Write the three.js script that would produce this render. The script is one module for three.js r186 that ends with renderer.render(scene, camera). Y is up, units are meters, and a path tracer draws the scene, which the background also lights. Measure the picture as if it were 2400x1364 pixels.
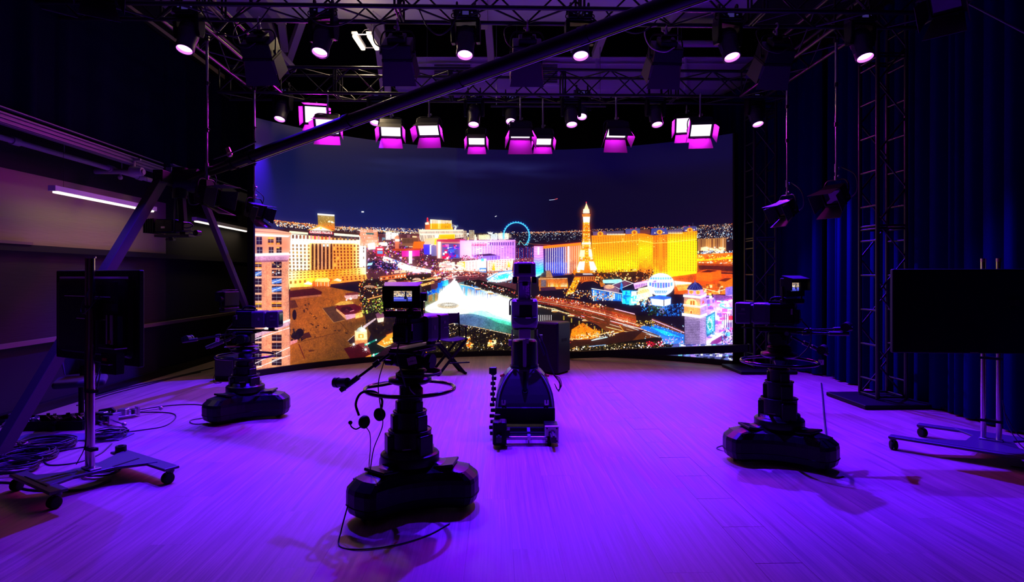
import * as THREE from 'three';
import { mergeGeometries } from 'three/addons/utils/BufferGeometryUtils.js';
import { RoundedBoxGeometry } from 'three/addons/geometries/RoundedBoxGeometry.js';
import { RectAreaLightUniformsLib } from 'three/addons/lights/RectAreaLightUniformsLib.js';

// ---------------------------------------------------------------- camera, sky, exposure
const F = 1430, EYE = 1.6, YAW = 0.0287, CY = Math.cos(YAW), SY = Math.sin(YAW);   // focal length in pixels of a 2400 x 1364 frame
const scene = new THREE.Scene();
scene.background = new THREE.Color(0x000000);                                        // a closed studio: no sky
const camera = new THREE.PerspectiveCamera(THREE.MathUtils.radToDeg(2 * Math.atan(682 / F)), 2400 / 1364, 0.05, 60);
camera.position.set(0, EYE, 0);
camera.rotation.y = -YAW;
camera.setViewOffset(2400, 1364, 0, 37, 2400, 1364);                                 // shifted lens: the horizon lies above the middle
const renderer = new THREE.WebGLRenderer({ antialias: true });
renderer.toneMapping = THREE.LinearToneMapping;
renderer.toneMappingExposure = 1.0;
renderer.shadowMap.enabled = true;
RectAreaLightUniformsLib.init();
// strengths of the lamps built further down
const LAMP = {
  headFront: 250, headBack: 250, headColor: new THREE.Color(0.055, 0.003, 1.0), headAngle: 0.565,
  panel: 85, panelColor: new THREE.Color(0.92, 0.0, 1.0),
  tube: 8, tubeColor: new THREE.Color(1.0, 0.72, 0.45),
  ceiling: 60, ceilingColor: new THREE.Color(1.0, 0.74, 0.42),
  screen: 1.0,
};

// ---------------------------------------------------------------- helpers
const V = (x, y, z) => new THREE.Vector3(x, y, z);
const plan = (x, y, d) => V(x * CY + d * SY, y, -d * CY + x * SY);                     // room point from sideways distance, height and depth before the lens
const at = (px, py, d) => plan(((px - 1200) / F) * d, EYE + ((645 - py) / F) * d, d);  // room point that was measured at a pixel and a depth
const onFloor = (px, py, h = 0) => at(px, py, ((EYE - h) * F) / (py - 645));
const turnOf = (x, d) => { const v = plan(x, 0, d); return Math.atan2(-v.x, -v.z); };   // rotation.y that points local -z along a plan direction
function rng(seed) { let s = seed | 0; return () => { s = (s + 0x6d2b79f5) | 0; let t = Math.imul(s ^ (s >>> 15), 1 | s); t = (t + Math.imul(t ^ (t >>> 7), 61 | t)) ^ t; return ((t ^ (t >>> 14)) >>> 0) / 4294967296; }; }
const taken = new Map();
function numbered(name) { const n = taken.get(name) ?? 0; taken.set(name, n + 1); return n ? name + '_' + String(n).padStart(3, '0') : name; }
function clean(g) {
  const q = g.index ? g.toNonIndexed() : g;
  for (const k of Object.keys(q.attributes)) if (!['position', 'normal', 'uv'].includes(k)) q.deleteAttribute(k);
  if (!q.attributes.normal) q.computeVertexNormals();
  if (!q.attributes.uv) q.setAttribute('uv', new THREE.BufferAttribute(new Float32Array(q.attributes.position.count * 2), 2));
  q.morphAttributes = {}; q.clearGroups();
  return q;
}
const join = (list) => (list.length === 1 ? clean(list[0]) : mergeGeometries(list.map(clean), false));
function add(name, geoms, mat, parent, label) {
  const m = new THREE.Mesh(Array.isArray(geoms) ? join(geoms) : geoms, mat);
  m.name = name; m.castShadow = m.receiveShadow = true;
  if (label) m.userData.label = label;
  parent.add(m);
  return m;
}
function tag(o, label, category, group) { o.userData.label = label; o.userData.category = category; if (group) o.userData.group = group; return o; }
function thing(name, label, category, pos, turn = 0, group) {
  const o = new THREE.Group(); o.name = numbered(name); scene.add(o);
  if (pos) o.position.copy(pos);
  o.rotation.y = turn;
  return tag(o, label, category, group);
}
function solo(name, geoms, mat, label, category, group) { const m = add(numbered(name), geoms, mat, scene); return tag(m, label, category, group); }
function struct(name, geoms, mat) { const m = add(name, geoms, mat, scene); m.userData.kind = 'structure'; return m; }
function sub(parent, name, pos) { const g = new THREE.Group(); g.name = name; parent.add(g); if (pos) g.position.copy(pos); return g; }
const E3 = new THREE.Euler();
function tr(g, x = 0, y = 0, z = 0, rx = 0, ry = 0, rz = 0) { if (rx || ry || rz) g.applyMatrix4(new THREE.Matrix4().makeRotationFromEuler(E3.set(rx, ry, rz))); return g.translate(x, y, z); }
const bx = (w, h, d, x, y, z, rx, ry, rz) => tr(new THREE.BoxGeometry(w, h, d), x, y, z, rx, ry, rz);
const rb = (w, h, d, r, x, y, z, rx, ry, rz) => tr(new RoundedBoxGeometry(w, h, d, 2, Math.min(r, w / 2.01, h / 2.01, d / 2.01)), x, y, z, rx, ry, rz);
const cy = (r, h, x, y, z, rx, ry, rz, r2 = r, seg = 20) => tr(new THREE.CylinderGeometry(r2, r, h, seg), x, y, z, rx, ry, rz);
const ball = (r, x, y, z, sx = 1, sy = 1, sz = 1) => new THREE.SphereGeometry(r, 18, 12).scale(sx, sy, sz).translate(x, y, z);
const tor = (R, r, x, y, z, rx = Math.PI / 2, ry, rz, arc = Math.PI * 2) => tr(new THREE.TorusGeometry(R, r, 10, 44, arc), x, y, z, rx, ry, rz);
const la = (pts, seg = 28) => new THREE.LatheGeometry(pts.map((p) => new THREE.Vector2(p[0], p[1])), seg);
const UPY = V(0, 1, 0);
function rod(a, b, r, r2 = r, seg = 10) {
  const d = b.clone().sub(a), g = new THREE.CylinderGeometry(r2, r, d.length(), seg);
  g.applyQuaternion(new THREE.Quaternion().setFromUnitVectors(UPY, d.normalize()));
  return g.translate((a.x + b.x) / 2, (a.y + b.y) / 2, (a.z + b.z) / 2);
}
function beam(a, b, w, h, roll = 0, r = 0.006) {                                        // a box-section bar between two points; h is its upright side
  const d = b.clone().sub(a), g = new RoundedBoxGeometry(w, h, d.length(), 1, Math.min(r, w / 3, h / 3)), m = new THREE.Matrix4();
  m.lookAt(a, b, Math.abs(d.y) > 0.98 * d.length() ? V(0, 0, 1) : UPY);
  if (roll) g.rotateZ(roll);
  return g.applyMatrix4(m).translate((a.x + b.x) / 2, (a.y + b.y) / 2, (a.z + b.z) / 2);
}
const wire = (pts, r = 0.004, n = 0, closed = false) => new THREE.TubeGeometry(new THREE.CatmullRomCurve3(pts, closed), n || pts.length * 7, r, 6, closed);
function ext(pts, depth, bevel = 0.004) {                                               // an outline in x, y pushed out along z, centred in depth
  const s = new THREE.Shape(pts.map((p) => new THREE.Vector2(p[0], p[1])));
  return new THREE.ExtrudeGeometry(s, { depth: depth - 2 * bevel, bevelEnabled: bevel > 0, bevelSize: bevel, bevelThickness: bevel, bevelSegments: 2, curveSegments: 8 }).translate(0, 0, bevel - depth / 2);
}
function loft(rings, capTop = true, capBottom = true) {                                 // rings of equally many points, bottom to top
  const n = rings[0].length, pos = [], quad = (a, b, c, d) => pos.push(...a, ...b, ...c, ...a, ...c, ...d);
  for (let k = 0; k + 1 < rings.length; k++) for (let i = 0; i < n; i++) { const j = (i + 1) % n; quad(rings[k][i], rings[k][j], rings[k + 1][j], rings[k + 1][i]); }
  const cap = (r, flip) => { const c = [0, 1, 2].map((q) => r.reduce((s, p) => s + p[q], 0) / n); for (let i = 0; i < n; i++) { const j = (i + 1) % n; flip ? pos.push(...c, ...r[j], ...r[i]) : pos.push(...c, ...r[i], ...r[j]); } };
  if (capBottom) cap(rings[0], true);
  if (capTop) cap(rings[rings.length - 1], false);
  const g = new THREE.BufferGeometry(); g.setAttribute('position', new THREE.BufferAttribute(new Float32Array(pos), 3)); g.computeVertexNormals();
  return g;
}
function roundRect(w, d, r, y, cx = 0, cz = 0, n = 5) {                                  // a ring for loft(), counter-clockwise seen from above
  const out = [];
  for (const [sx, sz, a0] of [[1, 1, 0], [1, -1, 1], [-1, -1, 2], [-1, 1, 3]]) for (let i = 0; i < n; i++) {
    const a = Math.PI / 2 - (a0 + i / (n - 1)) * (Math.PI / 2);
    out.push([cx + sx * (w / 2 - r) + Math.cos(a) * r, y, cz + sz * (d / 2 - r) + Math.sin(a) * r]);
  }
  return out;
}

// ---------------------------------------------------------------- computed textures
function pixels(w, h, f, srgb = true) {
  const d = new Uint8Array(w * h * 4);
  for (let y = 0; y < h; y++) for (let x = 0; x < w; x++) { const c = f(x, y), i = (y * w + x) * 4; d[i] = c[0]; d[i + 1] = c[1]; d[i + 2] = c[2]; d[i + 3] = 255; }
  const t = new THREE.DataTexture(d, w, h); t.wrapS = t.wrapT = THREE.RepeatWrapping; t.magFilter = THREE.LinearFilter; t.minFilter = THREE.LinearMipmapLinearFilter; t.generateMipmaps = true;
  if (srgb) t.colorSpace = THREE.SRGBColorSpace;
  t.needsUpdate = true;
  return t;
}
function valueNoise(seed, nx, ny) {                                                     // tiles over nx x ny cells
  const r = rng(seed), g = Float32Array.from({ length: nx * ny }, r), s = (t) => t * t * (3 - 2 * t);
  return (u, v) => { const x = (((u % 1) + 1) % 1) * nx, y = (((v % 1) + 1) % 1) * ny, i = Math.floor(x), j = Math.floor(y), a = s(x - i), b = s(y - j), q = (p, o) => g[((o % ny) * nx) + (p % nx)];
    return (q(i, j) * (1 - a) + q(i + 1, j) * a) * (1 - b) + (q(i, j + 1) * (1 - a) + q(i + 1, j + 1) * a) * b; };
}
const grainA = valueNoise(11, 190, 6), grainB = valueNoise(12, 60, 3), grainC = valueNoise(13, 24, 10), grainD = valueNoise(14, 340, 16), blot = valueNoise(15, 9, 7);
const grainAt = (u, v) => { const w = u + 0.003 * Math.sin(v * 6.283) + 0.006 * grainC(u, v); return 0.34 * grainA(w, v) + 0.3 * grainB(w, v) + 0.2 * grainD(w, v) + 0.16 * blot(u, v); };
const woodMap = pixels(512, 1024, (x, y) => { const k = 0.72 + 0.56 * grainAt(x / 512, y / 1024); return [150 * k, 128 * k, 106 * k].map((c) => Math.min(255, c)); });
const woodRough = pixels(512, 512, (x, y) => { const k = 95 + 90 * grainAt(x / 512, y / 512); return [k, k, k]; }, false);
const woodBump = pixels(512, 1024, (x, y) => { const k = 255 * grainAt(x / 512, y / 1024); return [k, k, k]; }, false);
const speckle = valueNoise(21, 128, 128), cloth = valueNoise(22, 40, 40);
const plasterBump = pixels(256, 256, (x, y) => { const k = 255 * (0.6 * speckle(x / 256, y / 256) + 0.4 * cloth(x / 256, y / 256)); return [k, k, k]; }, false);
const smearRough = pixels(256, 256, (x, y) => { const k = 100 + 120 * (0.5 * cloth(x / 256, y / 256) + 0.5 * speckle(x / 256, y / 256)); return [k, k, k]; }, false);

// ---------------------------------------------------------------- materials (base colours are linear values)
const lin = (r, g, b) => new THREE.Color().setRGB(r, g, b);
const std = (c, rough, metal = 0, extra = {}) => new THREE.MeshStandardMaterial({ color: lin(...c), roughness: rough, metalness: metal, ...extra });
const matte = (c, rough, spec) => new THREE.MeshPhysicalMaterial({ color: lin(...c), roughness: rough, specularIntensity: spec });      // powder-coated blacks with little sheen
const glow = (c, k = 1, base = [0.02, 0.02, 0.02]) => new THREE.MeshStandardMaterial({ color: lin(...base), roughness: 0.4, emissive: lin(...c), emissiveIntensity: k });
const M = {
  black: matte([0.004, 0.004, 0.005], 0.5, 0.3), satin: matte([0.005, 0.005, 0.006], 0.34, 0.5), gloss: std([0.008, 0.008, 0.01], 0.16), rubber: matte([0.004, 0.004, 0.004], 0.7, 0.4),
  truss: std([0.009, 0.009, 0.01], 0.36, 0.1), iron: std([0.03, 0.03, 0.034], 0.36, 0.6), chrome: std([0.62, 0.6, 0.6], 0.17, 1), steel: std([0.42, 0.42, 0.44], 0.33, 0.9),
  grey: std([0.2, 0.19, 0.18], 0.5), legGrey: matte([0.045, 0.04, 0.032], 0.6, 0.3), charcoal: std([0.03, 0.03, 0.033], 0.4), casing: std([0.05, 0.05, 0.06], 0.4),
  white: std([0.72, 0.7, 0.68], 0.6), paper: std([0.75, 0.73, 0.68], 0.9), red: std([0.5, 0.02, 0.015], 0.45), tan: std([0.42, 0.34, 0.22], 0.8),
  wood: new THREE.MeshStandardMaterial({ map: woodMap, roughnessMap: woodRough, roughness: 1, bumpMap: woodBump, bumpScale: 0.0004 }),
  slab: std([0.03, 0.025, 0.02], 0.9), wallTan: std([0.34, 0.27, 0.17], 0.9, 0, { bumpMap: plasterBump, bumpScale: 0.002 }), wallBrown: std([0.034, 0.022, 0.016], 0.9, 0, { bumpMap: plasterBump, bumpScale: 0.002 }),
  wallBlack: std([0.004, 0.004, 0.005], 0.85), ceiling: std([0.55, 0.52, 0.56], 0.9), ceilingDark: std([0.005, 0.005, 0.007], 0.9), duct: std([0.78, 0.76, 0.8], 0.75), beamPaint: std([0.42, 0.36, 0.36], 0.75),
  curtain: matte([0.001, 0.0009, 0.05], 0.8, 0.03), curtainShaded: matte([0.001, 0.0009, 0.014], 0.8, 0.02), curtainEdge: matte([0.002, 0.002, 0.006], 0.9, 0.1), pipe: std([0.3, 0.28, 0.3], 0.5), rail: std([0.09, 0.09, 0.13], 0.5), ledge: std([0.22, 0.15, 0.11], 0.7),  // drapes: blue light put into the cloth colour, with a shaded copy
  dome: std([0.05, 0.05, 0.058], 0.2), robot: std([0.16, 0.16, 0.18], 0.35), cable: std([0.016, 0.016, 0.018], 0.5), silver: std([0.6, 0.58, 0.6], 0.28, 0.95), leaf: std([0.03, 0.03, 0.03], 0.5, 0.1),
  fabric: std([0.03, 0.03, 0.035], 0.9), glass: std([0.01, 0.01, 0.012], 0.06), brass: std([0.55, 0.42, 0.3], 0.3, 0.9), mat: std([0.09, 0.09, 0.11], 0.95),
};

// ================================================================ the room
const WX = -5.3, EX = 5.75, BZ = -14.6, FZ = 4.2, TOP = 7.6;
{ // floor: subfloor, long boards, and the run of short boards over the cable duct
  const floor = new THREE.Group(); floor.name = 'floor'; floor.userData.kind = 'structure'; scene.add(floor);
  add('subfloor', [bx(EX - WX + 0.6, 0.2, FZ - BZ + 0.6, (EX + WX) / 2, -0.112, (FZ + BZ) / 2)], M.slab, floor);
  const PW = 0.268, X0 = 1.446, long = 2.1, short = 0.492, r = rng(5);
  const board = (w, l, k) => { const g = new THREE.BoxGeometry(w, 0.012, l); const p = g.attributes.position, uv = g.attributes.uv; for (let i = 0; i < p.count; i++) uv.setXY(i, (p.getX(i) + k * 0.37) / 1.3, (p.getZ(i) + k * 0.61) / 2.6); return g; };
  const longs = [0, 1, 2, 3, 4, 5, 6].map((k) => board(PW - 0.0006, long - 0.0008, k)), shorts = [0, 1, 2, 3].map((k) => board(PW - 0.0035, short - 0.0045, k + 9));
  for (let c = Math.floor((WX - X0) / PW); X0 + c * PW < EX; c++) {
    const x = X0 + (c + 0.5) * PW;
    if (c === 0) { for (let k = 0; k < 20; k++) { const m = add('plank', shorts[k % 4], M.wood, floor); m.position.set(x, -0.006 - 0.0012 * r(), -3.101 - k * short); } continue; }
    const off = ((c * 0.618) % 1 + 1) % 1 * long;
    for (let k = 0; k < 7; k++) { const m = add('plank', longs[Math.floor(r() * 7)], M.wood, floor); m.position.set(x, -0.006 - 0.0004 * r(), -1.2 - off - k * long + 0.6); }
  }
  const back = add('plank', board(EX - WX, FZ + 1.2, 3), M.wood, floor); back.position.set((EX + WX) / 2, -0.0062, (FZ - 1.2) / 2 + 0.6);   // behind the camera, as one sheet
}
// walls with thickness; the left one is tan plaster above a ledge and brown below it
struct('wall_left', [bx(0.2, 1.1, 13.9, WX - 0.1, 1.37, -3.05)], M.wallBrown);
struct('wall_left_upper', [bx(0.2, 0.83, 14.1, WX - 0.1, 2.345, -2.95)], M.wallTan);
struct('wall_left_high', [bx(0.2, 1.12, 14.1, WX - 0.1, 3.32, -2.95)], M.wallBlack);  // black stands in for the shade on the wall above the tubes
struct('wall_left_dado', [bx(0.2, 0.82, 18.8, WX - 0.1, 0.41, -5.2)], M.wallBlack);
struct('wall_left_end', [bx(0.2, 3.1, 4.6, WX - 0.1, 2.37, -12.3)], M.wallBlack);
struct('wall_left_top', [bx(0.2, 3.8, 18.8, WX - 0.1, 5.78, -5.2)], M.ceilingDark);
struct('trim_1', [bx(0.07, 0.075, 18, WX + 0.03, 1.905, -5.2)], M.wallBlack);
struct('trim_2', [bx(0.05, 0.03, 9.4, WX + 0.055, 1.957, -2.36)], M.ledge);
struct('trim_3', [bx(0.06, 0.05, 16, WX + 0.03, 0.835, -5)], M.ledge);
struct('baseboard_left', [bx(0.04, 0.1, 18, WX + 0.02, 0.05, -5.2), bx(0.06, 0.012, 18, WX + 0.03, 0.107, -5.2)], M.satin);
struct('wall_right', [bx(0.2, TOP, 18.8, EX + 0.1, TOP / 2, -5.2)], M.wallBlack);
struct('wall_back', [bx(EX - WX + 0.4, TOP, 0.2, (EX + WX) / 2, TOP / 2, BZ - 0.1)], M.wallBlack);
struct('wall_front', [bx(EX - WX + 0.4, TOP, 0.2, (EX + WX) / 2, TOP / 2, FZ + 0.1)], M.wallBlack);
struct('ceiling', [bx(9.4, 0.12, 14.2, -0.6, 5.95, -3.3), bx(9.4, 0.5, 0.12, -0.6, 6.14, -10.34)], M.ceiling);
struct('ceiling_void', [bx(EX - WX + 0.4, 0.2, FZ - BZ + 0.4, (EX + WX) / 2, TOP + 0.1, (FZ + BZ) / 2)], M.ceilingDark);
struct('ceiling_edge', [bx(1.7, 0.14, 14.4, 4.96, 5.95, -3.2)], M.ceilingDark);  // dark colour stands in for the unlit side of the ceiling
{ // roof steel above the grid: beams and diagonal braces that catch the light
  const beams = struct('ceiling_beams', [
    beam(V(-3.55, 5.86, -6.2), V(-3.55, 5.86, -10.3), 0.16, 0.16), beam(V(-0.18, 5.84, -6.4), V(-0.18, 5.84, -10.3), 0.14, 0.2), beam(V(2.9, 5.84, -6.4), V(2.9, 5.84, -10.3), 0.14, 0.2),
    beam(at(1140, -10, 10.4), at(1152, 150, 11.6), 0.13, 0.13), beam(at(605, 15, 10.2), at(672, 152, 10.9), 0.17, 0.14), beam(at(672, 150, 10.9), at(720, 12, 10.3), 0.12, 0.12), beam(at(655, 10, 10.2), at(668, 120, 10.7), 0.12, 0.12),
    beam(at(830, -5, 10.2), at(905, 120, 11), 0.11, 0.11), beam(at(885, 40, 10.6), at(905, 215, 11.9), 0.2, 0.14), beam(at(1395, 130, 11.2), at(1420, 60, 10.5), 0.13, 0.13), beam(at(560, 20, 9.6), at(690, 165, 10.8), 0.1, 0.1),
  ], M.beamPaint);
  beams.userData.kind = 'structure';
}
{ // air duct along the back, with louvred grilles
  const d = thing('air_duct', 'pale rectangular air duct with two louvred grilles, high up above the big screen', 'duct', plan(0, 0, 12.4), -YAW);
  add('casing', [bx(7.4, 0.62, 0.6, 1.35, 5.66, -0.2), bx(7.5, 0.03, 0.64, 1.35, 5.98, -0.2), bx(7.5, 0.025, 0.64, 1.35, 5.86, -0.2)], M.duct, d);
  for (const x of [-1.75, 0.1, 1.7, 3.5]) { add('flange', [bx(0.05, 0.66, 0.66, x, 5.66, -0.2)], M.duct, d); add('hanger', [rod(V(x, 5.98, -0.2), V(x, TOP + 0.01, -0.2), 0.012)], M.steel, d); }
  for (const x of [-1.2, 0.55]) { const g = sub(d, 'grille'); add('frame', [bx(0.78, 0.03, 0.05, x, 5.86, 0.11), bx(0.78, 0.03, 0.05, x, 5.45, 0.11), bx(0.03, 0.44, 0.05, x - 0.38, 5.655, 0.11), bx(0.03, 0.44, 0.05, x + 0.38, 5.655, 0.11)], M.duct, g); for (let k = 0; k < 9; k++) add('slat', [bx(0.72, 0.006, 0.05, x, 5.49 + k * 0.042, 0.115, 0.6)], M.casing, g); }
}
{ // hung ceiling panel
  const p = at(1632, 98, 9.9), t = thing('ceiling_panel', 'pale tilted sound panel hung below the ceiling, above the unlit lamp with white cables', 'panel', p, -YAW);
  add('board', [bx(0.86, 0.03, 0.95, 0, -0.02, 0, 0.42)], M.ceiling, t); add('rim', [bx(0.9, 0.04, 0.02, 0, -0.23, 0.44, 0.42)], M.beamPaint, t);
  for (const s of [-0.3, 0.3]) add('hanger', [rod(V(s, 0, 0), V(s, 0.62, 0), 0.006)], M.steel, t);
}
// drapes: a closed wavy slab of cloth that hangs along z (or x)
function drape(name, label, x0, z0, x1, z1, y0, y1, amp, pitch, seed, group) {
  const r = rng(seed), L = Math.hypot(x1 - x0, z1 - z0), n = Math.ceil(L / 0.022), ux = (x1 - x0) / L, uz = (z1 - z0) / L, folds = [];
  for (let s = 0; s < L + pitch;) { const w = pitch * (0.55 + 0.95 * r()); folds.push([s, w, amp * (0.45 + 0.75 * r()), 0.35 * (r() - 0.5)]); s += w; }
  const wave = (s, h) => { let f = folds[0]; for (const q of folds) if (q[0] <= s) f = q; const t = (s - f[0]) / f[1], k = 2 * Math.pow(0.5 + 0.5 * Math.sin(Math.PI * 2 * (t + f[3] * 0.3 * h * Math.sin(Math.PI * t))), 2.6) - 0.7; return f[2] * (0.75 + 0.35 * (1 - h)) * k; };
  const rows = [0, 0.06, 0.18, 0.35, 0.55, 0.78, 1], rings = rows.map((h) => {
    const f = [], b = [];
    for (let i = 0; i <= n; i++) { const s = (i / n) * L, o = wave(s, h); f.push([x0 + ux * s - uz * o, y0 + h * (y1 - y0), z0 + uz * s + ux * o]); b.push([x0 + ux * s - uz * (o - 0.012), y0 + h * (y1 - y0), z0 + uz * s + ux * (o - 0.012)]); }
    return f.concat(b.reverse());
  });
  const n2 = rings[0].length, pos = new Float32Array(rows.length * n2 * 3), idx = [];
  rings.forEach((q, k) => q.forEach((p, i) => pos.set(p, (k * n2 + i) * 3)));
  for (let k = 0; k + 1 < rows.length; k++) for (let i = 0; i < n2; i++) { const j = (i + 1) % n2; idx.push(k * n2 + i, k * n2 + j, (k + 1) * n2 + j, k * n2 + i, (k + 1) * n2 + j, (k + 1) * n2 + i); }
  const g = new THREE.BufferGeometry(); g.setAttribute('position', new THREE.BufferAttribute(pos, 3)); g.setIndex(idx); g.computeVertexNormals();
  const t = thing(name, label, 'curtain', V(0, 0, 0), 0, group);
  add('cloth', [g], x0 < 0 ? M.curtainShaded : M.curtain, t);
  add('hem', [beam(V(x0, y0 + 0.012, z0), V(x1, y0 + 0.012, z1), 0.05, 0.02)], M.curtainEdge, t);
  add('track', [beam(V(x0, y1 + 0.02, z0), V(x1, y1 + 0.02, z1), 0.05, 0.05)], M.satin, t);
  return t;
}
drape('stage_curtain', 'black floor-length stage curtain in deep blue-lit folds behind the tall lattice tower', 5.32, -4.4, 5.26, -9.4, 0.02, 5.2, 0.1, 0.2, 3);
drape('stage_curtain', 'black stage curtain in shadow behind the blank monitor on wheels', 5.4, -1.2, 5.36, -4.3, 0.02, 5.2, 0.1, 0.2, 4);
drape('stage_curtain', 'black stage curtain that closes the gap beside the city screen and the far lattice tower', 5.2, -9.5, 4.55, -12.6, 0.02, 5.2, 0.07, 0.3, 8);
drape('stage_curtain', 'short dark blue curtain hung high above the metal wall rail', -4.78, -4.4, -4.84, -9.1, 3.2, 5.08, 0.035, 0.8, 6);
drape('stage_curtain', 'short dark curtain hung high between the rail and the screen', -4.84, -9.1, -4.9, -12.6, 3.2, 5.08, 0.05, 0.6, 7);
drape('stage_curtain', 'black curtain closing the dark corner behind the ceiling-tube lamp and the screen edge', -5.15, -13.2, -3.6, -13.0, 0.02, 5.2, 0.06, 0.3, 9);
struct('lit_wall_strip_4', [bx(0.06, 0.14, 9, -5.0, 5.22, -6.9)], M.tan);  // tan strip stands in for warm light on the wall above the curtain

{ // metal rail, pipe and valve under the high curtain
  const t = thing('curtain_rail', 'grooved metal rail running along the wall under the high blue curtain', 'rail', V(0, 0, 0));
  const a = V(-4.72, 3.12, -4.2), b = V(-4.84, 3.12, -9.0);
  add('profile', [beam(a, b, 0.06, 0.12, 0, 0.003)], M.rail, t);
  for (const y of [0.042, 0.0, -0.042]) add('lip', [beam(V(a.x + 0.035, a.y + y, a.z), V(b.x + 0.035, b.y + y, b.z), 0.02, 0.016, 0, 0.003)], M.rail, t);
  add('top_flange', [beam(V(a.x, a.y + 0.1, a.z), V(b.x, b.y + 0.1, b.z), 0.08, 0.016)], M.rail, t);
  const far = thing('curtain_rail', 'further length of metal wall rail beyond the crane pivot', 'rail', V(0, 0, 0));
  add('profile', [beam(V(-4.84, 3.12, -9.2), V(-4.92, 3.12, -12.4), 0.08, 0.18, 0, 0.003)], M.rail, far); add('top_flange', [beam(V(-4.84, 3.25, -9.2), V(-4.92, 3.25, -12.4), 0.14, 0.02)], M.rail, far);
  const p = thing('water_pipe', 'pale painted pipe with couplings on hangers below the metal wall rail', 'pipe', V(0, 0, 0));
  const c = at(-10, 318, 6.3), e = at(365, 426, 9.1);
  add('tube', [rod(c, e, 0.032, 0.032, 14)], M.pipe, p);
  const on = (t) => c.clone().lerp(e, t), dir = e.clone().sub(c).normalize();
  for (const k of [0.07, 0.62, 0.84]) add('coupling', [rod(on(k), on(k).addScaledVector(dir, 0.1), 0.045, 0.045, 14)], M.pipe, p);
  for (const k of [0.34, 0.72]) add('hanger', [rod(on(k), on(k).add(V(0, 0.5, 0)), 0.006)], M.pipe, p);
  const v = thing('pipe_valve', 'pale pipe branch with a valve and drain below the metal wall rail', 'pipe', V(0, 0, 0));
  const q = at(200, 401, 8.1), w = at(338, 403, 8.1);
  add('tube', [rod(q, w, 0.036, 0.036, 14)], M.pipe, v); add('valve_body', [rod(at(308, 402, 8.1), at(334, 402, 8.1), 0.075, 0.055, 14), rod(at(312, 402, 8.1), at(312, 378, 8.1), 0.03)], M.pipe, v);
  add('drain', [rod(at(282, 402, 8.1), at(282, 415, 8.1), 0.014), ball(0.03, ...at(282, 416, 8.1).toArray())], M.pipe, v);
  add('handle', [beam(at(270, 374, 8.1), at(330, 374, 8.1), 0.03, 0.03)], M.pipe, v);
}
// light tubes along the left wall, shaded above
function wallTube(px0, py0, px1, py1, d0, d1, label) {
  const a = at(px0, py0, d0), b = at(px1, py1, d1), dir = b.clone().sub(a), L = dir.length(), c = a.clone().lerp(b, 0.5);
  const t = thing('tube_light', label, 'lamp', c, Math.atan2(-dir.x, -dir.z));
  add('housing', [bx(0.075, 0.055, L, 0, 0.045, 0)], M.duct, t);
  for (const s of [-1, 1]) { add('end_cap', [bx(0.08, 0.06, 0.03, 0, 0.043, s * (L / 2 + 0.012))], M.duct, t); add('hanger', [rod(V(0, 0.07, s * L * 0.42), V(0, TOP - c.y, s * L * 0.42), 0.002, 0.002, 6)], M.black, t); }
  add('diffuser', [rb(0.05, 0.026, L - 0.03, 0.01, 0, 0.004, 0)], glow([1.0, 0.9, 0.8], 1.35), t);
  const l = new THREE.RectAreaLight(LAMP.tubeColor, LAMP.tube, 0.06, L - 0.05); l.name = 'tube_glow'; l.position.set(0, -0.012, 0); l.rotation.x = -Math.PI / 2; t.add(l);
}
wallTube(125, 447, 359, 499, 6.75, 8.85, 'nearer of the two white light tubes on the tan wall, partly behind the crane leg');
wallTube(457, 519, 577, 543, 10.3, 12.7, 'farther of the two white light tubes, close to the left edge of the city screen');

// ================================================================ the curved video wall
const SC = { x: 0.332, d: 7.083, R: 5.108, y0: 0.1, y1: 4.1 };
const angOf = (x, d) => Math.atan2(x - SC.x, d - SC.d);
const SA0 = angOf(-4.073, 9.67), SA1 = angOf(3.886, 10.75);
function arcBand(r0, r1, y0, y1, a0, a1, n = 96) {                                       // a thick slice of the cylinder
  const rings = []; for (const y of [y0, y1]) { const f = [], b = []; for (let i = 0; i <= n; i++) { const a = a0 + ((a1 - a0) * i) / n, p = (r) => plan(SC.x + Math.sin(a) * r, y, SC.d + Math.cos(a) * r).toArray(); f.push(p(r0)); b.push(p(r1)); } rings.push(f.concat(b.reverse())); }
  const g = loft(rings, false, false), m = rings[0].length, pos = [];
  for (const [k, flip] of [[0, 1], [1, 0]]) for (let i = 0; i < n; i++) { const q = [rings[k][i], rings[k][i + 1], rings[k][m - 2 - i], rings[k][m - 1 - i]]; const [A, B, C, D] = flip ? [q[0], q[3], q[2], q[1]] : q; pos.push(...A, ...B, ...C, ...A, ...C, ...D); }
  const c = new THREE.BufferGeometry(); c.setAttribute('position', new THREE.BufferAttribute(new Float32Array(pos), 3)); c.computeVertexNormals();
  return mergeGeometries([clean(g), clean(c)], false);
}
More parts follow.
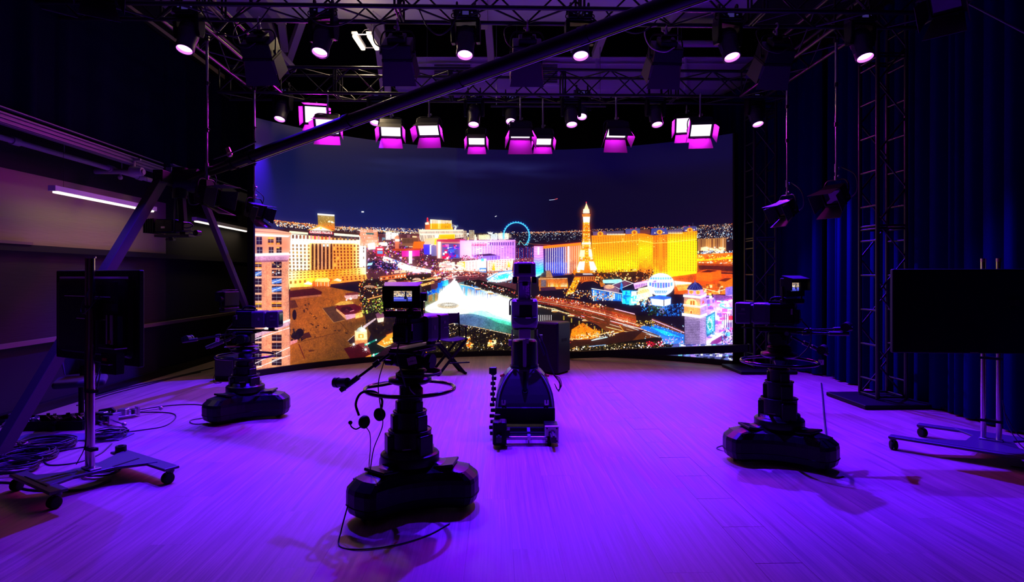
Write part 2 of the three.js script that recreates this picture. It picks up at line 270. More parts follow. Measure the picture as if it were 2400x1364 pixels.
function screenFace(map) {                                                                // u runs along the arc, v up the wall
  const n = 128, g = new THREE.BufferGeometry(), pos = [], uv = [], nor = [], idx = [];
  for (let i = 0; i <= n; i++) for (const k of [0, 1]) { const a = SA0 + ((SA1 - SA0) * i) / n, v = plan(SC.x + Math.sin(a) * SC.R, k ? SC.y1 : SC.y0, SC.d + Math.cos(a) * SC.R), w = plan(-Math.sin(a), 0, -Math.cos(a)); pos.push(...v.toArray()); nor.push(...w.toArray()); uv.push(i / n, k); }
  for (let i = 0; i < n; i++) { const a = i * 2; idx.push(a, a + 2, a + 3, a, a + 3, a + 1); }
  g.setAttribute('position', new THREE.BufferAttribute(new Float32Array(pos), 3)); g.setAttribute('normal', new THREE.BufferAttribute(new Float32Array(nor), 3)); g.setAttribute('uv', new THREE.BufferAttribute(new Float32Array(uv), 2)); g.setIndex(idx);
  return g;
}

// ---------------------------------------------------------------- the picture on the video wall: a city at night, drawn flat
const CW = 2048, CH = 900, city = document.createElement('canvas'); city.width = CW; city.height = CH;
{
  const c = city.getContext('2d'), r = rng(77);
  // a spot measured in the photograph, as a spot on the screen's own surface (along the arc, up the wall)
  const T = (px, py) => { const t = (px - 1200) / F, A = 1 + t * t, B = -2 * (t * SC.x + SC.d), C = SC.x ** 2 + SC.d ** 2 - SC.R ** 2, d = (-B + Math.sqrt(Math.max(0, B * B - 4 * A * C))) / (2 * A), y = EYE + ((645 - py) / F) * d; return [((angOf(t * d, d) - SA0) / (SA1 - SA0)) * CW, (1 - (y - SC.y0) / (SC.y1 - SC.y0)) * CH]; };
  const path = (p) => { c.beginPath(); p.forEach((q, i) => { const [x, y] = T(q[0], q[1]); i ? c.lineTo(x, y) : c.moveTo(x, y); }); };
  const poly = (p, f) => { path(p); c.closePath(); c.fillStyle = f; c.fill(); };
  const line = (p, s, w = 1) => { path(p); c.strokeStyle = s; c.lineWidth = w * 1.75; c.stroke(); };
  const box = (x0, y0, x1, y1, f) => poly([[x0, y0], [x1, y0], [x1, y1], [x0, y1]], f);
  const dot = (x, y, s, f) => { const [u, v] = T(x, y); c.fillStyle = f; c.beginPath(); c.arc(u, v, s * 1.75, 0, 7); c.fill(); };
  const oval = (x, y, a, b, f, n = 40) => poly(Array.from({ length: n }, (_, i) => [x + a * Math.cos((i / n) * 6.2832), y + b * Math.sin((i / n) * 6.2832)]), f);
  const pick = (l) => l[Math.floor(r() * l.length)];
  const specks = (x0, y0, x1, y1, n, cols, s0 = 0.5, s1 = 1.4, e0 = 0, e1 = 0) => { for (let i = 0; i < n; i++) { const t = r(), x = x0 + (x1 - x0) * t, y = y0 + (y1 - y0) * r() + e0 + (e1 - e0) * t; dot(x, y, s0 + (s1 - s0) * r() ** 2, pick(cols)); } };
  const blocks = (x0, y0, x1, y1, n, cols, w0, w1, h0, h1, e = 0) => { for (let i = 0; i < n; i++) { const t = r(), x = x0 + (x1 - x0) * t, y = y0 + (y1 - y0) * r() + e * t, w = w0 + (w1 - w0) * r(), h = h0 + (h1 - h0) * r(); poly([[x, y], [x + w, y + (r() - 0.5) * 2], [x + w, y + h], [x, y + h]], pick(cols)); } };
  const grad = (x0, y0, x1, y1, stops) => { const [a, b] = T(x0, y0), [u, v] = T(x1, y1), g = c.createLinearGradient(a, b, u, v); stops.forEach(([k, s]) => g.addColorStop(k, s)); return g; };
  const lerp = (a, b, t) => a + (b - a) * t;
  const quadAt = (q, u, v) => [lerp(lerp(q[0][0], q[1][0], u), lerp(q[3][0], q[2][0], u), v), lerp(lerp(q[0][1], q[1][1], u), lerp(q[3][1], q[2][1], u), v)];
  const cell = (q, u0, v0, u1, v1, f) => poly([quadAt(q, u0, v0), quadAt(q, u1, v0), quadAt(q, u1, v1), quadAt(q, u0, v1)], f);
  const windows = (q, nu, nv, fu, fv, col, chance = 1, alt = null) => { for (let i = 0; i < nu; i++) for (let j = 0; j < nv; j++) { const lit = r() > chance; if (lit && !alt) continue; cell(q, (i + 0.5 - fu / 2) / nu, (j + 0.5 - fv / 2) / nv, (i + 0.5 + fu / 2) / nu, (j + 0.5 + fv / 2) / nv, lit ? pick(alt) : typeof col === 'string' ? col : pick(col)); } };
  const words = (text, x0, y0, x1, y1, f, font = 'bold') => { const [a, b] = T(x0, y0), [u, v] = T(x1, y1); c.save(); c.translate(a, b); c.rotate(Math.atan2(v - b, u - a)); const h = Math.hypot(u - a, v - b); c.font = font + ' 40px sans-serif'; const w = c.measureText(text).width; c.scale(h / w, (h / w) * 1.25); c.fillStyle = f; c.textBaseline = 'alphabetic'; c.fillText(text, 0, 0); c.restore(); };
  const WARM = ['#ffd9a0', '#ffb45a', '#ff8a3a', '#fff3dc', '#ff6a28'], COOL = ['#ffffff', '#dff0ff', '#ffd9b0', '#9fd0ff', '#ffb070'], DARK = ['#120c10', '#1d1218', '#241a14', '#0b0a14'];

  // sky
  c.fillStyle = '#06063a'; c.fillRect(0, 0, CW, CH);
  let g = c.createLinearGradient(0, 0, 0, CH * 0.58); [[0, '#231d40'], [0.12, '#141844'], [0.34, '#0a1a4c'], [0.62, '#0c1e5c'], [0.85, '#1c2668'], [1, '#292a6a']].forEach((s) => g.addColorStop(...s)); c.fillStyle = g; c.fillRect(0, 0, CW * 0.62, CH * 0.58);
  g = c.createLinearGradient(CW * 0.28, 0, CW * 0.66, 0); g.addColorStop(0, 'rgba(5,5,58,0)'); g.addColorStop(1, 'rgba(4,3,42,1)'); c.fillStyle = g; c.fillRect(CW * 0.28, 0, CW, CH * 0.58);
  g = c.createLinearGradient(0, CH * 0.1, 0, CH * 0.58); [[0, 'rgba(8,3,66,0.75)'], [0.3, 'rgba(3,2,32,0)'], [0.75, 'rgba(11,8,52,0.3)'], [1, 'rgba(34,24,74,0.8)']].forEach((s) => g.addColorStop(...s)); c.fillStyle = g; c.fillRect(CW * 0.42, 0, CW, CH * 0.58);
  for (let i = 0; i < 60; i++) { const x = 880 + 420 * r(), y = 372 + (x - 880) * 0.035 + 34 * r() ** 1.5, [u, v] = T(x, y), w = 40 + 90 * r(); const q = c.createRadialGradient(u, v, 0, u, v, w); q.addColorStop(0, 'rgba(48,54,104,0.16)'); q.addColorStop(1, 'rgba(48,54,104,0)'); c.save(); c.translate(u, v); c.scale(1.6, 0.22); c.translate(-u, -v); c.fillStyle = q; c.fillRect(u - w, v - w, 2 * w, 2 * w); c.restore(); }
  line([[1287, 469], [1297, 468], [1306, 466]], '#cfe0ff', 1.2); line([[1300, 467.5], [1307, 465.5]], '#ff6a70', 1.5);
  box(847, 495, 853, 498, '#ffffff'); line([[1160, 508], [1164, 506]], '#ffffff', 1.8);

  // the far plain and its lights
  poly([[596, 514], [640, 515], [745, 527], [880, 538], [1000, 546], [1200, 546], [1400, 541], [1560, 530], [1720, 522], [1720, 870], [596, 880]], '#171022');
  poly([[596, 516], [640, 517], [680, 545], [596, 545]], '#0b1e4c');
  specks(630, 514, 760, 521, 260, WARM, 0.5, 1.5, 0, 14); specks(648, 522, 760, 530, 130, COOL, 0.6, 1.6, 0, 10); specks(783, 528, 1000, 538, 420, ['#ffb45a', '#ffd9b8', '#fff1e0', '#ff9850', '#ffffff'], 0.5, 1.6, 2, 9); specks(783, 534, 1000, 548, 220, COOL, 0.5, 1.8, 2, 9);
  line([[632, 515], [745, 528]], '#ff9a44', 1); line([[785, 531], [880, 540], [1000, 548]], '#ffc89a', 1);
  specks(1140, 543, 1380, 552, 260, COOL, 0.4, 1.2); specks(1240, 541, 1380, 546, 160, WARM, 0.4, 1.1, 2, -3); specks(1200, 552, 1380, 566, 150, ['#7fa0b8', '#cfe0ea', '#ffffff', '#3c5868'], 0.4, 1.1); specks(1380, 536, 1560, 541, 150, WARM, 0.4, 1.1, 2, -6);
  specks(1560, 528, 1720, 537, 260, WARM.concat(COOL), 0.4, 1.1, 4, -4); specks(1630, 534, 1720, 556, 200, COOL, 0.4, 1.2); line([[1225, 545], [1385, 541]], '#ffb080', 0.9);

  // pale haze of streets in the middle distance
  poly([[858, 548], [1000, 548], [1090, 560], [1210, 562], [1210, 690], [1060, 690], [858, 690]], '#5a3038');
  blocks(858, 550, 1000, 575, 70, ['#ffffff', '#ffe9d8', '#8a5a60', '#3a2432', '#ffd2a0', '#6a8aa0'], 3, 12, 3, 9); blocks(1075, 545, 1190, 565, 50, ['#ffe9c8', '#fff6e8', '#c89a60', '#3a2c30', '#8a8074', '#ffd060'], 4, 14, 4, 14);
  specks(860, 566, 1010, 600, 260, ['#ff50c0', '#ffffff', '#ff9a50', '#b040ff', '#ff4060', '#ffd9e8'], 0.6, 2.2); specks(860, 596, 1060, 640, 520, ['#ffffff', '#ffc0e8', '#ff70b0', '#ffb080', '#502040', '#302038', '#ff5a40', '#9a40d0'], 0.6, 2.4, 0, 10);

  // gold slab tower behind the pediment
  poly([[744, 500], [784, 503], [785, 539], [746, 533]], grad(744, 500, 750, 540, [[0, '#86764a'], [0.55, '#a08238'], [1, '#d87a20']])); specks(747, 507, 782, 532, 120, ['#caa860', '#5c5030', '#e8d090', '#8a7c50'], 0.4, 1); poly([[744, 500], [784, 503], [784, 507], [744, 504]], '#fff4ea'); blocks(768, 517, 780, 524, 6, ['#ffffff', '#fff0d0'], 3, 7, 1, 3);

  // big cream and gold hotel
  const hotel = [[674, 547], [858, 563], [858, 645], [676, 664]];
  poly([[650, 536], [722, 541], [722, 549], [660, 545]], '#241014'); poly([[783, 540], [843, 545], [846, 551], [783, 546]], '#2a1210'); poly([[834, 539], [842, 541], [845, 549], [836, 546]], '#4a3236');
  poly(hotel, grad(676, 600, 858, 600, [[0, '#fff0dc'], [0.24, '#ffeccb'], [0.3, '#ffc46a'], [0.55, '#e89a48'], [0.8, '#f0a040'], [0.9, '#ffdcae'], [1, '#fff2e4']]));
  poly([[679, 541], [722, 545], [722, 550], [676, 547]], '#ffe6c8'); poly([[783, 546], [845, 551], [845, 556], [783, 552]], '#fff0d8');
  poly([[842, 550], [858, 553], [858, 645], [844, 646]], '#fff6ee'); poly([[843, 546], [856, 549], [860, 554], [842, 553]], '#b04010');
  poly([[719, 539], [751, 527.5], [786, 542]], '#e89a38'); poly([[728, 539], [751, 531], [777, 541]], '#fff6e0'); oval(752, 535, 2.4, 2, '#c8d040');
  poly([[724, 541], [781, 544.5], [781, 549.5], [724, 546.5]], '#a01c28'); words('CAESARS PALACE', 726, 546.2, 779, 549, '#fff4f4');
  for (let i = 0; i < 20; i++) { const x = 676 + i * 8.55, y = 549.5 + i * 0.36, f = pick(['#3a1c12', '#50242a', '#5a2c10', '#7a3a20', '#30304a']); if (i < 19) poly([[x, y + 9], [x, y + 2.5], [x + 1, y + 0.6], [x + 2.4, y], [x + 3.8, y + 0.6], [x + 4.6, y + 2.5], [x + 4.6, y + 9]], i >= 6 && i <= 11 ? pick(['#a04020', '#ff8090', '#6a3018', '#c03048']) : f); }
  poly([[674, 559.5], [845, 563.5], [845, 571], [674, 569]], '#fffaf4'); for (let i = 0; i < 20; i++) dot(677 + i * 8.5, 563 + i * 0.28, 0.7, '#8a7060');
  windows([[673, 571], [728, 572], [728, 637], [676, 637]], 6, 8, 0.44, 0.62, ['#5a3c28', '#70482c', '#8a6a30', '#4a3830'], 1);
  poly([[727, 570], [780, 571], [780, 634], [729, 637]], grad(727, 600, 780, 600, [[0, '#e0b060'], [0.5, '#d09a70'], [1, '#f0a860']])); for (let i = 0; i < 6; i++) { const x = 730.5 + i * 8.8; poly([[x, 634], [x, 573], [x + 2.2, 570.5], [x + 4.4, 573], [x + 4.4, 634]], '#281208'); for (let k = 0; k < 7; k++) dot(x + 1 + 3 * r(), 576 + 56 * r(), 0.6, pick(['#c88a28', '#8a5a18', '#e0b050'])); if (i === 3 || i === 4) box(x, 572, x + 4.4, 578, pick(['#7aa8e8', '#b8d8ff'])); }
  windows([[779, 571], [843, 573], [843, 629], [782, 632]], 8, 8, 0.46, 0.66, ['#4a2408', '#5a2c0c', '#64300a'], 0.96, ['#ffb050']); for (let i = 0; i < 8; i++) box(851, 572 + i * 7.4, 853.4, 577 + i * 7.4, pick(['#3a3030', '#fff0e0', '#5a4a40']));
  poly([[674, 636], [858, 627], [858, 645], [676, 664]], grad(676, 650, 858, 640, [[0, '#fff4c8'], [0.3, '#ffc24a'], [0.6, '#ff9a20'], [0.85, '#ffc05a'], [1, '#ffeac8']])); line([[674, 636], [728, 634], [780, 633], [858, 626]], '#7a4a20', 0.9);
  windows([[675, 637], [846, 629], [846, 644], [676, 656]], 20, 3, 0.5, 0.36, ['#5a3414', '#7a4418'], 1);
  poly([[676, 656], [858, 643], [862, 656], [760, 668], [678, 678]], grad(676, 660, 860, 650, [[0, '#fff0a0'], [0.3, '#ffc030'], [0.6, '#ff8a28'], [1, '#ffb458']])); windows([[676, 658], [720, 655], [720, 663], [676, 667]], 4, 1, 0.42, 0.7, '#7a4410'); windows([[798, 648], [858, 644], [858, 654], [800, 659]], 6, 2, 0.36, 0.6, '#5a2c10');
  poly([[732, 660], [760, 650], [780, 654], [776, 660], [772, 672], [732, 674]], '#d85a18'); poly([[737, 660], [742, 653], [768, 651], [774, 657], [770, 661]], '#ffe88a'); for (let i = 0; i < 9; i++) box(739 + i * 4.2, 661, 740.6 + i * 4.2, 671, i % 2 ? '#fff0c0' : '#ff9a40'); poly([[711, 666], [722, 659], [732, 664], [730, 668]], '#fffbe8'); poly([[781, 657], [790, 652], [801, 656], [798, 660]], '#fff6c8');

  // near building along the left edge
  poly([[597, 537], [682, 545], [676, 640], [681, 858], [597, 868]], grad(597, 600, 682, 600, [[0, '#b88470'], [0.45, '#e0a078'], [1, '#c08c78']]));
  poly([[597, 535], [640, 537], [682, 545], [684, 551], [597, 548]], '#e2a88c'); poly([[597, 547], [681, 552], [675, 556], [597, 553]], '#fff1ee'); poly([[597, 541], [682, 547], [682, 548.5], [597, 543]], '#a86c58');
  const pane = (x0, y0, x1, y1, k = 0) => { box(x0, y0, x1, y1, '#100a10'); if (k === 1) { box(x0, y0, x1, y0 + (y1 - y0) * 0.28, '#ffb038'); box(x0, y1 - (y1 - y0) * 0.24, x1, y1, '#ff9a2a'); } if (k === 2) { poly([[x0, y1], [x1, y0 + 2], [x1, y0 + 5], [x0 + 3, y1]], '#e8f4ff'); poly([[x0, y0 + 4], [x1, y0 + 1], [x1, y1 - 3], [x0, y1 - 1]], '#3a78c8'); line([[x0, y1 - 3], [x1, y0 + 3]], '#e8f4ff', 1.6); } if (k === 3) blocks(x0, y0, x1 - 4, y1 - 4, 7, ['#ffe6b8', '#ffffff', '#a06030', '#d8a060', '#502818'], 2, 5, 2, 5); line([[(x0 + x1) / 2, y0], [(x0 + x1) / 2, y1]], '#a8b0c0', 0.7); line([[x0, (y0 + y1) / 2], [x1, (y0 + y1) / 2]], '#a8b0c0', 0.7); };
  pane(601, 555, 614, 573); pane(628, 556, 641, 573, 1); pane(647, 556, 660, 573); box(648, 569, 656, 573, '#ff9a30'); pane(602, 579, 615, 594); pane(630, 579, 641, 595); pane(648, 579, 660, 595); box(648, 579, 655, 582, '#ffb850');
  poly([[597, 594], [676, 592], [682, 598], [597, 601]], '#fff4f0'); poly([[597, 601], [680, 598], [675, 610], [597, 612]], '#b488a8'); poly([[597, 611], [675, 609], [674, 613], [597, 615]], '#8a5c70');
  for (let k = 0; k < 13; k++) { const y = 615 + k * 19; if (y > 750 && y < 782) continue; pane(598, y, 613, y + 14, [1, 2, 0, 0, 0, 1, 0, 0, 0, 0, 0][k] ?? 0); pane(637, y - 1.5, 660, y + 13, [3, 3, 2, 2, 0, 1, 0, 0, 0, 0, 0, 0, 0][k] ?? 0); box(597, y + 14, 614, y + 18, '#eab898'); }
  line([[624, 613], [626, 850]], '#a8745c', 0.6);
  poly([[597, 777], [681, 747], [684, 751], [597, 783]], '#fff0ea'); poly([[597, 783], [682, 752], [678, 762], [597, 793]], '#b898ac'); line([[597, 796], [679, 768]], '#f4e2e2', 1.8); line([[597, 852], [679, 814]], '#f4e8e8', 1.8); line([[597, 864], [680, 832]], '#f4e8e8', 1.6); line([[637, 846], [661, 836]], '#f0dede', 1.4);

  // sandy plaza with roofs, umbrellas and people far below
  poly([[680, 674], [760, 670], [862, 690], [880, 760], [842, 842], [680, 858]], grad(690, 690, 850, 840, [[0, '#96521a'], [0.35, '#a0601a'], [0.7, '#74481a'], [1, '#5c3a18']]));
  for (let k = 0; k < 260; k++) dot(690 + 165 * r(), 700 + 145 * r(), 0.6 + r(), pick(['rgba(90,48,14,0.4)', 'rgba(200,130,50,0.3)', 'rgba(70,40,16,0.35)']));
  poly([[677, 682], [735, 675], [755, 684], [752, 693], [690, 698], [677, 697]], '#4a1410'); poly([[683, 697], [752, 690], [754, 694], [684, 702]], '#b06a48'); poly([[677, 704], [692, 704], [699, 720], [678, 724]], '#5a2c18'); poly([[755, 722], [786, 717], [808, 750], [782, 756]], '#5a3a28'); line([[755, 722], [782, 756], [808, 750]], '#c08a50', 1);
  poly([[785, 722], [792, 714], [830, 712], [852, 722], [830, 738], [800, 737]], '#5a1420'); oval(812, 726, 14, 8, '#3a0c18'); for (let i = 0; i < 9; i++) line([[812, 724], [802 + i * 3, 735 - Math.abs(i - 4) * 0.4]], '#7a2a38', 0.5); poly([[808, 738], [833, 735], [833, 744], [812, 750]], '#c89ab0'); poly([[788, 722], [808, 738], [812, 750], [788, 728]], '#d8a070'); poly([[833, 735], [852, 730], [850, 743], [833, 747]], '#ffc070'); line([[820, 730], [830, 727]], '#ff90a0', 1.6);
  poly([[784, 714], [800, 706], [826, 706], [830, 712], [795, 716]], '#c8a048'); poly([[808, 688], [836, 684], [842, 690], [812, 693]], '#6a2c2c'); poly([[806, 693], [840, 690], [838, 700], [812, 702]], '#c8a0a0'); dot(822, 700, 3.2, '#fff8f0'); dot(812, 703, 2, '#ffd8e0');
  for (const [x, y] of [[716, 716], [722, 712], [712, 731], [718, 724], [712, 728], [728, 734], [736, 741], [740, 746], [728, 758], [732, 761], [742, 766], [746, 764], [760, 768], [766, 770], [784, 774], [794, 774], [738, 790], [812, 780]]) { for (let k = 0; k < 5; k++) dot(x + 5 * r() - 2, y + 4 * r() - 2, 0.5 + 0.7 * r(), '#20100a'); }
  for (const [x, y, a, b] of [[690, 738, 5, 12], [703, 780, 9, 10], [694, 788, 12, 8]]) { oval(x, y, a, b, '#140c10'); } specks(680, 770, 716, 800, 60, ['#140c10', '#241a14'], 1, 2.5); poly([[712, 782], [724, 778], [730, 790], [706, 796]], '#4a2018'); poly([[680, 800], [697, 795], [697, 802], [680, 809]], '#d08a90'); line([[697, 803], [790, 780]], '#5a3010', 1); line([[700, 806], [714, 840]], '#5a1c10', 2); line([[798, 756], [818, 778]], '#5a3010', 1.4); line([[680, 855], [712, 842]], '#a8703a', 0.8); poly([[722, 820], [738, 820], [736, 823], [724, 825]], '#5a3010');
  line([[757, 706], [765, 700], [777, 703], [772, 712]], '#6a3c14', 0.8);

  // garden of lights between plaza and lake
  poly([[838, 660], [1010, 640], [1010, 690], [1000, 780], [880, 800], [862, 770], [850, 720]], '#22140e'); specks(840, 650, 1000, 730, 620, WARM.concat(DARK, ['#6a8a28', '#3c5018', '#2c3818', '#ffffff', '#ffb060']), 0.6, 2.3); specks(850, 720, 940, 780, 150, DARK.concat(['#302414', '#5a3c18']), 1.2, 3.2);
  for (const [x0, y0, x1, y1, f, h] of [[890, 648, 952, 640, '#c87038', 10], [902, 664, 960, 656, '#7a3820', 4], [860, 700, 900, 690, '#d8a060', 3], [980, 668, 1018, 658, '#e0b060', 6], [924, 634, 970, 630, '#d8bca8', 7], [1000, 652, 1032, 646, '#c89058', 6]]) { poly([[x0, y0], [x1, y1], [x1, y1 + h], [x0, y0 + h]], f); windows([[x0, y0 + 2], [x1, y1 + 2], [x1, y1 + h - 1], [x0, y0 + h - 1]], 9, 1, 0.45, 0.6, ['#fff0d0', '#ffd080', '#40201c']); }
  for (const [x, y, a, b, f] of [[919, 662, 11, 7, '#b89a8a'], [977, 657, 11, 6, '#c8a898'], [866, 674, 14, 6, '#b09078'], [1022, 650, 9, 4, '#a08c70']]) { poly(Array.from({ length: 16 }, (_, i) => [x + a * Math.cos(Math.PI * (1 + i / 15)), y + b * Math.sin(Math.PI * (1 + i / 15))]), f); } poly([[965, 640], [975, 630], [988, 641]], '#d8b8d0'); line([[880, 676], [985, 658], [1030, 652]], '#ffe2a0', 2.2);
  poly([[880, 736], [892, 730], [902, 738], [899, 748], [884, 748]], '#7a4a68'); poly([[883, 746], [900, 744], [899, 754], [886, 756]], '#ffd8c0'); poly([[850, 765], [880, 745], [882, 748], [854, 770]], '#d8c0c8');
  specks(850, 700, 900, 735, 90, ['#90b030', '#58781c', '#c8d860', '#24380c'], 1, 2.6);
  // small domed tower and red roofs
  poly([[831, 786], [832, 806], [862, 812], [860, 782]], '#c88a58'); poly([[831, 775], [860, 772], [861, 796], [833, 798]], '#ffd8a8'); box(840, 783, 852, 792, '#d88020'); box(843, 785, 849, 791, '#fff0b0'); poly([[834, 778], [838, 770], [847, 765], [856, 770], [859, 777]], '#a8b4b0'); poly([[846, 766], [856, 770], [858, 777], [847, 778]], '#e8fff0'); line([[847, 766], [847, 762]], '#ffffff', 1);
  poly([[806, 817], [852, 803], [874, 828], [864, 840], [822, 843]], '#4a0c16'); poly([[838, 806], [853, 803], [874, 826], [866, 828]], '#7a3038'); poly([[848, 840], [872, 829], [878, 836], [870, 841]], '#ff9a40'); for (const [x, y] of [[829, 807], [857, 819]]) { for (let k = 0; k < 10; k++) { const a = k * 0.628, l = 6 + 5 * r(); line([[x, y], [x + Math.cos(a) * l, y + Math.sin(a) * l]], 'rgba(230,246,255,0.7)', 0.6); } dot(x, y, 3, '#f4fbff'); } poly([[815, 799], [830, 785], [832, 801], [822, 806]], '#2a1c24'); line([[815, 799], [831, 785]], '#ffd8c8', 1);
  // lit canal with green lamps, golden terrace
  poly([[862, 806], [930, 772], [1000, 768], [1000, 800], [940, 812], [872, 836]], '#0c1c1c'); for (let i = 0; i < 22; i++) { const t = i / 21; dot(872 + 82 * t, 833 - 24 * t + r(), 1.8 + 1.6 * r(), pick(['#50ffd8', '#d8fff6', '#20c8a0', '#10806a'])); } for (let i = 0; i < 9; i++) dot(856 + 3 * i + 2 * r(), 808 - i * 1.4, 2.3, pick(['#20d8b0', '#c8fff0', '#107a6a'])); poly([[883, 806], [908, 786], [932, 775], [936, 796], [900, 814]], '#e89a30'); windows([[894, 798], [930, 788], [932, 800], [900, 808]], 6, 2, 0.7, 0.7, ['#ffe890', '#fff6c0', '#d88a28']); line([[884, 806], [902, 814], [936, 802]], '#fff2c0', 1.4); line([[905, 786], [931, 776]], '#ff8030', 2); poly([[930, 800], [1000, 790], [1000, 828], [900, 838], [872, 838]], '#2a1024'); line([[950, 812], [1010, 800]], '#e0a8e0', 1); poly([[992, 824], [1024, 812], [1044, 822], [1030, 830], [1000, 832]], '#ff9a28'); line([[996, 822], [1040, 824]], '#ffd870', 1.2); line([[1000, 828], [1030, 818]], '#a04010', 1);

  // trees with lamps along the bottom
  poly([[1000, 768], [1068, 756], [1130, 770], [1200, 784], [1210, 828], [1000, 832]], '#15100c'); specks(1000, 760, 1205, 826, 700, ['#140e0a', '#2c2414', '#3c3418', '#1c1810', '#4a3c1c'], 1, 3.2); specks(1000, 758, 1205, 824, 210, ['#ffe2b0', '#fff8ea', '#ffb868', '#ffd88a'], 0.6, 1.7); for (const [x, y] of [[1093, 793], [1152, 802], [1150, 808], [1100, 808], [1015, 776]]) blocks(x - 8, y - 6, x + 6, y + 4, 14, ['#ffa030', '#ffd070', '#c86018', '#fff0c0'], 2, 7, 2, 5); line([[1040, 764], [1070, 756], [1140, 772], [1200, 785]], '#ffd8a8', 1.4); specks(1064, 756, 1200, 762, 60, ['#ffe8c8', '#ffffff', '#ffb060'], 0.8, 1.8, 0, 22);

  // lake and fountains
  poly([[996, 690], [1010, 680], [1070, 664], [1100, 656], [1160, 672], [1210, 700], [1340, 745], [1440, 778], [1480, 800], [1400, 815], [1330, 822], [1205, 785], [1130, 768], [1062, 757], [996, 745]], grad(1000, 690, 1330, 800, [[0, '#6a7858'], [0.25, '#587888'], [0.5, '#688a80'], [0.66, '#20242a'], [1, '#181008']]));
  poly([[1060, 757], [1075, 738], [1140, 734], [1200, 752], [1200, 782], [1130, 768]], grad(1080, 740, 1200, 776, [[0, '#50648a'], [0.4, '#5c7a98'], [0.75, '#4a8a80'], [1, '#3a6a58']])); specks(1072, 738, 1200, 775, 320, ['rgba(30,52,80,0.5)', 'rgba(120,150,180,0.4)', 'rgba(60,110,110,0.4)'], 0.6, 1.3);
  for (const [x, y, f] of [[1036, 664, '#1aa0ff'], [1044, 662, '#3ac0ff'], [1030, 668, '#0a70e0'], [1015, 684, '#0a60d8'], [1024, 680, '#1a80e8'], [1004, 688, '#0848b0']]) for (let k = 0; k < 8; k++) box(x - 4 + 8 * r(), y - 6 + 4 * r(), x - 1 + 8 * r(), y + 4 + 5 * r(), f); specks(1000, 682, 1030, 692, 40, ['#2a90ff', '#80d0ff', '#0850c0'], 0.8, 2); poly([[1000, 694], [1030, 686], [1028, 716], [1000, 712]], '#7a7858'); for (let k = 0; k < 8; k++) box(1002 + k * 3, 692 - k, 1003.6 + k * 3, 704 + 6 * r(), pick(['#c8903a', '#4a8a70', '#a0b0a0']));
  poly([[1078, 668], [1100, 664], [1150, 682], [1196, 700], [1198, 706], [1150, 706], [1096, 700]], grad(1080, 670, 1196, 700, [[0, '#60c0f0'], [0.3, '#3a80d8'], [0.55, '#e0f0ff'], [0.75, '#2040a8'], [1, '#b0b0a0']])); for (let k = 0; k < 40; k++) { const x = 1082 + 112 * r(), y = 672 + (x - 1082) * 0.27; box(x, y, x + 1.6, y + 10 + 10 * r(), pick(['#ffffff', '#d8ecff', '#3a70d0', '#1c3a90', '#c89a50'])); }
  const W = '#fdfdff', base = [[1002, 716], [1026, 704], [1028, 688], [1036, 681], [1046, 670], [1055, 664], [1062, 656], [1066, 646], [1069, 656], [1074, 664], [1081, 677], [1088, 690], [1098, 696], [1120, 692], [1140, 700], [1170, 692], [1198, 706], [1198, 752], [1170, 744], [1140, 730], [1110, 734], [1060, 738], [1010, 732], [998, 724]];
  poly(base, W); for (let k = 0; k < 46; k++) { const x = 1096 + 100 * (k / 46), y = 694 + (x - 1096) * 0.1; poly([[x - 2, y + 16], [x, y - 8 - 14 * r()], [x + 2, y + 16]], W); } for (let k = 0; k < 10; k++) { const x = 1034 + k * 5; poly([[x - 2, 700], [x, 676 - (k < 6 ? k * 2 : 22 - k * 2) - 8 * r()], [x + 2, 700]], W); }
  for (let k = 0; k < 60; k++) { const x = 1028 + 62 * r(), top = 650 + Math.abs(x - 1066) * (x < 1066 ? 0.72 : 1.5) + 10 * r(); poly([[x - 0.9, 706], [x, Math.min(top - 4, 700)], [x + 0.9, 706]], r() < 0.7 ? W : '#d8e4f4'); } for (let k = 0; k < 40; k++) { const x = 1000 + 60 * r(); line([[x, 712 + 8 * r()], [x - 6 + 3 * r(), 722 + 6 * r()]], 'rgba(255,255,255,0.8)', 0.8); }
  poly([[1090, 732], [1130, 728], [1170, 742], [1198, 752], [1198, 760], [1160, 750], [1130, 740]], '#a8ecd8'); poly([[1140, 742], [1170, 748], [1198, 756], [1198, 764], [1160, 754]], '#5cc8b0');
  oval(1052, 724, 56, 14, W); oval(1050, 716, 26, 7, '#a89a80'); oval(1052, 714, 20, 4.6, '#6a6458'); for (let k = 0; k < 30; k++) { const a = 0.25 + (k / 30) * 2.7, x = 1052 + 50 * Math.cos(a), y = 722 + 14 * Math.sin(a); line([[1052 + 30 * Math.cos(a), 722 + 5 * Math.sin(a)], [x, y]], k % 2 ? '#9a9480' : '#ffffff', 0.8); } for (let k = 0; k < 18; k++) { const a = k * 0.35; line([[1051, 715], [1051 + 22 * Math.cos(a), 713 + 6 * Math.sin(a)]], '#e8e0d0', 0.7); } line(Array.from({ length: 30 }, (_, i) => [1052 + 56 * Math.cos(0.1 + (i / 29) * 2.95), 724 + 13 * Math.sin(0.1 + (i / 29) * 2.95)]), '#ffffff', 1.6);
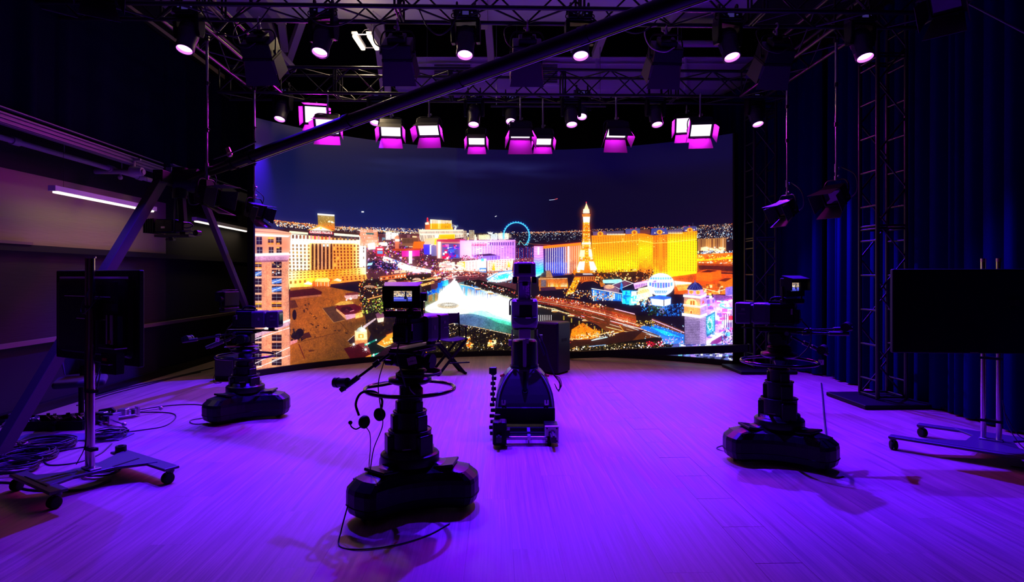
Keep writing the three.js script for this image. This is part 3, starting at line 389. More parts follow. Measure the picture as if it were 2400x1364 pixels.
  // right-hand end of the lake: golden reflection
  poly([[1258, 742], [1300, 746], [1370, 770], [1440, 782], [1452, 790], [1408, 800], [1330, 816], [1325, 750]], '#170f08'); poly([[1340, 772], [1366, 756], [1390, 772], [1408, 776], [1404, 790], [1372, 798], [1336, 792]], grad(1370, 756, 1372, 798, [[0, '#c87a10'], [0.6, '#f09018'], [1, '#c86a10']])); specks(1332, 760, 1410, 798, 160, ['#e08a18', '#5a3408', '#ffb040', '#2a1808'], 0.6, 1.5); for (let k = 0; k < 14; k++) box(1259 + k * 2.5, 738 - 0.0 * k, 1260.2 + k * 2.5, 753, k % 2 ? '#fff2f4' : '#4a3a3a'); for (let k = 0; k < 7; k++) box(1320 + k * 18, 740 + k * 6, 1323 + k * 18, 750 + k * 6, '#b8a040');

  // dark trees and promenade lamps along the far shore
  poly([[1088, 660], [1120, 655], [1200, 676], [1262, 700], [1330, 720], [1400, 738], [1460, 760], [1452, 776], [1380, 752], [1300, 728], [1200, 698], [1130, 676]], '#1c130e'); specks(1090, 656, 1460, 668, 420, ['#0f0a0c', '#1c140e', '#282014'], 1.2, 3.4, 0, 96); specks(1096, 652, 1460, 662, 200, ['#ff4a58', '#ffd9c0', '#ffffff', '#ff8a40', '#ff70a0'], 0.6, 1.7, 0, 98);
  line([[1078, 666], [1106, 672], [1112, 675], [1140, 682], [1170, 692], [1200, 700], [1262, 716], [1276, 720], [1300, 724], [1320, 732], [1348, 738], [1372, 746], [1400, 756], [1432, 768], [1440, 772]], '#ffd898', 2); line([[1262, 719], [1300, 728], [1348, 742], [1372, 750], [1432, 772]], '#8a6030', 1.6); for (const [x, y] of [[1120, 677], [1150, 687], [1260, 718], [1300, 729], [1338, 740], [1372, 751]]) { oval(x, y, 8, 2.4, '#ffe8b8'); oval(x, y + 1.6, 7, 1.6, '#a06a30'); } specks(1104, 668, 1440, 672, 90, ['#fff6e0', '#ffffff'], 0.7, 1.4, 0, 96);

  // striped white and gold hotel with red beacon, towers behind
  poly([[996, 522], [1006, 518], [1010, 540], [996, 538]], '#b05828'); poly([[996, 522], [1004, 520], [1006, 526], [997, 527]], '#ffe8dc'); box(1000, 511, 1004, 520, '#d8203c'); dot(1002, 511, 1.6, '#ff5068');
  poly([[1008, 514], [1058, 517], [1062, 538], [1008, 537]], '#ffb010'); poly([[1008, 514], [1058, 517], [1058, 524], [1008, 524]], '#fff0d4'); for (let k = 0; k < 15; k++) box(1010 + k * 3.4, 516, 1011 + k * 3.4, 536, pick(['#a05808', '#c87808', '#fff2c0'])); for (const [x, y] of [[1045, 523], [1049, 523], [1045, 532], [1049, 532]]) dot(x, y, 1, '#502808'); blocks(1058, 525, 1070, 534, 10, ['#60708a', '#c8d0d8', '#3a4050'], 2, 5, 3, 7);
  poly([[982, 538], [1086, 538], [1088, 556], [1050, 560], [996, 582], [984, 560]], '#f4dcc8'); windows([[984, 542], [1086, 540], [1086, 548], [986, 548]], 30, 1, 0.4, 0.7, ['#7a5048', '#a07060', '#503038']); windows([[984, 550], [1086, 549], [1086, 555], [988, 568]], 30, 1, 0.45, 0.85, ['#8a6a60', '#5c4850', '#b89a90']); poly([[1029, 550], [1066, 549], [1066, 560], [1029, 560]], '#ffc010'); for (let k = 0; k < 12; k++) box(1030 + k * 3, 551, 1031 + k * 3, 559, '#d88a08'); poly([[1020, 550], [1028, 550], [1026, 576], [1016, 574]], '#fff6d8'); poly([[1016, 560], [1030, 558], [1026, 574], [1016, 573]], '#ffcc20'); poly([[996, 560], [1020, 556], [1018, 572], [996, 574]], '#e0bc98');
  for (const [x0, y0, x1, y1, f] of [[1086, 540, 1094, 562, '#8a7c70'], [1099, 539, 1112, 562, '#8c8272'], [1122, 550, 1148, 562, '#e8d8b0'], [1150, 548, 1166, 562, '#b8c8d0'], [1168, 546, 1192, 561, '#f0e0c0'], [904, 543, 916, 562, '#f8fbff'], [917, 545, 934, 560, '#fff2e0'], [844, 538, 884, 576, '#d89a80']]) { poly([[x0, y0], [x1, y0 + 0.6], [x1, y1], [x0, y1]], f); windows([[x0, y0], [x1, y0], [x1, y1], [x0, y1]], Math.round((x1 - x0) / 3), 5, 0.4, 0.4, ['#ffffff', '#a08070', '#e8c8a0']); } line([[884, 540], [886, 576]], '#ff9040', 1.6); poly([[861, 571], [878, 568], [879, 584], [863, 585]], '#ffffff'); poly([[858, 545], [876, 546], [876, 550], [858, 549]], '#2c6c70');
  // stacked resorts of the boulevard
  poly([[942, 558], [982, 557], [982, 578], [942, 576]], '#8a6048'); windows([[943, 559], [981, 558], [981, 570], [943, 571]], 12, 1, 0.45, 0.9, '#3c2820'); poly([[970, 566], [996, 566], [992, 582], [966, 584]], '#e07818'); poly([[925, 556], [932, 551], [936, 557], [935, 586], [926, 586]], '#c8785a'); poly([[926, 560], [936, 560], [936, 566], [926, 566]], '#fff0e0'); poly([[920, 583], [985, 582], [985, 588], [920, 588]], '#b04a20'); poly([[941, 588], [984, 586], [984, 600], [942, 602]], '#d030a8'); box(958, 588, 966, 618, '#fffafc'); poly([[992, 573], [1010, 573], [1009, 597], [994, 596]], '#4a3cf0'); box(1007, 574, 1011, 596, '#e8e4ff'); box(1011, 575, 1024, 600, '#7a70a0'); poly([[880, 578], [900, 580], [899, 602], [882, 600]], '#c02038'); box(884, 582, 897, 586, '#fff4fa'); box(884, 588, 897, 595, '#60a8d8'); dot(904, 572, 5, '#fff2e6');
  poly([[898, 600], [910, 603], [960, 622], [1010, 632], [1010, 640], [950, 634], [898, 612]], '#fff4ec'); for (let k = 0; k < 40; k++) { const t = r(); dot(900 + 110 * t, 606 + 30 * t + 3 * r(), 1.4, pick(['#ff5050', '#ffffff', '#ffb0a0'])); } poly([[862, 612], [930, 618], [930, 632], [862, 628]], '#2a1c38'); specks(862, 610, 940, 632, 130, ['#3a2450', '#180f24', '#8a50a0', '#ff90c8', '#3a60c0'], 0.8, 2.2); poly([[862, 617], [874, 615], [872, 621], [860, 623]], '#b0e0ff');
  // pink hotel with its sign
  poly([[1022, 562], [1078, 565], [1078, 606], [1024, 606]], '#c08a80'); poly([[1026, 566], [1033, 566], [1032, 605], [1026, 605]], '#ffeef4'); poly([[1035, 570], [1078, 571], [1078, 606], [1035, 604]], '#5c5490'); blocks(1036, 572, 1070, 602, 44, ['#ff2a80', '#d01050', '#4a70e8', '#3040b0', '#ff80c0', '#d8e8ff', '#8030c0'], 3, 10, 2, 8); poly([[1024, 561], [1090, 560], [1090, 566], [1050, 567], [1024, 566]], '#a83060');
  const pink = [[1078, 565], [1208, 563], [1208, 610], [1078, 604]]; poly(pink, grad(1078, 580, 1208, 580, [[0, '#f8b4f0'], [0.3, '#ffd0f4'], [0.6, '#f0b8ff'], [1, '#c890e8']])); windows([[1104, 568], [1206, 566], [1206, 608], [1104, 603]], 16, 14, 0.62, 0.36, ['#a060c0', '#8a50b0', '#6a4098'], 0.92, ['#ffffff']); for (let k = 0; k < 11; k++) box(1148 + k * 5.3, 568, 1150.6 + k * 5.3, 575, '#503878'); words('FLAMINGO', 1105, 577, 1139, 576.6, '#c01848', 'italic bold'); line([[1078, 564], [1208, 562.6]], '#e8b0ff', 1.6);
  poly([[1106, 598], [1150, 594], [1172, 600], [1172, 612], [1142, 612], [1112, 606]], '#9a70d0'); poly([[1114, 597], [1148, 594.5], [1166, 598], [1130, 600]], '#2c1430'); for (let k = 0; k < 12; k++) box(1146 + k * 2.2, 601, 1147.2 + k * 2.2, 611, pick(['#5a5ad8', '#c8a8ff', '#7a50c0'])); specks(1080, 598, 1130, 610, 110, ['#c83060', '#ffffff', '#ff90b8', '#502030'], 0.6, 1.8);
  poly([[1076, 612], [1130, 608], [1130, 636], [1076, 634]], '#fff6f2'); windows([[1090, 614], [1120, 612], [1120, 634], [1090, 634]], 4, 6, 0.5, 0.3, ['#a05a60', '#c07868']); poly([[1078, 614], [1090, 613], [1090, 632], [1078, 630]], '#ffb020'); poly([[1142, 610], [1204, 606], [1200, 634], [1142, 636]], '#ffd8c8'); windows([[1144, 611], [1200, 607], [1198, 634], [1144, 636]], 9, 6, 0.5, 0.36, ['#d07878', '#a85050', '#ffb060']); poly([[1153, 634], [1157, 616], [1161, 634]], '#ffb010'); poly([[1190, 626], [1192, 612], [1196, 626]], '#ffb820'); box(1128, 606, 1140, 630, '#f4fbff'); box(1124, 628, 1140, 640, '#2a70c0'); box(1126, 631, 1139, 636, '#e0f6ff'); box(1128, 606, 1134, 612, '#38b8e8');
  blocks(1028, 612, 1080, 634, 60, ['#ffffff', '#fff0ea', '#ffe0d0', '#c8a0a0', '#ffd0b0'], 4, 14, 2, 7); specks(1010, 630, 1200, 648, 260, ['#ffffff', '#ffb0a8', '#d05050', '#502828', '#ff8060', '#ffe0c8'], 0.7, 2); line([[1010, 636], [1080, 634], [1140, 640], [1204, 636]], '#ff8a58', 1.4); blocks(1010, 644, 1070, 656, 40, ['#2a1a1c', '#ffd0b0', '#c86850', '#fff0e8', '#141018'], 3, 9, 1, 4); line([[1040, 652], [1120, 644]], '#e0a0b0', 1); line([[1036, 655], [1130, 648]], '#b06070', 0.8);
  poly([[1140, 652], [1160, 640], [1200, 634], [1204, 654], [1170, 662], [1146, 660]], '#e4fcff'); poly([[1160, 650], [1178, 643], [1194, 642], [1190, 652], [1166, 656]], '#30c8e8'); line([[1142, 656], [1170, 638], [1200, 634]], '#3a80d8', 2); line([[1162, 648], [1192, 640]], '#1c6ac0', 1); specks(1140, 640, 1204, 662, 80, ['#ffffff', '#a0f0ff', '#40a0e0'], 0.7, 1.8);

  // observation wheel
  const ring = (R, s, w) => line(Array.from({ length: 61 }, (_, i) => [1210.5 + R * Math.cos(2.9 + (i / 60) * 4.5), 552 + R * 1.02 * Math.sin(2.9 + (i / 60) * 4.5)]), s, w);
  ring(30.5, 'rgba(30,120,230,0.35)', 6); ring(30, '#20a8e8', 3); ring(29.6, '#7ae8ff', 1.7); for (let i = 0; i < 24; i++) { const a = 2.9 + (i / 23) * 4.5; dot(1210.5 + 32 * Math.cos(a), 552 + 32.6 * Math.sin(a), 1.2, '#5ad0f8'); }
  for (const [x0, y0, x1, y1] of [[1219, 564, 1233, 580], [1219, 564, 1210, 580], [1217, 566, 1218, 577], [1240, 566, 1233, 582]]) line([[x0, y0], [x1, y1]], '#a8fff0', 1.1); line([[1200, 566], [1250, 572], [1290, 574]], '#c06a40', 0.8);
  // dark towers beneath the wheel and the striped hotel
  poly([[1209, 574], [1252, 576], [1252, 606], [1209, 608]], '#2a0c30'); for (let k = 0; k < 18; k++) box(1210 + k * 2.3, 578 + 4 * r(), 1211.4 + k * 2.3, 606, pick(['#5a2c90', '#8a3060', '#30186a', '#c04a50', '#3c50b0'])); specks(1210, 576, 1252, 606, 40, ['#ff90a0', '#ffffff', '#8a70ff'], 0.5, 1); poly([[1209, 606], [1252, 604], [1252, 660], [1209, 664]], '#7a3c50'); specks(1206, 606, 1252, 660, 160, ['#ffffff', '#ff9ac8', '#a8f0ff', '#ff6a60', '#30204a'], 0.7, 2);
  const left = [[1251, 577], [1274, 577], [1274, 642], [1251, 652]]; poly(left, grad(1262, 577, 1262, 650, [[0, '#f0a8d0'], [0.3, '#e098e0'], [0.6, '#88b8f0'], [0.8, '#40e0f8'], [1, '#d0ffff']])); for (let k = 0; k < 11; k++) line([[1252, 580 + k * 6], [1263, 581.5 + k * 6], [1274, 580 + k * 5.6]], 'rgba(60,50,120,0.55)', 0.7); box(1260, 579, 1264, 597, '#fff4f8');
  poly([[1273, 577], [1362, 569], [1362, 640], [1296, 648], [1275, 632]], grad(1274, 600, 1362, 600, [[0, '#2c1860'], [0.5, '#2030a0'], [0.62, '#b06848'], [1, '#d88858']])); poly([[1273, 576], [1362, 568], [1362, 574], [1274, 583]], '#f0901c'); for (let k = 0; k < 17; k++) { const x = 1279 + k * 5.1, y = 582 - k * 0.4; poly([[x, y], [x + 1.5, y], [x + 1.5, 640], [x, 640]], x < 1334 ? '#ffe6ec' : '#ffc8a0'); poly([[x + 1.5, 615], [x + 3.6, 615], [x + 3.6, 642], [x + 1.5, 642]], x < 1334 ? 'rgba(70,110,255,0.75)' : 'rgba(120,60,80,0.5)'); } for (let k = 0; k < 90; k++) dot(1278 + 80 * r(), 584 + 50 * r(), 0.5, pick(['#ffd0a0', '#ffffff', '#ff9a9a'])); box(1331, 577, 1334, 640, '#d8e8ff'); line([[1251, 575], [1274, 576], [1362, 568]], '#ff2c50', 0.7);

  // golden palace hotel: three wings, blue roofs
  poly([[1386, 552], [1500, 545], [1532, 552], [1568, 548], [1634, 540], [1634, 640], [1570, 652], [1531, 646], [1500, 640], [1390, 640]], '#f09010');
  const wing = (q, stops, nu, nv) => { poly(q, grad(q[0][0], q[0][1], q[3][0], q[3][1], stops)); windows(q, nu, nv, 0.34, 0.44, ['#7a4404', '#8a5004', '#6a3c06'], 0.985, ['#fff6c0']); };
  wing([[1388, 556], [1497, 549], [1497, 636], [1394, 640]], [[0, '#f09410'], [0.45, '#ffb010'], [0.8, '#ffd808'], [1, '#ffcc08']], 19, 24); wing([[1497, 551], [1532, 556], [1532, 648], [1497, 636]], [[0, '#f49a10'], [0.4, '#ffd808'], [0.8, '#f8b80c'], [1, '#e88a10']], 9, 24); wing([[1530, 553], [1564, 551], [1566, 646], [1530, 646]], [[0, '#e8860c'], [0.5, '#ec8c10'], [0.85, '#ffb40c'], [1, '#ffd808']], 6, 24); wing([[1565, 548], [1634, 543], [1634, 640], [1565, 640]], [[0, '#f8a808'], [0.3, '#ffe004'], [0.8, '#ffe800'], [1, '#ffd808']], 11, 25); box(1544, 556, 1552, 640, '#f29a14');
  poly([[1565, 634], [1634, 636], [1632, 648], [1600, 652], [1566, 650]], '#ffd80c'); line([[1388, 571], [1497, 563], [1532, 570], [1566, 568], [1634, 561]], '#ffdc70', 1.3); line([[1394, 610], [1497, 608], [1531, 620], [1566, 612], [1634, 606]], '#e8a010', 1); for (let k = 0; k < 30; k++) { const t = k / 29; dot(1390 + 244 * t, 570 - 8 * t, 0.9, '#fff2a0'); }
  poly([[1389, 543], [1420, 541], [1420, 550], [1390, 552]], '#5c5480'); poly([[1420, 543], [1462, 540], [1462, 548], [1420, 551]], '#4a4668'); poly([[1466, 537], [1500, 535], [1500, 547], [1466, 549]], '#4a5490'); poly([[1500, 538], [1524, 537], [1524, 548], [1500, 547]], '#6a4038'); poly([[1527, 535], [1562, 534], [1566, 549], [1525, 551]], '#3a4c98'); poly([[1564, 539], [1600, 536], [1600, 544], [1564, 548]], '#54507a'); poly([[1602, 531], [1631, 530], [1633, 541], [1602, 543]], '#40488c'); for (let k = 0; k < 12; k++) { const x = 1422 + k * 3.6; poly([[x, 551], [x + 1.8, 546], [x + 3.6, 551]], '#fff0d0'); } for (let k = 0; k < 9; k++) { const x = 1566 + k * 3.8; poly([[x, 548], [x + 1.9, 542], [x + 3.8, 548]], '#ffd8a8'); } for (const [x, y] of [[1407, 548], [1487, 545], [1546, 544], [1617, 539]]) { oval(x, y, 7, 5.5, '#ffb030'); oval(x, y, 3, 3.4, '#a05a10'); } for (const [x, y] of [[1535, 546], [1556, 545], [1608, 540], [1627, 538]]) dot(x, y, 1.7, '#ffe8d0'); for (const [x, y] of [[1479, 536], [1490, 536], [1527, 534], [1555, 535], [1603, 531], [1616, 530]]) dot(x, y, 1.3, '#ff2858'); line([[1543, 534], [1543, 527]], '#b8c0c8', 0.8); line([[1624, 530], [1624, 522]], '#6a6a78', 0.7); line([[1390, 544], [1390, 536]], '#9098a0', 0.6);

  // city edge at the far right, orange roofs
  poly([[1634, 548], [1720, 545], [1720, 600], [1634, 600]], '#1c1420'); specks(1634, 545, 1720, 565, 260, COOL.concat(['#60a0d0', '#0c0c14', '#1c2430', '#0c0c14']), 0.5, 1.4); poly([[1636, 560], [1702, 557], [1702, 588], [1636, 588]], '#a87848'); windows([[1637, 560], [1701, 558], [1701, 586], [1637, 588]], 15, 1, 0.5, 0.95, ['#c89a50', '#5a3820', '#e8c090', '#806038']); blocks(1640, 578, 1690, 592, 40, ['#ffffff', '#ffe8c8', '#f0d8b0'], 4, 12, 2, 5); specks(1634, 588, 1720, 598, 120, ['#ffffff', '#e8f0ff', '#ffe0b0', '#4080c0'], 0.8, 2); poly([[1634, 596], [1720, 592], [1720, 620], [1634, 618]], '#d86c08'); specks(1636, 598, 1720, 612, 90, ['#ffd040', '#ffe8a0', '#a04808', '#ffb018'], 1, 2.4); poly([[1634, 606], [1660, 608], [1720, 600], [1720, 606], [1634, 612]], '#ffcc10'); blocks(1634, 612, 1715, 618, 40, ['#ffe8d0', '#c89070', '#fff8f0', '#a06040'], 2, 6, 1, 3);
  poly([[1634, 616], [1720, 620], [1720, 640], [1634, 636]], '#a04408'); poly([[1636, 622], [1720, 624], [1720, 636], [1640, 632]], '#5c2412'); poly([[1566, 650], [1640, 640], [1720, 642], [1720, 690], [1580, 690], [1580, 664]], '#c85c0c'); poly([[1566, 654], [1632, 642], [1632, 656], [1600, 664], [1576, 662]], '#b8540e'); poly([[1632, 640], [1650, 632], [1690, 633], [1691, 652], [1664, 660], [1632, 657]], '#f07808'); poly([[1632, 638], [1656, 631], [1690, 633], [1664, 640]], '#c05808'); poly([[1642, 638], [1658, 633], [1680, 634], [1664, 638]], '#3c1608'); poly([[1684, 660], [1720, 650], [1720, 690], [1690, 690]], '#f08010'); poly([[1684, 658], [1700, 652], [1716, 652], [1700, 660]], '#5a2a0c'); poly([[1580, 658], [1622, 662], [1618, 668], [1584, 672]], '#fff0e0'); poly([[1584, 668], [1640, 664], [1640, 676], [1590, 682]], '#ffb050'); line([[1582, 672], [1626, 668]], '#e07030', 1.2); blocks(1644, 664, 1690, 690, 36, ['#ffe8b0', '#e89a30', '#8a4a10', '#ffc860', '#b86818'], 3, 9, 3, 8); line([[1648, 676], [1680, 684], [1700, 678]], '#fff4c8', 1.6); poly([[1700, 674], [1720, 670], [1720, 720], [1700, 720]], '#8a7ad8');

  // lattice tower outlined in lamps
  const halo = (x, y, w, s) => { const [u, v] = T(x, y), q = c.createRadialGradient(u, v, 0, u, v, w * 1.75); q.addColorStop(0, s); q.addColorStop(1, 'rgba(255,90,20,0)'); c.fillStyle = q; c.fillRect(u - w * 2, v - w * 2, w * 4, w * 4); };
  halo(1374, 500, 26, 'rgba(255,100,20,0.5)'); halo(1374, 530, 26, 'rgba(255,90,20,0.35)');
  poly([[1366, 520], [1382, 520], [1384, 560], [1388, 590], [1394, 612], [1401, 640], [1348, 640], [1356, 612], [1361, 590], [1365, 560]], '#f0900c'); for (let k = 0; k < 26; k++) { const t = k / 25, y = 522 + 112 * t, w = 7 + 4 * t + 15 * t ** 3; for (const s of [-1, 1]) dot(1374.5 + s * w * 0.72, y, 1.5 + 3.4 * t ** 2, k % 3 === 2 ? '#b85808' : '#fff6d0'); line([[1374.5 - w, y], [1374.5 + w, y + 1]], k % 2 ? '#8a4204' : '#ffd848', 0.9); } for (let k = 0; k < 60; k++) { const t = r(), w = 6 + 16 * t ** 2; dot(1374.5 + (r() - 0.5) * 2 * w, 530 + 105 * t, 0.8 + 0.6 * r(), pick(['#6a3204', '#fff2b0', '#c87008', '#ffb818'])); }
  poly([[1352, 630], [1357, 614], [1371, 612], [1370, 634]], '#fffdf4'); poly([[1380, 612], [1392, 614], [1400, 632], [1384, 634]], '#fffdf4'); poly([[1371, 616], [1379, 616], [1383, 640], [1368, 640]], '#d8780c'); poly([[1360, 586], [1371, 586], [1370, 602], [1358, 602]], '#fff4c0'); poly([[1379, 582], [1386, 584], [1389, 600], [1380, 602]], '#fff8d8'); poly([[1364, 568], [1385, 568], [1385, 573], [1363, 573]], '#fff8dc');
  poly([[1364, 502], [1384, 502], [1383, 508], [1365, 508]], '#e08030'); poly([[1366, 508], [1383, 508], [1382, 521], [1367, 521]], '#fff6dc'); poly([[1367, 490], [1381, 490], [1382, 500], [1366, 500]], '#fff0cc'); poly([[1369, 490], [1372, 482], [1374, 474], [1377, 482], [1380, 490]], '#ffe4b0'); line([[1374, 484], [1374, 474]], '#ffb0a0', 1.2); dot(1374, 474, 1.5, '#ff3a58'); line([[1366, 505], [1383, 505]], '#6a2c10', 0.8);
  poly([[1340, 640], [1412, 640], [1410, 646], [1343, 648]], '#2a2030'); box(1366, 641, 1394, 643.6, '#f4f4ff'); poly([[1344, 634], [1350, 632], [1348, 646], [1342, 640]], '#d8800c'); poly([[1346, 648], [1410, 647], [1406, 658], [1350, 662]], '#a85414'); for (let k = 0; k < 22; k++) line([[1352 + k * 2.6, 649], [1352 + k * 2.6, 656]], k % 2 ? '#ffc060' : '#6a300c', 0.8);
  poly([[1346, 650], [1362, 650], [1352, 672], [1344, 688], [1326, 690], [1338, 668]], '#f0a010'); for (let k = 0; k < 50; k++) { const t = r(); dot(1354 - 20 * t + (r() - 0.5) * 14, 652 + 36 * t, 1.1 + r(), pick(['#fff2b8', '#ffcc30', '#7a3c04', '#ffb010'])); } poly([[1400, 650], [1412, 652], [1420, 672], [1408, 672]], '#c06a10'); line(Array.from({ length: 12 }, (_, i) => [1362 + i * 3.6, 664 - 8 * Math.sin((i / 11) * Math.PI)]), '#d87028', 1.8);
  // old-town facades at its foot
  poly([[1262, 656], [1270, 640], [1290, 634], [1296, 650], [1298, 664], [1262, 672]], '#8a6238'); poly([[1266, 648], [1276, 636], [1284, 634], [1280, 650]], '#3c3440'); poly([[1280, 634], [1290, 634], [1295, 649], [1280, 650]], '#a8825a'); poly([[1262, 652], [1330, 652], [1332, 676], [1264, 682]], '#b8702c'); for (let k = 0; k < 16; k++) poly([[1284 + k * 3, 672], [1285.4 + k * 3, 660 + 3 * r()], [1286.8 + k * 3, 672]], pick(['#ffb030', '#ffe080', '#fff0c0'])); line([[1262, 654], [1330, 652]], '#ffe0b8', 1.2); box(1268, 656, 1280, 672, '#6a6470'); poly([[1266, 674], [1300, 672], [1304, 680], [1268, 682]], '#4a2440');
  poly([[1386, 640], [1500, 636], [1534, 650], [1534, 662], [1410, 662]], '#3c200c'); specks(1390, 632, 1532, 660, 300, ['#1c1008', '#3a2408', '#c87818', '#ffd890', '#5a3408', '#ff8a38'], 0.8, 2.4);
  // blue lit pavilions
  poly([[1412, 656], [1456, 654], [1462, 664], [1414, 664]], '#a8f4ff'); poly([[1436, 668], [1464, 658], [1482, 664], [1452, 676]], '#6a3858'); line([[1434, 668], [1464, 657], [1484, 664], [1452, 677], [1434, 668]], '#e8f8ff', 1.4); poly([[1414, 668], [1436, 668], [1452, 678], [1450, 688], [1416, 682]], '#7a5a70'); oval(1428, 672, 12, 5, '#d8a888'); line([[1386, 676], [1456, 688], [1496, 682]], '#f4fbff', 2.2); poly([[1386, 678], [1456, 690], [1456, 706], [1420, 704], [1388, 694]], '#1c70d0'); for (let k = 0; k < 14; k++) box(1390 + k * 4.8, 680 + k * 0.8, 1393 + k * 4.8, 700 + 6 * r(), pick(['#50b8ff', '#0c4ab0', '#d8f4ff', '#2890f0'])); for (let k = 0; k < 40; k++) box(1454 + 40 * r(), 680 + 20 * r(), 1457 + 42 * r(), 692 + 24 * r(), pick(['#30d8f8', '#80f4ff', '#18a8e8', '#e8ffff', '#1070c8'])); poly([[1456, 660], [1460, 668], [1458, 684], [1453, 676]], '#2a90e0'); poly([[1484, 664], [1518, 656], [1518, 668], [1488, 678]], '#d8a8e0'); for (let k = 0; k < 9; k++) dot(1488 + k * 3.6, 665 - k * 0.6, 1.4, '#fff2f8'); for (let k = 0; k < 7; k++) box(1490 + k * 4, 668 - k * 0.8, 1492 + k * 4, 674 - k * 0.8, '#7a5098');
  poly([[1496, 676], [1526, 670], [1530, 694], [1490, 706]], '#fff0c0'); for (let k = 0; k < 8; k++) line([[1498 + k * 4, 682 - k], [1494 + k * 4, 690 - k]], '#e0a020', 1.4); blocks(1484, 690, 1524, 712, 40, ['#fff6e8', '#ffd890', '#d8b0a0', '#80c8f0', '#ffffff'], 2, 6, 2, 7);
  // boulevard, traffic trails and trees
  poly([[1256, 694], [1330, 700], [1420, 718], [1520, 742], [1604, 776], [1604, 806], [1500, 812], [1440, 792], [1400, 762], [1300, 716], [1256, 702]], '#6c3814'); poly([[1430, 728], [1500, 744], [1500, 760], [1444, 748]], '#a05418'); specks(1300, 700, 1600, 716, 420, ['#2a160a', '#c8702a', '#e09a50', '#4a2a14', '#ffd8b0', '#8a4a20'], 0.5, 1.7, 2, 74); for (let k = 0; k < 26; k++) { const x = 1330 + 230 * r(), y = 712 + (x - 1330) * 0.27 + 26 * r(), l = 8 + 26 * r(); line([[x, y], [x + l, y + l * 0.29]], pick(['#fff0e4', '#ff7050', '#ffc898', '#e8d0ff', '#c84028']), 0.7 + r()); } specks(1258, 690, 1420, 700, 260, ['#ff4030', '#ffd8a0', '#ffffff', '#ff8a30', '#241410', '#3a2010'], 0.7, 2, 0, 26); specks(1320, 676, 1440, 696, 240, ['#ffd890', '#ff9a30', '#2a1808', '#ffffff', '#c86820'], 0.7, 2, 0, 10); for (let k = 0; k < 8; k++) { const o = k * 2.2; line([[1256, 694 + o], [1340, 708 + o], [1430, 730 + o], [1500, 752 + o]], pick(['#ff5a40', '#ffb080', '#fff0e0', '#c83a28', '#ffd0a0']), 0.8); }
  line([[1364, 724], [1420, 738]], '#fff2ea', 2); line([[1440, 724], [1510, 742], [1604, 780]], '#f0c8f0', 2.2); line([[1430, 752], [1500, 770], [1560, 790], [1604, 806]], '#ffe8f4', 2); line([[1460, 762], [1540, 788]], '#c8e0ff', 1.4); line([[1444, 748], [1510, 766]], '#ffd8c8', 1.2); poly([[1500, 768], [1520, 756], [1604, 784], [1604, 806], [1566, 796]], '#2a78c8'); poly([[1520, 764], [1560, 776], [1596, 790], [1560, 786]], '#28c8f0'); specks(1510, 760, 1604, 800, 90, ['#a0e0ff', '#e8d0ff', '#2050a8', '#ffffff'], 0.6, 1.6);
  line([[1420, 766], [1470, 778], [1500, 776]], '#ffe0a0', 1.8); line([[1452, 762], [1462, 776], [1440, 780]], '#ffb040', 1.6); poly([[1328, 798], [1400, 794], [1440, 782], [1510, 772], [1480, 800], [1400, 812], [1328, 818]], '#3a1c14'); line([[1386, 798], [1424, 790]], '#c8f0ff', 2.6); line([[1388, 797], [1420, 786], [1450, 780]], '#fff0e0', 1.2); line([[1328, 794], [1356, 795], [1396, 786], [1440, 776]], '#ffc880', 2.6); specks(1330, 786, 1440, 800, 120, ['#ffe8b8', '#ffb060', '#2a1808', '#ffffff'], 0.8, 2, 0, -12); line([[1328, 803], [1338, 803]], '#ff2840', 1.4);
  poly([[1490, 732], [1528, 744], [1526, 766], [1492, 758]], '#20180c'); for (let k = 0; k < 13; k++) { const x = 1492 + k * 2.9, y = 736 + 3 * r(); line([[x, y], [x, y + 18]], '#140c10', 0.9); for (let j = 0; j < 5; j++) dot(x - 3 + 6 * r(), y - 2 + 4 * r(), 1.4, '#100a14'); } specks(1490, 752, 1534, 764, 60, ['#ffd060', '#c8a020', '#5a4010', '#ffe8a0'], 0.8, 1.8); specks(1540, 712, 1602, 740, 260, ['#0c2450', '#14408a', '#1c60b8', '#081634', '#2a80d8'], 1, 2.8); specks(1500, 710, 1560, 730, 120, ['#1860c8', '#30a0f0', '#0c3070', '#80d8ff'], 1, 2.4); poly([[1544, 722], [1558, 722], [1556, 736], [1546, 736]], '#7a7ab0'); specks(1520, 718, 1560, 740, 50, ['#1c2c18', '#2c4420'], 1.2, 3);
  poly([[1328, 820], [1400, 812], [1470, 800], [1540, 790], [1600, 806], [1720, 806], [1720, 850], [1328, 850]], '#15110e'); specks(1328, 806, 1580, 822, 520, ['#0f0c0a', '#241c12', '#3a3018', '#1a1612', '#4a3c1c'], 1.1, 3.2, 6, -8); specks(1330, 806, 1560, 820, 150, ['#ffffff', '#ffe6b8', '#ffb860', '#ffd8d0'], 0.6, 2, 8, -6); line([[1380, 812], [1420, 808]], '#8ab0d8', 2); for (let k = 0; k < 26; k++) dot(1514 + 40 * r(), 800 + 12 * r(), 2, pick(['#ff3060', '#e01840', '#ffd0e0', '#a01030'])); poly([[1548, 786], [1602, 800], [1600, 808], [1556, 806]], '#4a88d0'); specks(1548, 788, 1602, 808, 60, ['#b8e0ff', '#6a50a8', '#ffffff', '#ff90c0'], 0.8, 2);
  poly([[1580, 806], [1720, 804], [1720, 856], [1540, 856]], '#5a5c98'); blocks(1584, 806, 1718, 848, 150, ['#e8ecff', '#7a88d8', '#ffd0f0', '#20243c', '#80c8f8', '#ffffff', '#b890e0', '#14141c'], 3, 12, 2, 6);
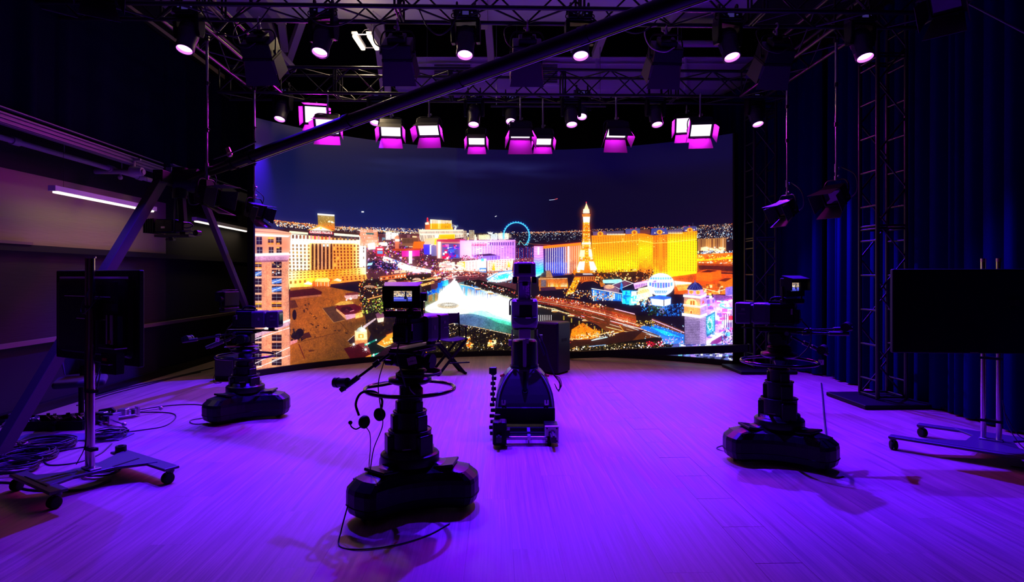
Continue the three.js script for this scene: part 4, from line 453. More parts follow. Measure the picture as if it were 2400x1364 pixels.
  // balloon sign on its plinth
  oval(1549, 667, 32, 27, '#fdfdff'); for (let k = -4; k <= 4; k++) { const x = 1549 + k * 6.2, h = Math.sqrt(Math.max(0, 1 - (k / 5) ** 2)); poly([[x - 2.2, 662], [x + 2.2, 662], [x + 2.2, 662 + 13 * h], [x - 2.2, 662 + 13 * h]], pick(['#2a70d8', '#1c5ac8', '#5a58b8', '#3a88e8'])); poly([[x * 0.92 + 124 - 2, 650], [x * 0.92 + 124 + 2, 650], [x * 0.92 + 124 + 2, 655 - Math.abs(k) * 0.2], [x * 0.92 + 124 - 2, 655]], '#3a90e0'); if (Math.abs(k) < 4) poly([[x * 0.75 + 387 - 1.8, 681], [x * 0.75 + 387 + 1.8, 681], [1549 + k * 3.4, 688], [1549 + k * 3.4 - 1, 688]], '#2a78d0'); } poly([[1531, 659], [1538, 657], [1538, 664], [1532, 664]], '#8a60c0'); poly([[1526, 661], [1573, 661], [1573, 662.6], [1526, 662.6]], '#ffd0e0');
  poly([[1536, 692], [1562, 692], [1560, 698], [1536, 698]], '#38d0ff'); poly([[1522, 696], [1546, 692], [1573, 696], [1573, 702], [1556, 704], [1522, 700]], '#1c50b8'); poly([[1524, 699], [1555, 702], [1555, 719], [1528, 715]], '#ffffff'); poly([[1557, 702], [1573, 699], [1572, 714], [1557, 719]], '#fffef4'); line([[1524, 699], [1555, 702], [1573, 698], [1572, 714], [1556, 719], [1528, 715], [1524, 699]], '#2060c0', 1.2);
  // square tower and the arcade beside it
  poly([[1650, 700], [1720, 690], [1720, 806], [1650, 806]], '#c8a0e8'); blocks(1652, 692, 1712, 790, 120, ['#ffffff', '#f8e0ff', '#ff60b8', '#60c8ff', '#e8b8ff', '#fff0f8', '#8a60c8'], 3, 14, 3, 10); for (let k = 0; k < 9; k++) box(1697 + k * 2.6, 736, 1698.2 + k * 2.6, 768, k % 2 ? '#ffffff' : '#3a2c50'); box(1708, 740, 1718, 750, '#d82848'); poly([[1670, 690], [1716, 694], [1716, 706], [1676, 704]], '#7a4a98'); for (const [x, y] of [[1700, 708], [1706, 716], [1712, 704]]) oval(x, y, 5, 4, '#fff4fb'); line([[1698, 704], [1716, 700]], '#ff40b0', 2.4); line([[1688, 716], [1700, 722], [1716, 722]], '#38b8f0', 2.6); poly([[1654, 800], [1694, 776], [1702, 782], [1672, 806], [1654, 806]], '#e8ecff'); poly([[1668, 800], [1696, 784], [1706, 790], [1680, 806], [1664, 806]], '#8a2c80'); specks(1690, 770, 1718, 806, 90, ['#2a60a8', '#e8f4ff', '#4a3c60', '#80b8f0', '#ffffff', '#141428'], 0.8, 2); poly([[1653, 742], [1676, 730], [1676, 778], [1656, 790]], '#2a7aa0'); poly([[1656, 745], [1674, 735], [1674, 774], [1658, 784]], '#58c0c8'); oval(1664, 758, 6, 16, '#e0f8ff'); oval(1664, 762, 3.6, 9, '#38a090'); specks(1654, 740, 1676, 784, 40, ['#2080c0', '#a0f0ff', '#e8ffff'], 0.8, 1.6);
  poly([[1604, 688], [1642, 690], [1655, 684], [1655, 806], [1605, 806]], '#8a78a0'); poly([[1642, 690], [1655, 686], [1653, 806], [1640, 806]], '#b098c8'); for (let k = 0; k < 32; k++) line([[1604, 746 + k * 1.95], [1640, 747 + k * 1.95], [1653, 744 + k * 1.95]], k % 2 ? 'rgba(60,50,80,0.7)' : 'rgba(200,180,220,0.5)', 0.6);
  poly([[1601, 690], [1641, 694], [1656, 688], [1656, 694], [1641, 700], [1601, 696]], '#fff8f0'); poly([[1603, 696], [1641, 700], [1641, 718], [1603, 714]], grad(1620, 696, 1620, 716, [[0, '#8a6878'], [1, '#ffb868']])); poly([[1608, 713], [1608, 706], [1613, 701], [1622, 700], [1630, 703], [1634, 708], [1634, 716]], '#ffd890'); for (const x of [1618, 1624]) box(x, 705, x + 4, 715, '#a85c18'); poly([[1643, 699], [1654, 695], [1654, 712], [1643, 717]], '#b088c8'); poly([[1645, 712], [1648, 702], [1651, 710]], '#e05048'); poly([[1601, 712], [1641, 717], [1656, 711], [1656, 716], [1641, 722], [1601, 718]], '#fff4e8'); poly([[1603, 718], [1641, 722], [1641, 738], [1603, 734]], '#e8a058'); oval(1620, 731, 4, 5, '#ffd080'); oval(1620, 732, 2.4, 3.4, '#9a5420'); poly([[1643, 721], [1654, 716], [1654, 734], [1643, 738]], '#a890c8'); poly([[1598, 733], [1641, 739], [1657, 733], [1657, 739], [1641, 746], [1598, 740]], '#fffaf2'); line([[1601, 716], [1641, 720]], '#e0a080', 0.8);
  poly([[1612, 690], [1612, 680], [1648, 678], [1650, 688], [1640, 692]], '#c898d8'); for (const [x, y] of [[1620, 684], [1636, 685]]) { oval(x, y, 5, 5, '#ffd040'); oval(x, y + 1, 3, 3.4, '#e08a20'); } poly([[1609, 679], [1614, 670], [1622, 664], [1629, 661], [1638, 664], [1645, 671], [1647, 679], [1630, 681]], '#16246a'); for (const x of [1614, 1622, 1629, 1637, 1643]) line([[1629, 661], [x, 679]], '#5a70c8', 0.7); line([[1609, 679], [1629, 681], [1647, 679]], '#ffe0ff', 1.2); line([[1629, 662], [1629, 657]], '#3050b0', 1.6);
  // grain of countless small windows and lamps, a little more contrast, then bloom around bright spots, painted into the picture
  const shot = c.getImageData(0, 0, CW, CH), px = shot.data, fine = valueNoise(91, 683, 300), mid = valueNoise(92, 160, 70);
  for (let y = 0, i = 0; y < CH; y++) for (let x = 0; x < CW; x++, i += 4) { const low = y > CH * 0.55 ? 1 : 0.12, k = 1 + low * (0.26 * (fine(x / CW, y / CH) - 0.5) + 0.16 * (mid(x / CW, y / CH) - 0.5)); for (let q = 0; q < 3; q++) px[i + q] = Math.min(255, 255 * Math.pow((px[i + q] * k) / 255, px[i + q] > 235 ? 1 : 1.14)); }
  c.putImageData(shot, 0, 0);
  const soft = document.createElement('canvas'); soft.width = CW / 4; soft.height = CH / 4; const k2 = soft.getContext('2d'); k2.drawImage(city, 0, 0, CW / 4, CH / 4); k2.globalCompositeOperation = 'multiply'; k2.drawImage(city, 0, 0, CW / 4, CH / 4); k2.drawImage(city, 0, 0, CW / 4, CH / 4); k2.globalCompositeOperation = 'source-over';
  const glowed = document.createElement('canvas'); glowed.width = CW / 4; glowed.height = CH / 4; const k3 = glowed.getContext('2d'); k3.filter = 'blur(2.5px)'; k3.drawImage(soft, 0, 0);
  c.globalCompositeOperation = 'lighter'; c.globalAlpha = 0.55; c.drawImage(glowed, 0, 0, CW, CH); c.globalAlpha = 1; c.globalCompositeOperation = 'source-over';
}
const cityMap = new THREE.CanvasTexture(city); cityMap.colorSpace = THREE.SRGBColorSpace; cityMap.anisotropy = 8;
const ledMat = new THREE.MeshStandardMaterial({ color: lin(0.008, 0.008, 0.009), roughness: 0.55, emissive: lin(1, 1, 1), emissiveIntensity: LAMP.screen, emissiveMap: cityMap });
{
  const t = thing('video_wall', 'huge curved video wall showing a bright city skyline at night', 'screen', V(0, 0, 0));
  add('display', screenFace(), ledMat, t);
  add('cabinet_back', [arcBand(SC.R + 0.012, SC.R + 0.14, SC.y0, SC.y1, SA0, SA1)], M.black, t);
  add('plinth', [arcBand(SC.R - 0.06, SC.R + 0.2, 0, SC.y0, SA0 - 0.004, SA1 + 0.004)], M.satin, t);
  for (const a of [SA0, SA1]) { const s = a < 0 ? -1 : 1; add('edge_trim', [arcBand(SC.R - 0.004, SC.R + 0.15, 0, SC.y1 + 0.01, a + (s < 0 ? -0.006 : 0.0005), a + (s < 0 ? -0.0005 : 0.006), 1)], M.black, t); }
  const b = thing('equipment_rail', 'long black rail propped slantwise along the foot of the video wall', 'rail', V(0, 0, 0));
  const p = plan(0.95, 0.07, 11.66), q = plan(4.02, 0.36, 10.38);
  add('profile', [beam(p, q, 0.1, 0.13)], M.black, b); add('foot', [rod(q.clone().setY(0), q, 0.03)], M.black, b); add('end_plate', [beam(q.clone().add(V(-0.01, 0, 0)), q.clone().add(V(0.03, 0, 0.002)), 0.14, 0.16)], M.satin, b); add('end_plate', [beam(p.clone().add(V(-0.03, 0, 0)), p, 0.12, 0.13)], M.satin, b);
}

// ================================================================ lattice trusses and towers
// local x runs along the truss, y up, z across; the origin is the lower near corner
function truss(name, label, pos, turn, L, s, pitch, opts = {}) {
  const t = thing(name, label, 'truss', pos, turn), R = 0.024, r = 0.011;
  if (opts.upright) t.rotation.set(0, turn, Math.PI / 2, 'YXZ');
  const chord = rod(V(0, 0, 0), V(L, 0, 0), R, R, 12);
  for (const [y, z] of [[0, 0], [s, 0], [0, -s], [s, -s]]) { const m = add('chord', chord, M.truss, t); m.position.set(0, y, z); }
  const n = Math.round(L / pitch), p = L / n, up = rod(V(0, 0, 0), V(p, s, 0), r, r, 6), dn = rod(V(0, s, 0), V(p, 0, 0), r, r, 6), uz = rod(V(0, 0, 0), V(p, 0, -s), r, r, 6), dz = rod(V(0, 0, -s), V(p, 0, 0), r, r, 6), vy = rod(V(0, 0, 0), V(0, s, 0), r * 1.2, r * 1.2, 8), vz = rod(V(0, 0, 0), V(0, 0, -s), r * 1.2, r * 1.2, 8);
  const put = (g, x, y, z) => { const m = add('brace', g, M.truss, t); m.position.set(x, y, z); };
  const zig = opts.faces ?? 'xxxx';
  for (let k = 0; k < n; k++) {
    if (zig[0] === 'x') put(k % 2 ? dn : up, k * p, 0, 0);
    if (zig[1] === 'x') put(k % 2 ? up : dn, k * p, 0, -s);
    if (zig[2] === 'x') put(k % 2 ? dz : uz, k * p, 0, 0);
    if (zig[3] === 'x') put(k % 2 ? uz : dz, k * p, s, 0);
    if (zig[2] === 'r') put(vz, (k + 0.5) * p, 0, 0);
    if (zig[3] === 'r') put(vz, (k + 0.5) * p, s, 0);
    if (zig[0] === 'r') put(vy, (k + 0.5) * p, 0, 0);
  }
  const ends = []; for (let x = 0; x <= L + 0.01; x += opts.module ?? 2.4) ends.push(Math.min(x, L));
  for (const x of ends) for (const o of [-0.02, 0.02]) { if (x + o < 0 || x + o > L) continue; put(vy, x + o, 0, 0); put(vy, x + o, 0, -s); put(vz, x + o, 0, 0); put(vz, x + o, s, 0); }
  return t;
}
const GRID = 4.45, S = 0.4;
truss('lighting_truss', 'front black lighting truss across the top of the picture, carrying the six largest beam lamps', V(-5.0, GRID, -6.5), 0, 9.9, S, 0.41, { module: 1.98 });
truss('lighting_truss', 'rear black lighting truss in front of the city screen, carrying the pink glowing panels', V(-4.3, GRID, -9.62), 0, 9.0, S, 0.41, { module: 1.8 });
truss('lighting_truss', 'black side truss running from front truss to rear truss beside the high dark curtain', V(-3.72, GRID, -9.6), Math.PI / 2 * -1, 2.7, S, 0.42, { module: 2.7 });
truss('lighting_truss', 'black side truss running from front to rear near the black stage curtains', V(3.92, GRID, -9.6), Math.PI / 2 * -1, 2.7, S, 0.42, { module: 2.7 });
function tower(name, label, x, z, h, s, base) {
  const t = truss(name, label, V(x + s, 0.07, z), 0, h, s, 0.425, { upright: true, faces: 'xxrr', module: 2.13 });
  const b = thing('ballast_plate', 'flat black ' + base, 'plate', V(x + s / 2, 0, z - s / 2));
  add('plate', [rb(0.92, 0.05, 0.86, 0.012, -0.06, 0.03, 0.05)], M.black, b);
  add('foot', [bx(0.84, 0.012, 0.78, -0.06, 0.006, 0.05)], M.rubber, b);
  return t;
}
tower('truss_tower', 'tall black lattice tower with ladder rungs, beside the blank monitor on wheels', 4.74, -7.42, 4.8, 0.36, 'steel base plate under the nearer lattice tower');
tower('truss_tower', 'thin far lattice tower standing just past the edge of the city screen', 4.3, -9.98, 4.4, 0.36, 'steel base plate under the far lattice tower');

// ================================================================ moving heads: clamp, base, yoke, and a barrel with a recessed glowing lens
const HEAD = {
  barrel: la([[0, 0.13], [0.06, 0.128], [0.1, 0.1], [0.108, 0.05], [0.108, -0.04], [0.1, -0.08], [0.092, -0.17], [0.098, -0.175], [0.098, -0.226], [0.09, -0.229], [0.083, -0.225], [0.08, -0.188], [0.0, -0.188]]),
  rim: la([[0.0825, -0.226], [0.0795, -0.19], [0.0805, -0.19], [0.0835, -0.226], [0.0825, -0.226]]),
  lens: la([[0, -0.205], [0.03, -0.2035], [0.055, -0.2], [0.079, -0.193]], 32),
  fins: join([0.07, 0.045, 0.02].map((y) => tor(0.108, 0.006, 0, y, 0))), clip: join([bx(0.05, 0.16, 0.02, 0, -0.05, 0.1, -0.06), bx(0.012, 0.14, 0.05, 0.095, -0.08, 0.02)]),
  base: join([rb(0.27, 0.085, 0.2, 0.02, 0, 0.245, 0), rb(0.24, 0.03, 0.18, 0.012, 0, 0.195, 0)]), panel: join([bx(0.07, 0.04, 0.006, 0, 0.245, 0.101), bx(0.02, 0.012, 0.006, -0.07, 0.25, 0.101), bx(0.02, 0.012, 0.006, 0.07, 0.25, 0.101)]),
  clamp: join([bx(0.3, 0.02, 0.05, 0, 0.3, 0), ...[-1, 1].flatMap((s) => [bx(0.03, 0.05, 0.045, s * 0.1, 0.325, 0), tor(0.03, 0.012, s * 0.1, 0.37, 0, 0, Math.PI / 2)])]),
  yoke: join([bx(0.3, 0.03, 0.1, 0, 0.18, 0), ...[-1, 1].map((s) => ext([[-0.055, 0.19], [0.055, 0.19], [0.05, 0.02], [0.03, -0.05], [-0.03, -0.05], [-0.05, 0.02]], 0.045, 0.008).rotateY(Math.PI / 2).translate(s * 0.14, 0, 0))]), handle: [-1, 1].map((s) => clean(wire([V(s * 0.13, 0.26, 0.05), V(s * 0.155, 0.25, 0.05), V(s * 0.155, 0.22, 0.05), V(s * 0.13, 0.21, 0.05)], 0.006))),
};
const lensGlow = glow([1.0, 0.36, 1.15], 4), rimGlow = std([0.55, 0.4, 0.55], 0.4), dispGlow = glow([0.03, 0.02, 0.14], 1);
function movingHead(label, px, py, d, aim, power, group) {
  const lens = at(px, py, d), v = aim.clone().sub(lens).normalize(), pivot = lens.clone().addScaledVector(v, -0.205);
  const t = thing('moving_head', label, 'stage light', pivot, 0, group);
  add('clamp', HEAD.clamp, M.iron, t); const b = add('base', HEAD.base, M.satin, t); add('display', HEAD.panel, dispGlow, b); for (const g of HEAD.handle) add('handle', g, M.satin, b);
  const pan = Math.atan2(-v.x, -v.z), tilt = Math.acos(-v.y), y = add('yoke', HEAD.yoke, M.satin, t); y.rotation.y = pan;
  const h = sub(t, 'head'); h.rotation.set(tilt, pan, 0, 'YXZ');
  add('barrel', HEAD.barrel, M.charcoal, h); add('cooling_fins', HEAD.fins, M.satin, h); add('side_clip', HEAD.clip, M.casing, h); add('lens', HEAD.lens, lensGlow, h); add('inner_rim', HEAD.rim, rimGlow, h);
  const l = new THREE.SpotLight(LAMP.headColor, power, 0, LAMP.headAngle, 0.75, 2); l.name = 'beam'; l.position.set(0, -0.235, 0); l.target.position.set(0, -3, 0); l.shadow.radius = 1.3; l.castShadow = true; l.shadow.mapSize.set(1024, 1024); h.add(l, l.target);
  return t;
}
[[433, 113, 'first beam lamp of the front truss, over the high dark curtain'], [750, 120, 'second beam lamp of the front truss, beside the bright twin ceiling tubes'], [1090, 126, 'third beam lamp of the front truss, directly above the middle of the stage'], [1361, 128, 'fourth beam lamp of the front truss, with the long black boom passing across its yoke'], [1715, 131, 'fifth beam lamp of the front truss, with a warm sheen on its barrel'], [2027, 132, 'sixth beam lamp of the front truss, above the tall lattice tower']]
  .forEach(([x, y, label]) => { const X = ((x - 1200) / F) * 6.75; movingHead(label, x, y, 6.75, plan(X * (Math.abs(X) > 3 ? 1.08 : 1.2), 0, 5.35), LAMP.headFront * (Math.abs(X) > 3 ? 0.55 : 1), 'beam lamps on the front truss'); });
[[656, 277, 'first beam lamp of the rear truss, at the corner of the city screen'], [880, 286, 'second beam lamp of the rear truss, half behind the black boom'], [1110, 290, 'third beam lamp of the rear truss, above the lower pink panel'], [1340, 290, 'fourth beam lamp of the rear truss, between two groups of pink panels'], [1540, 290, 'fifth beam lamp of the rear truss, below the unlit lamp with white cables'], [1776, 289, 'sixth beam lamp of the rear truss, past the right edge of the city screen']]
  .forEach(([x, y, label]) => { const X = ((x - 1200) / F) * 9.8; movingHead(label, x, y, 9.8, plan(X * 1.12, 0, 8.3), LAMP.headBack, 'beam lamps on the rear truss'); });
{ const a = at(1150, 250, 10.9).setY(4.62), b = at(1420, 250, 10.9).setY(4.62), t = thing('lighting_bar', 'short dark pipe behind the rear truss that carries the two far beam lamps', 'bar', a.clone()); const q = b.clone().sub(a); add('pipe', [rod(V(0, 0, 0), q, 0.024)], M.iron, t); for (const k of [0.05, 0.95]) add('hanger', [rod(q.clone().multiplyScalar(k), q.clone().multiplyScalar(k).setY(TOP - 4.6), 0.008)], M.steel, t); }
movingHead('small far beam lamp peeping out behind the hanging pole next to a pink panel', 1197, 283, 10.9, plan(-0.2, 0, 8.4), 18, 'far beam lamps'); movingHead('small far beam lamp half hidden behind the fourth rear beam lamp', 1364, 272, 10.9, plan(0.9, 0, 8.4), 18, 'far beam lamps');

// ================================================================ panel lamps with four barn doors
const panelGlow = glow([1.0, 0.93, 1.0], 1.15), darkGlass = M.glass;
function panelLamp(name, label, category, pos, yaw, tilt, o = {}) {
  const w = o.w ?? 0.3, h = o.h ?? 0.22, dp = o.depth ?? 0.12, L = o.leaf ?? 0.19, t = thing(name, label, category, pos, yaw, o.group);
  const g = sub(t, 'head'); g.rotation.x = tilt;                                              // the head looks along its local +z
  add('housing', [rb(w + 0.05, h + 0.05, dp, 0.012, 0, 0, -dp / 2), rb(w * 0.7, h * 0.8, 0.06, 0.01, 0, 0, -dp - 0.03), bx(w * 0.4, 0.025, 0.03, 0, h * 0.25, -dp - 0.07), bx(0.05, 0.03, 0.02, -w * 0.2, -h * 0.2, -dp - 0.065)], M.satin, g);
  add('frame', [bx(w + 0.06, 0.02, 0.03, 0, h / 2 + 0.02, 0.01), bx(w + 0.06, 0.02, 0.03, 0, -h / 2 - 0.02, 0.01), bx(0.02, h + 0.06, 0.03, w / 2 + 0.02, 0, 0.01), bx(0.02, h + 0.06, 0.03, -w / 2 - 0.02, 0, 0.01)], M.black, g);
  add('emitter', [rb(w, h, 0.012, 0.004, 0, 0, 0.004)], o.lit ? panelGlow : darkGlass, g);
  const fl = o.flare ?? 0.35, leafH = ext([[-w / 2 - 0.01, 0], [w / 2 + 0.01, 0], [w / 2 + L * 0.2, L], [-w / 2 - L * 0.2, L]], 0.004, 0.001), leafV = ext([[-h / 2, 0], [h / 2, 0], [h / 2 + L * 0.12, L * 0.8], [-h / 2 - L * 0.12, L * 0.8]], 0.004, 0.001);
  for (const s of [1, -1]) { const m = add('barn_door', leafH, M.leaf, g); m.position.set(0, s * (h / 2 + 0.03), 0.02); m.rotation.x = Math.PI / 2 - s * (s > 0 ? o.topFlare ?? fl : fl); const q = add('barn_door', leafV, M.leaf, g); q.position.set(s * (w / 2 + 0.03), 0, 0.02); q.rotation.set(0, s * -(Math.PI / 2 - fl) , Math.PI / 2 * s, 'YXZ'); q.rotation.set(Math.PI / 2, 0, 0); q.rotation.order = 'ZYX'; q.rotation.set(Math.PI / 2 - fl, 0, -s * Math.PI / 2); }
  add('hinge', [-1, 1].flatMap((s) => [bx(0.03, 0.012, 0.02, s * w * 0.3, h / 2 + 0.03, 0.022), bx(0.03, 0.012, 0.02, s * w * 0.3, -h / 2 - 0.03, 0.022)]), M.iron, g);
  if (o.badge) add('badge', [bx(0.07, 0.022, 0.004, 0.02, h / 2 + 0.03 + L * 0.34, L * 0.86 + 0.02)], M.silver, g);
  const Y = o.yoke ?? 0.2, side = w / 2 + 0.045;
  add('yoke', [wire([V(-side, 0, -dp / 2), V(-side, Y * 0.7, -dp / 2), V(-side + 0.04, Y, -dp / 2), V(0, Y + 0.005, -dp / 2), V(side - 0.04, Y, -dp / 2), V(side, Y * 0.7, -dp / 2), V(side, 0, -dp / 2)], 0.009, 40), cy(0.022, 0.03, -side, 0, -dp / 2, 0, 0, Math.PI / 2), cy(0.022, 0.03, side, 0, -dp / 2, 0, 0, Math.PI / 2)], M.iron, t);
  const top = o.top ?? GRID; if (top > pos.y + Y) add('spigot', [rod(V(0, Y, -dp / 2), V(0, top - pos.y, -dp / 2), 0.014), cy(0.022, 0.05, 0, Y + 0.03, -dp / 2), ...(o.low ? [] : [tor(0.03, 0.011, 0, top - pos.y + 0.0, -dp / 2, 0, Math.PI / 2)]), ball(0.016, 0.03, Y + 0.05, -dp / 2)], M.steel, t);
  if (o.cord && top > pos.y) { const m = add('power_cord', [wire([V(0.05, top - pos.y, -0.08), V(side + 0.06, Y * 1.2, -0.1), V(side + 0.03, 0.05, -dp - 0.05), V(0.06, -0.01, -dp - 0.08), V(-0.04, 0.04, -dp - 0.09)], 0.007, 40)], o.cord, t); }
  if (o.lit) { const l = new THREE.RectAreaLight(LAMP.panelColor, LAMP.panel, w * 0.96, h * 0.96); l.name = 'panel_glow'; l.position.set(0, 0, 0.014); l.rotation.y = Math.PI; g.add(l); }
  return t;
}
const deg = Math.PI / 180;
for (const [x, y, d, tilt, yaw, label, o] of [
  [740, 269, 10.0, 26, 12, 'pink panel lamp facing out squarely, the highest one, above the black boom', { w: 0.33, h: 0.26 }], [767, 296, 9.5, 40, 8, 'pink panel lamp with its lower half hidden by the black boom', { w: 0.33, h: 0.24 }], [916, 305, 9.7, 50, 6, 'pink panel lamp just past the black boom, one side flap lit', {}],
  [1004, 303, 9.7, 52, -5, 'pink panel lamp hanging alone with a broad lower flap', { w: 0.31, flare: 0.45 }], [1117, 327, 10.12, 58, 0, 'narrow pink panel lamp hung low under the third rear beam lamp', { w: 0.26, leaf: 0.14 }], [1220, 312, 9.7, 64, 0, 'flat-looking pink panel lamp with a deep bright lower flap, beside a lower small one', { leaf: 0.24 }],
  [1273, 328, 9.9, 58, 0, 'small pink panel lamp hung lowest of all on a short white pole', { w: 0.26, h: 0.2, leaf: 0.13 }], [1446, 311, 9.7, 65, 2, 'lone pink panel lamp steeply tilted down between two rear beam lamps', { leaf: 0.22 }], [1610, 293, 10.3, 40, -14, 'pink panel lamp mostly hidden behind a nearer pink panel near the screen edge', { w: 0.34, h: 0.26 }], [1643, 303, 9.6, 46, -9, 'nearer bright pink panel lamp of the overlapping pair near the screen edge', { w: 0.3, h: 0.24, leaf: 0.2 }]])
  panelLamp('panel_light', label, 'stage light', at(x, y, d), yaw * deg, tilt * deg, { lit: true, group: 'pink panel lamps on the rear truss', ...o });
for (const [x, y, d, yaw, label, o] of [[614, 128, 7.15, 177, 'unlit black panel lamp seen from behind, with a tan-lit side flap', {}], [935, 130, 7.15, 178, 'unlit black panel lamp seen from behind, next to the bright twin ceiling tubes', {}], [1235, 132, 7.15, 180, 'unlit black panel lamp seen from behind, under the middle of the black boom', {}], [1556, 138, 7.15, 182, 'unlit black panel lamp seen from behind with pale looping cables', { cord: M.white }], [1812, 140, 7.2, 183, 'unlit black panel lamp in deep shadow near the sixth rear beam lamp', {}]])
  panelLamp('panel_light', label, 'stage light', at(x, y, 6.98 + ((x - 1200) / F) * 0.2), yaw * deg, 52 * deg, { w: 0.28, h: 0.25, depth: 0.16, leaf: 0.27, flare: 0.1, topFlare: 0.08, yoke: 0.24, cord: M.cable, badge: true, group: 'unlit panel lamps on the front truss', ...o });

// lamps that hang low on telescopic poles
function dropPole(label, px, d, yTop, yBot, joints) {
  const a = at(px, 0, d).setY(yTop), b = a.clone().setY(yBot), t = thing('drop_pole', label, 'pole', b, 0, 'drop poles below the side trusses');
  const H = yTop - yBot; let y = H, k = 0; for (const j of [...joints, 1]) { const y2 = H * (1 - j); add('section', [cy(0.016 - k * 0.0025, y - y2, 0, (y + y2) / 2, 0, 0, 0, 0, undefined, 12)], k % 2 ? M.chrome : M.steel, t); if (j < 1) add('collar', [cy(0.022, 0.05, 0, y2, 0), rod(V(0, y2, 0), V(0.05, y2 + 0.005, 0.02), 0.006)], M.iron, t); y = y2; k++; }
  add('clamp', [tor(0.03, 0.012, 0, H + 0.02, 0, 0, Math.PI / 2), bx(0.05, 0.06, 0.04, 0, H - 0.02, 0), bx(0.44, 0.03, 0.04, 0, H + 0.03, 0)], M.iron, t); add('socket', [cy(0.02, 0.1, 0, 0.03, 0), ball(0.018, 0.03, 0.03, 0)], M.steel, t);
  return b;
}
const P1 = dropPole('tall chrome drop pole over the crane pivot, lit magenta halfway down', 485, 7.3, 4.45, 2.86, [0.35, 0.7]), P2 = dropPole('chrome drop pole at the left edge of the city screen', 596, 9.25, 4.45, 2.9, [0.4, 0.75]), P3 = dropPole('chrome drop pole nearest to the far lattice tower', 1845, 8.6, 4.45, 2.86, [0.3, 0.6]), P4 = dropPole('long chrome drop pole just beside the tall lattice tower', 1960, 7.35, 4.45, 2.86, [0.35, 0.65]);
const low = { w: 0.21, h: 0.17, depth: 0.12, leaf: 0.22, flare: 0.22, yoke: 0.2, top: 2.9, low: true, cord: M.cable, group: 'lamps on drop poles' };
panelLamp('panel_light', 'barn-door lamp on a drop pole behind the crane pivot, flaps opening sideways', 'stage light', P1.clone().add(V(0.06, -0.32, 0.02)), 75 * deg, 12 * deg, { ...low, leaf: 0.25 });
panelLamp('panel_light', 'barn-door lamp overlapping the left edge of the city screen', 'stage light', P2.clone().add(V(0.055, -0.34, 0.03)), 62 * deg, 22 * deg, { ...low, leaf: 0.22 });
panelLamp('panel_light', 'barn-door lamp with purple flap edges, hung beside the far lattice tower', 'stage light', P3.clone().add(V(-0.055, -0.34, 0.02)), -72 * deg, 30 * deg, { ...low, leaf: 0.2 });
panelLamp('panel_light', 'barn-door lamp with a wide purple flap, hung left of the tall lattice tower', 'stage light', P4.clone().add(V(-0.055, -0.32, 0.03)), -62 * deg, 34 * deg, { ...low, leaf: 0.22 });
panelLamp('panel_light', 'barn-door lamp cut by the top of the frame over the black curtains', 'stage light', at(2218, 5, 5.2), -48 * deg, 42 * deg, { ...low, leaf: 0.26, top: GRID + 1.2, yoke: 0.3, group: 'lamps cut by the top edge' });
panelLamp('panel_light', 'barn-door lamp cut by the top of the frame over the high dark curtain', 'stage light', at(232, -30, 5.2), 35 * deg, 40 * deg, { ...low, leaf: 0.24, top: GRID + 1.4, yoke: 0.3, group: 'lamps cut by the top edge' });

{ // warm twin-tube lamp under the ceiling
  const p = at(858, 100, 9.9), t = thing('ceiling_lamp', 'bright warm twin-tube ceiling lamp hanging behind the front truss', 'lamp', p, -YAW);
  for (const s of [-0.115, 0.115]) { add('tube', [rb(0.075, 0.05, 0.58, 0.02, s, 0, 0)], glow([1, 0.85, 0.6], 1.8), t); add('housing', [bx(0.085, 0.035, 0.6, s, 0.045, 0)], M.white, t); }
  add('crossbar', [bx(0.24, 0.012, 0.02, 0, 0.02, 0.28), bx(0.24, 0.012, 0.02, 0, 0.02, -0.28)], M.white, t); add('hanger', [wire([V(-0.11, 0.06, 0), V(-0.03, 0.2, 0), V(0.05, 0.22, 0)], 0.004), rod(V(0.11, 0.06, 0), V(0.11, 0.58, 0), 0.005)], M.steel, t);
  const l = new THREE.RectAreaLight(LAMP.ceilingColor, LAMP.ceiling, 0.3, 0.56); l.name = 'lamp_glow'; l.position.set(0, -0.03, 0); l.rotation.x = -Math.PI / 2; t.add(l);
  const up = new THREE.PointLight(LAMP.ceilingColor, 0.5); up.name = 'lamp_spill'; up.position.set(0, 0.02, 0.38); up.castShadow = true; t.add(up);
}

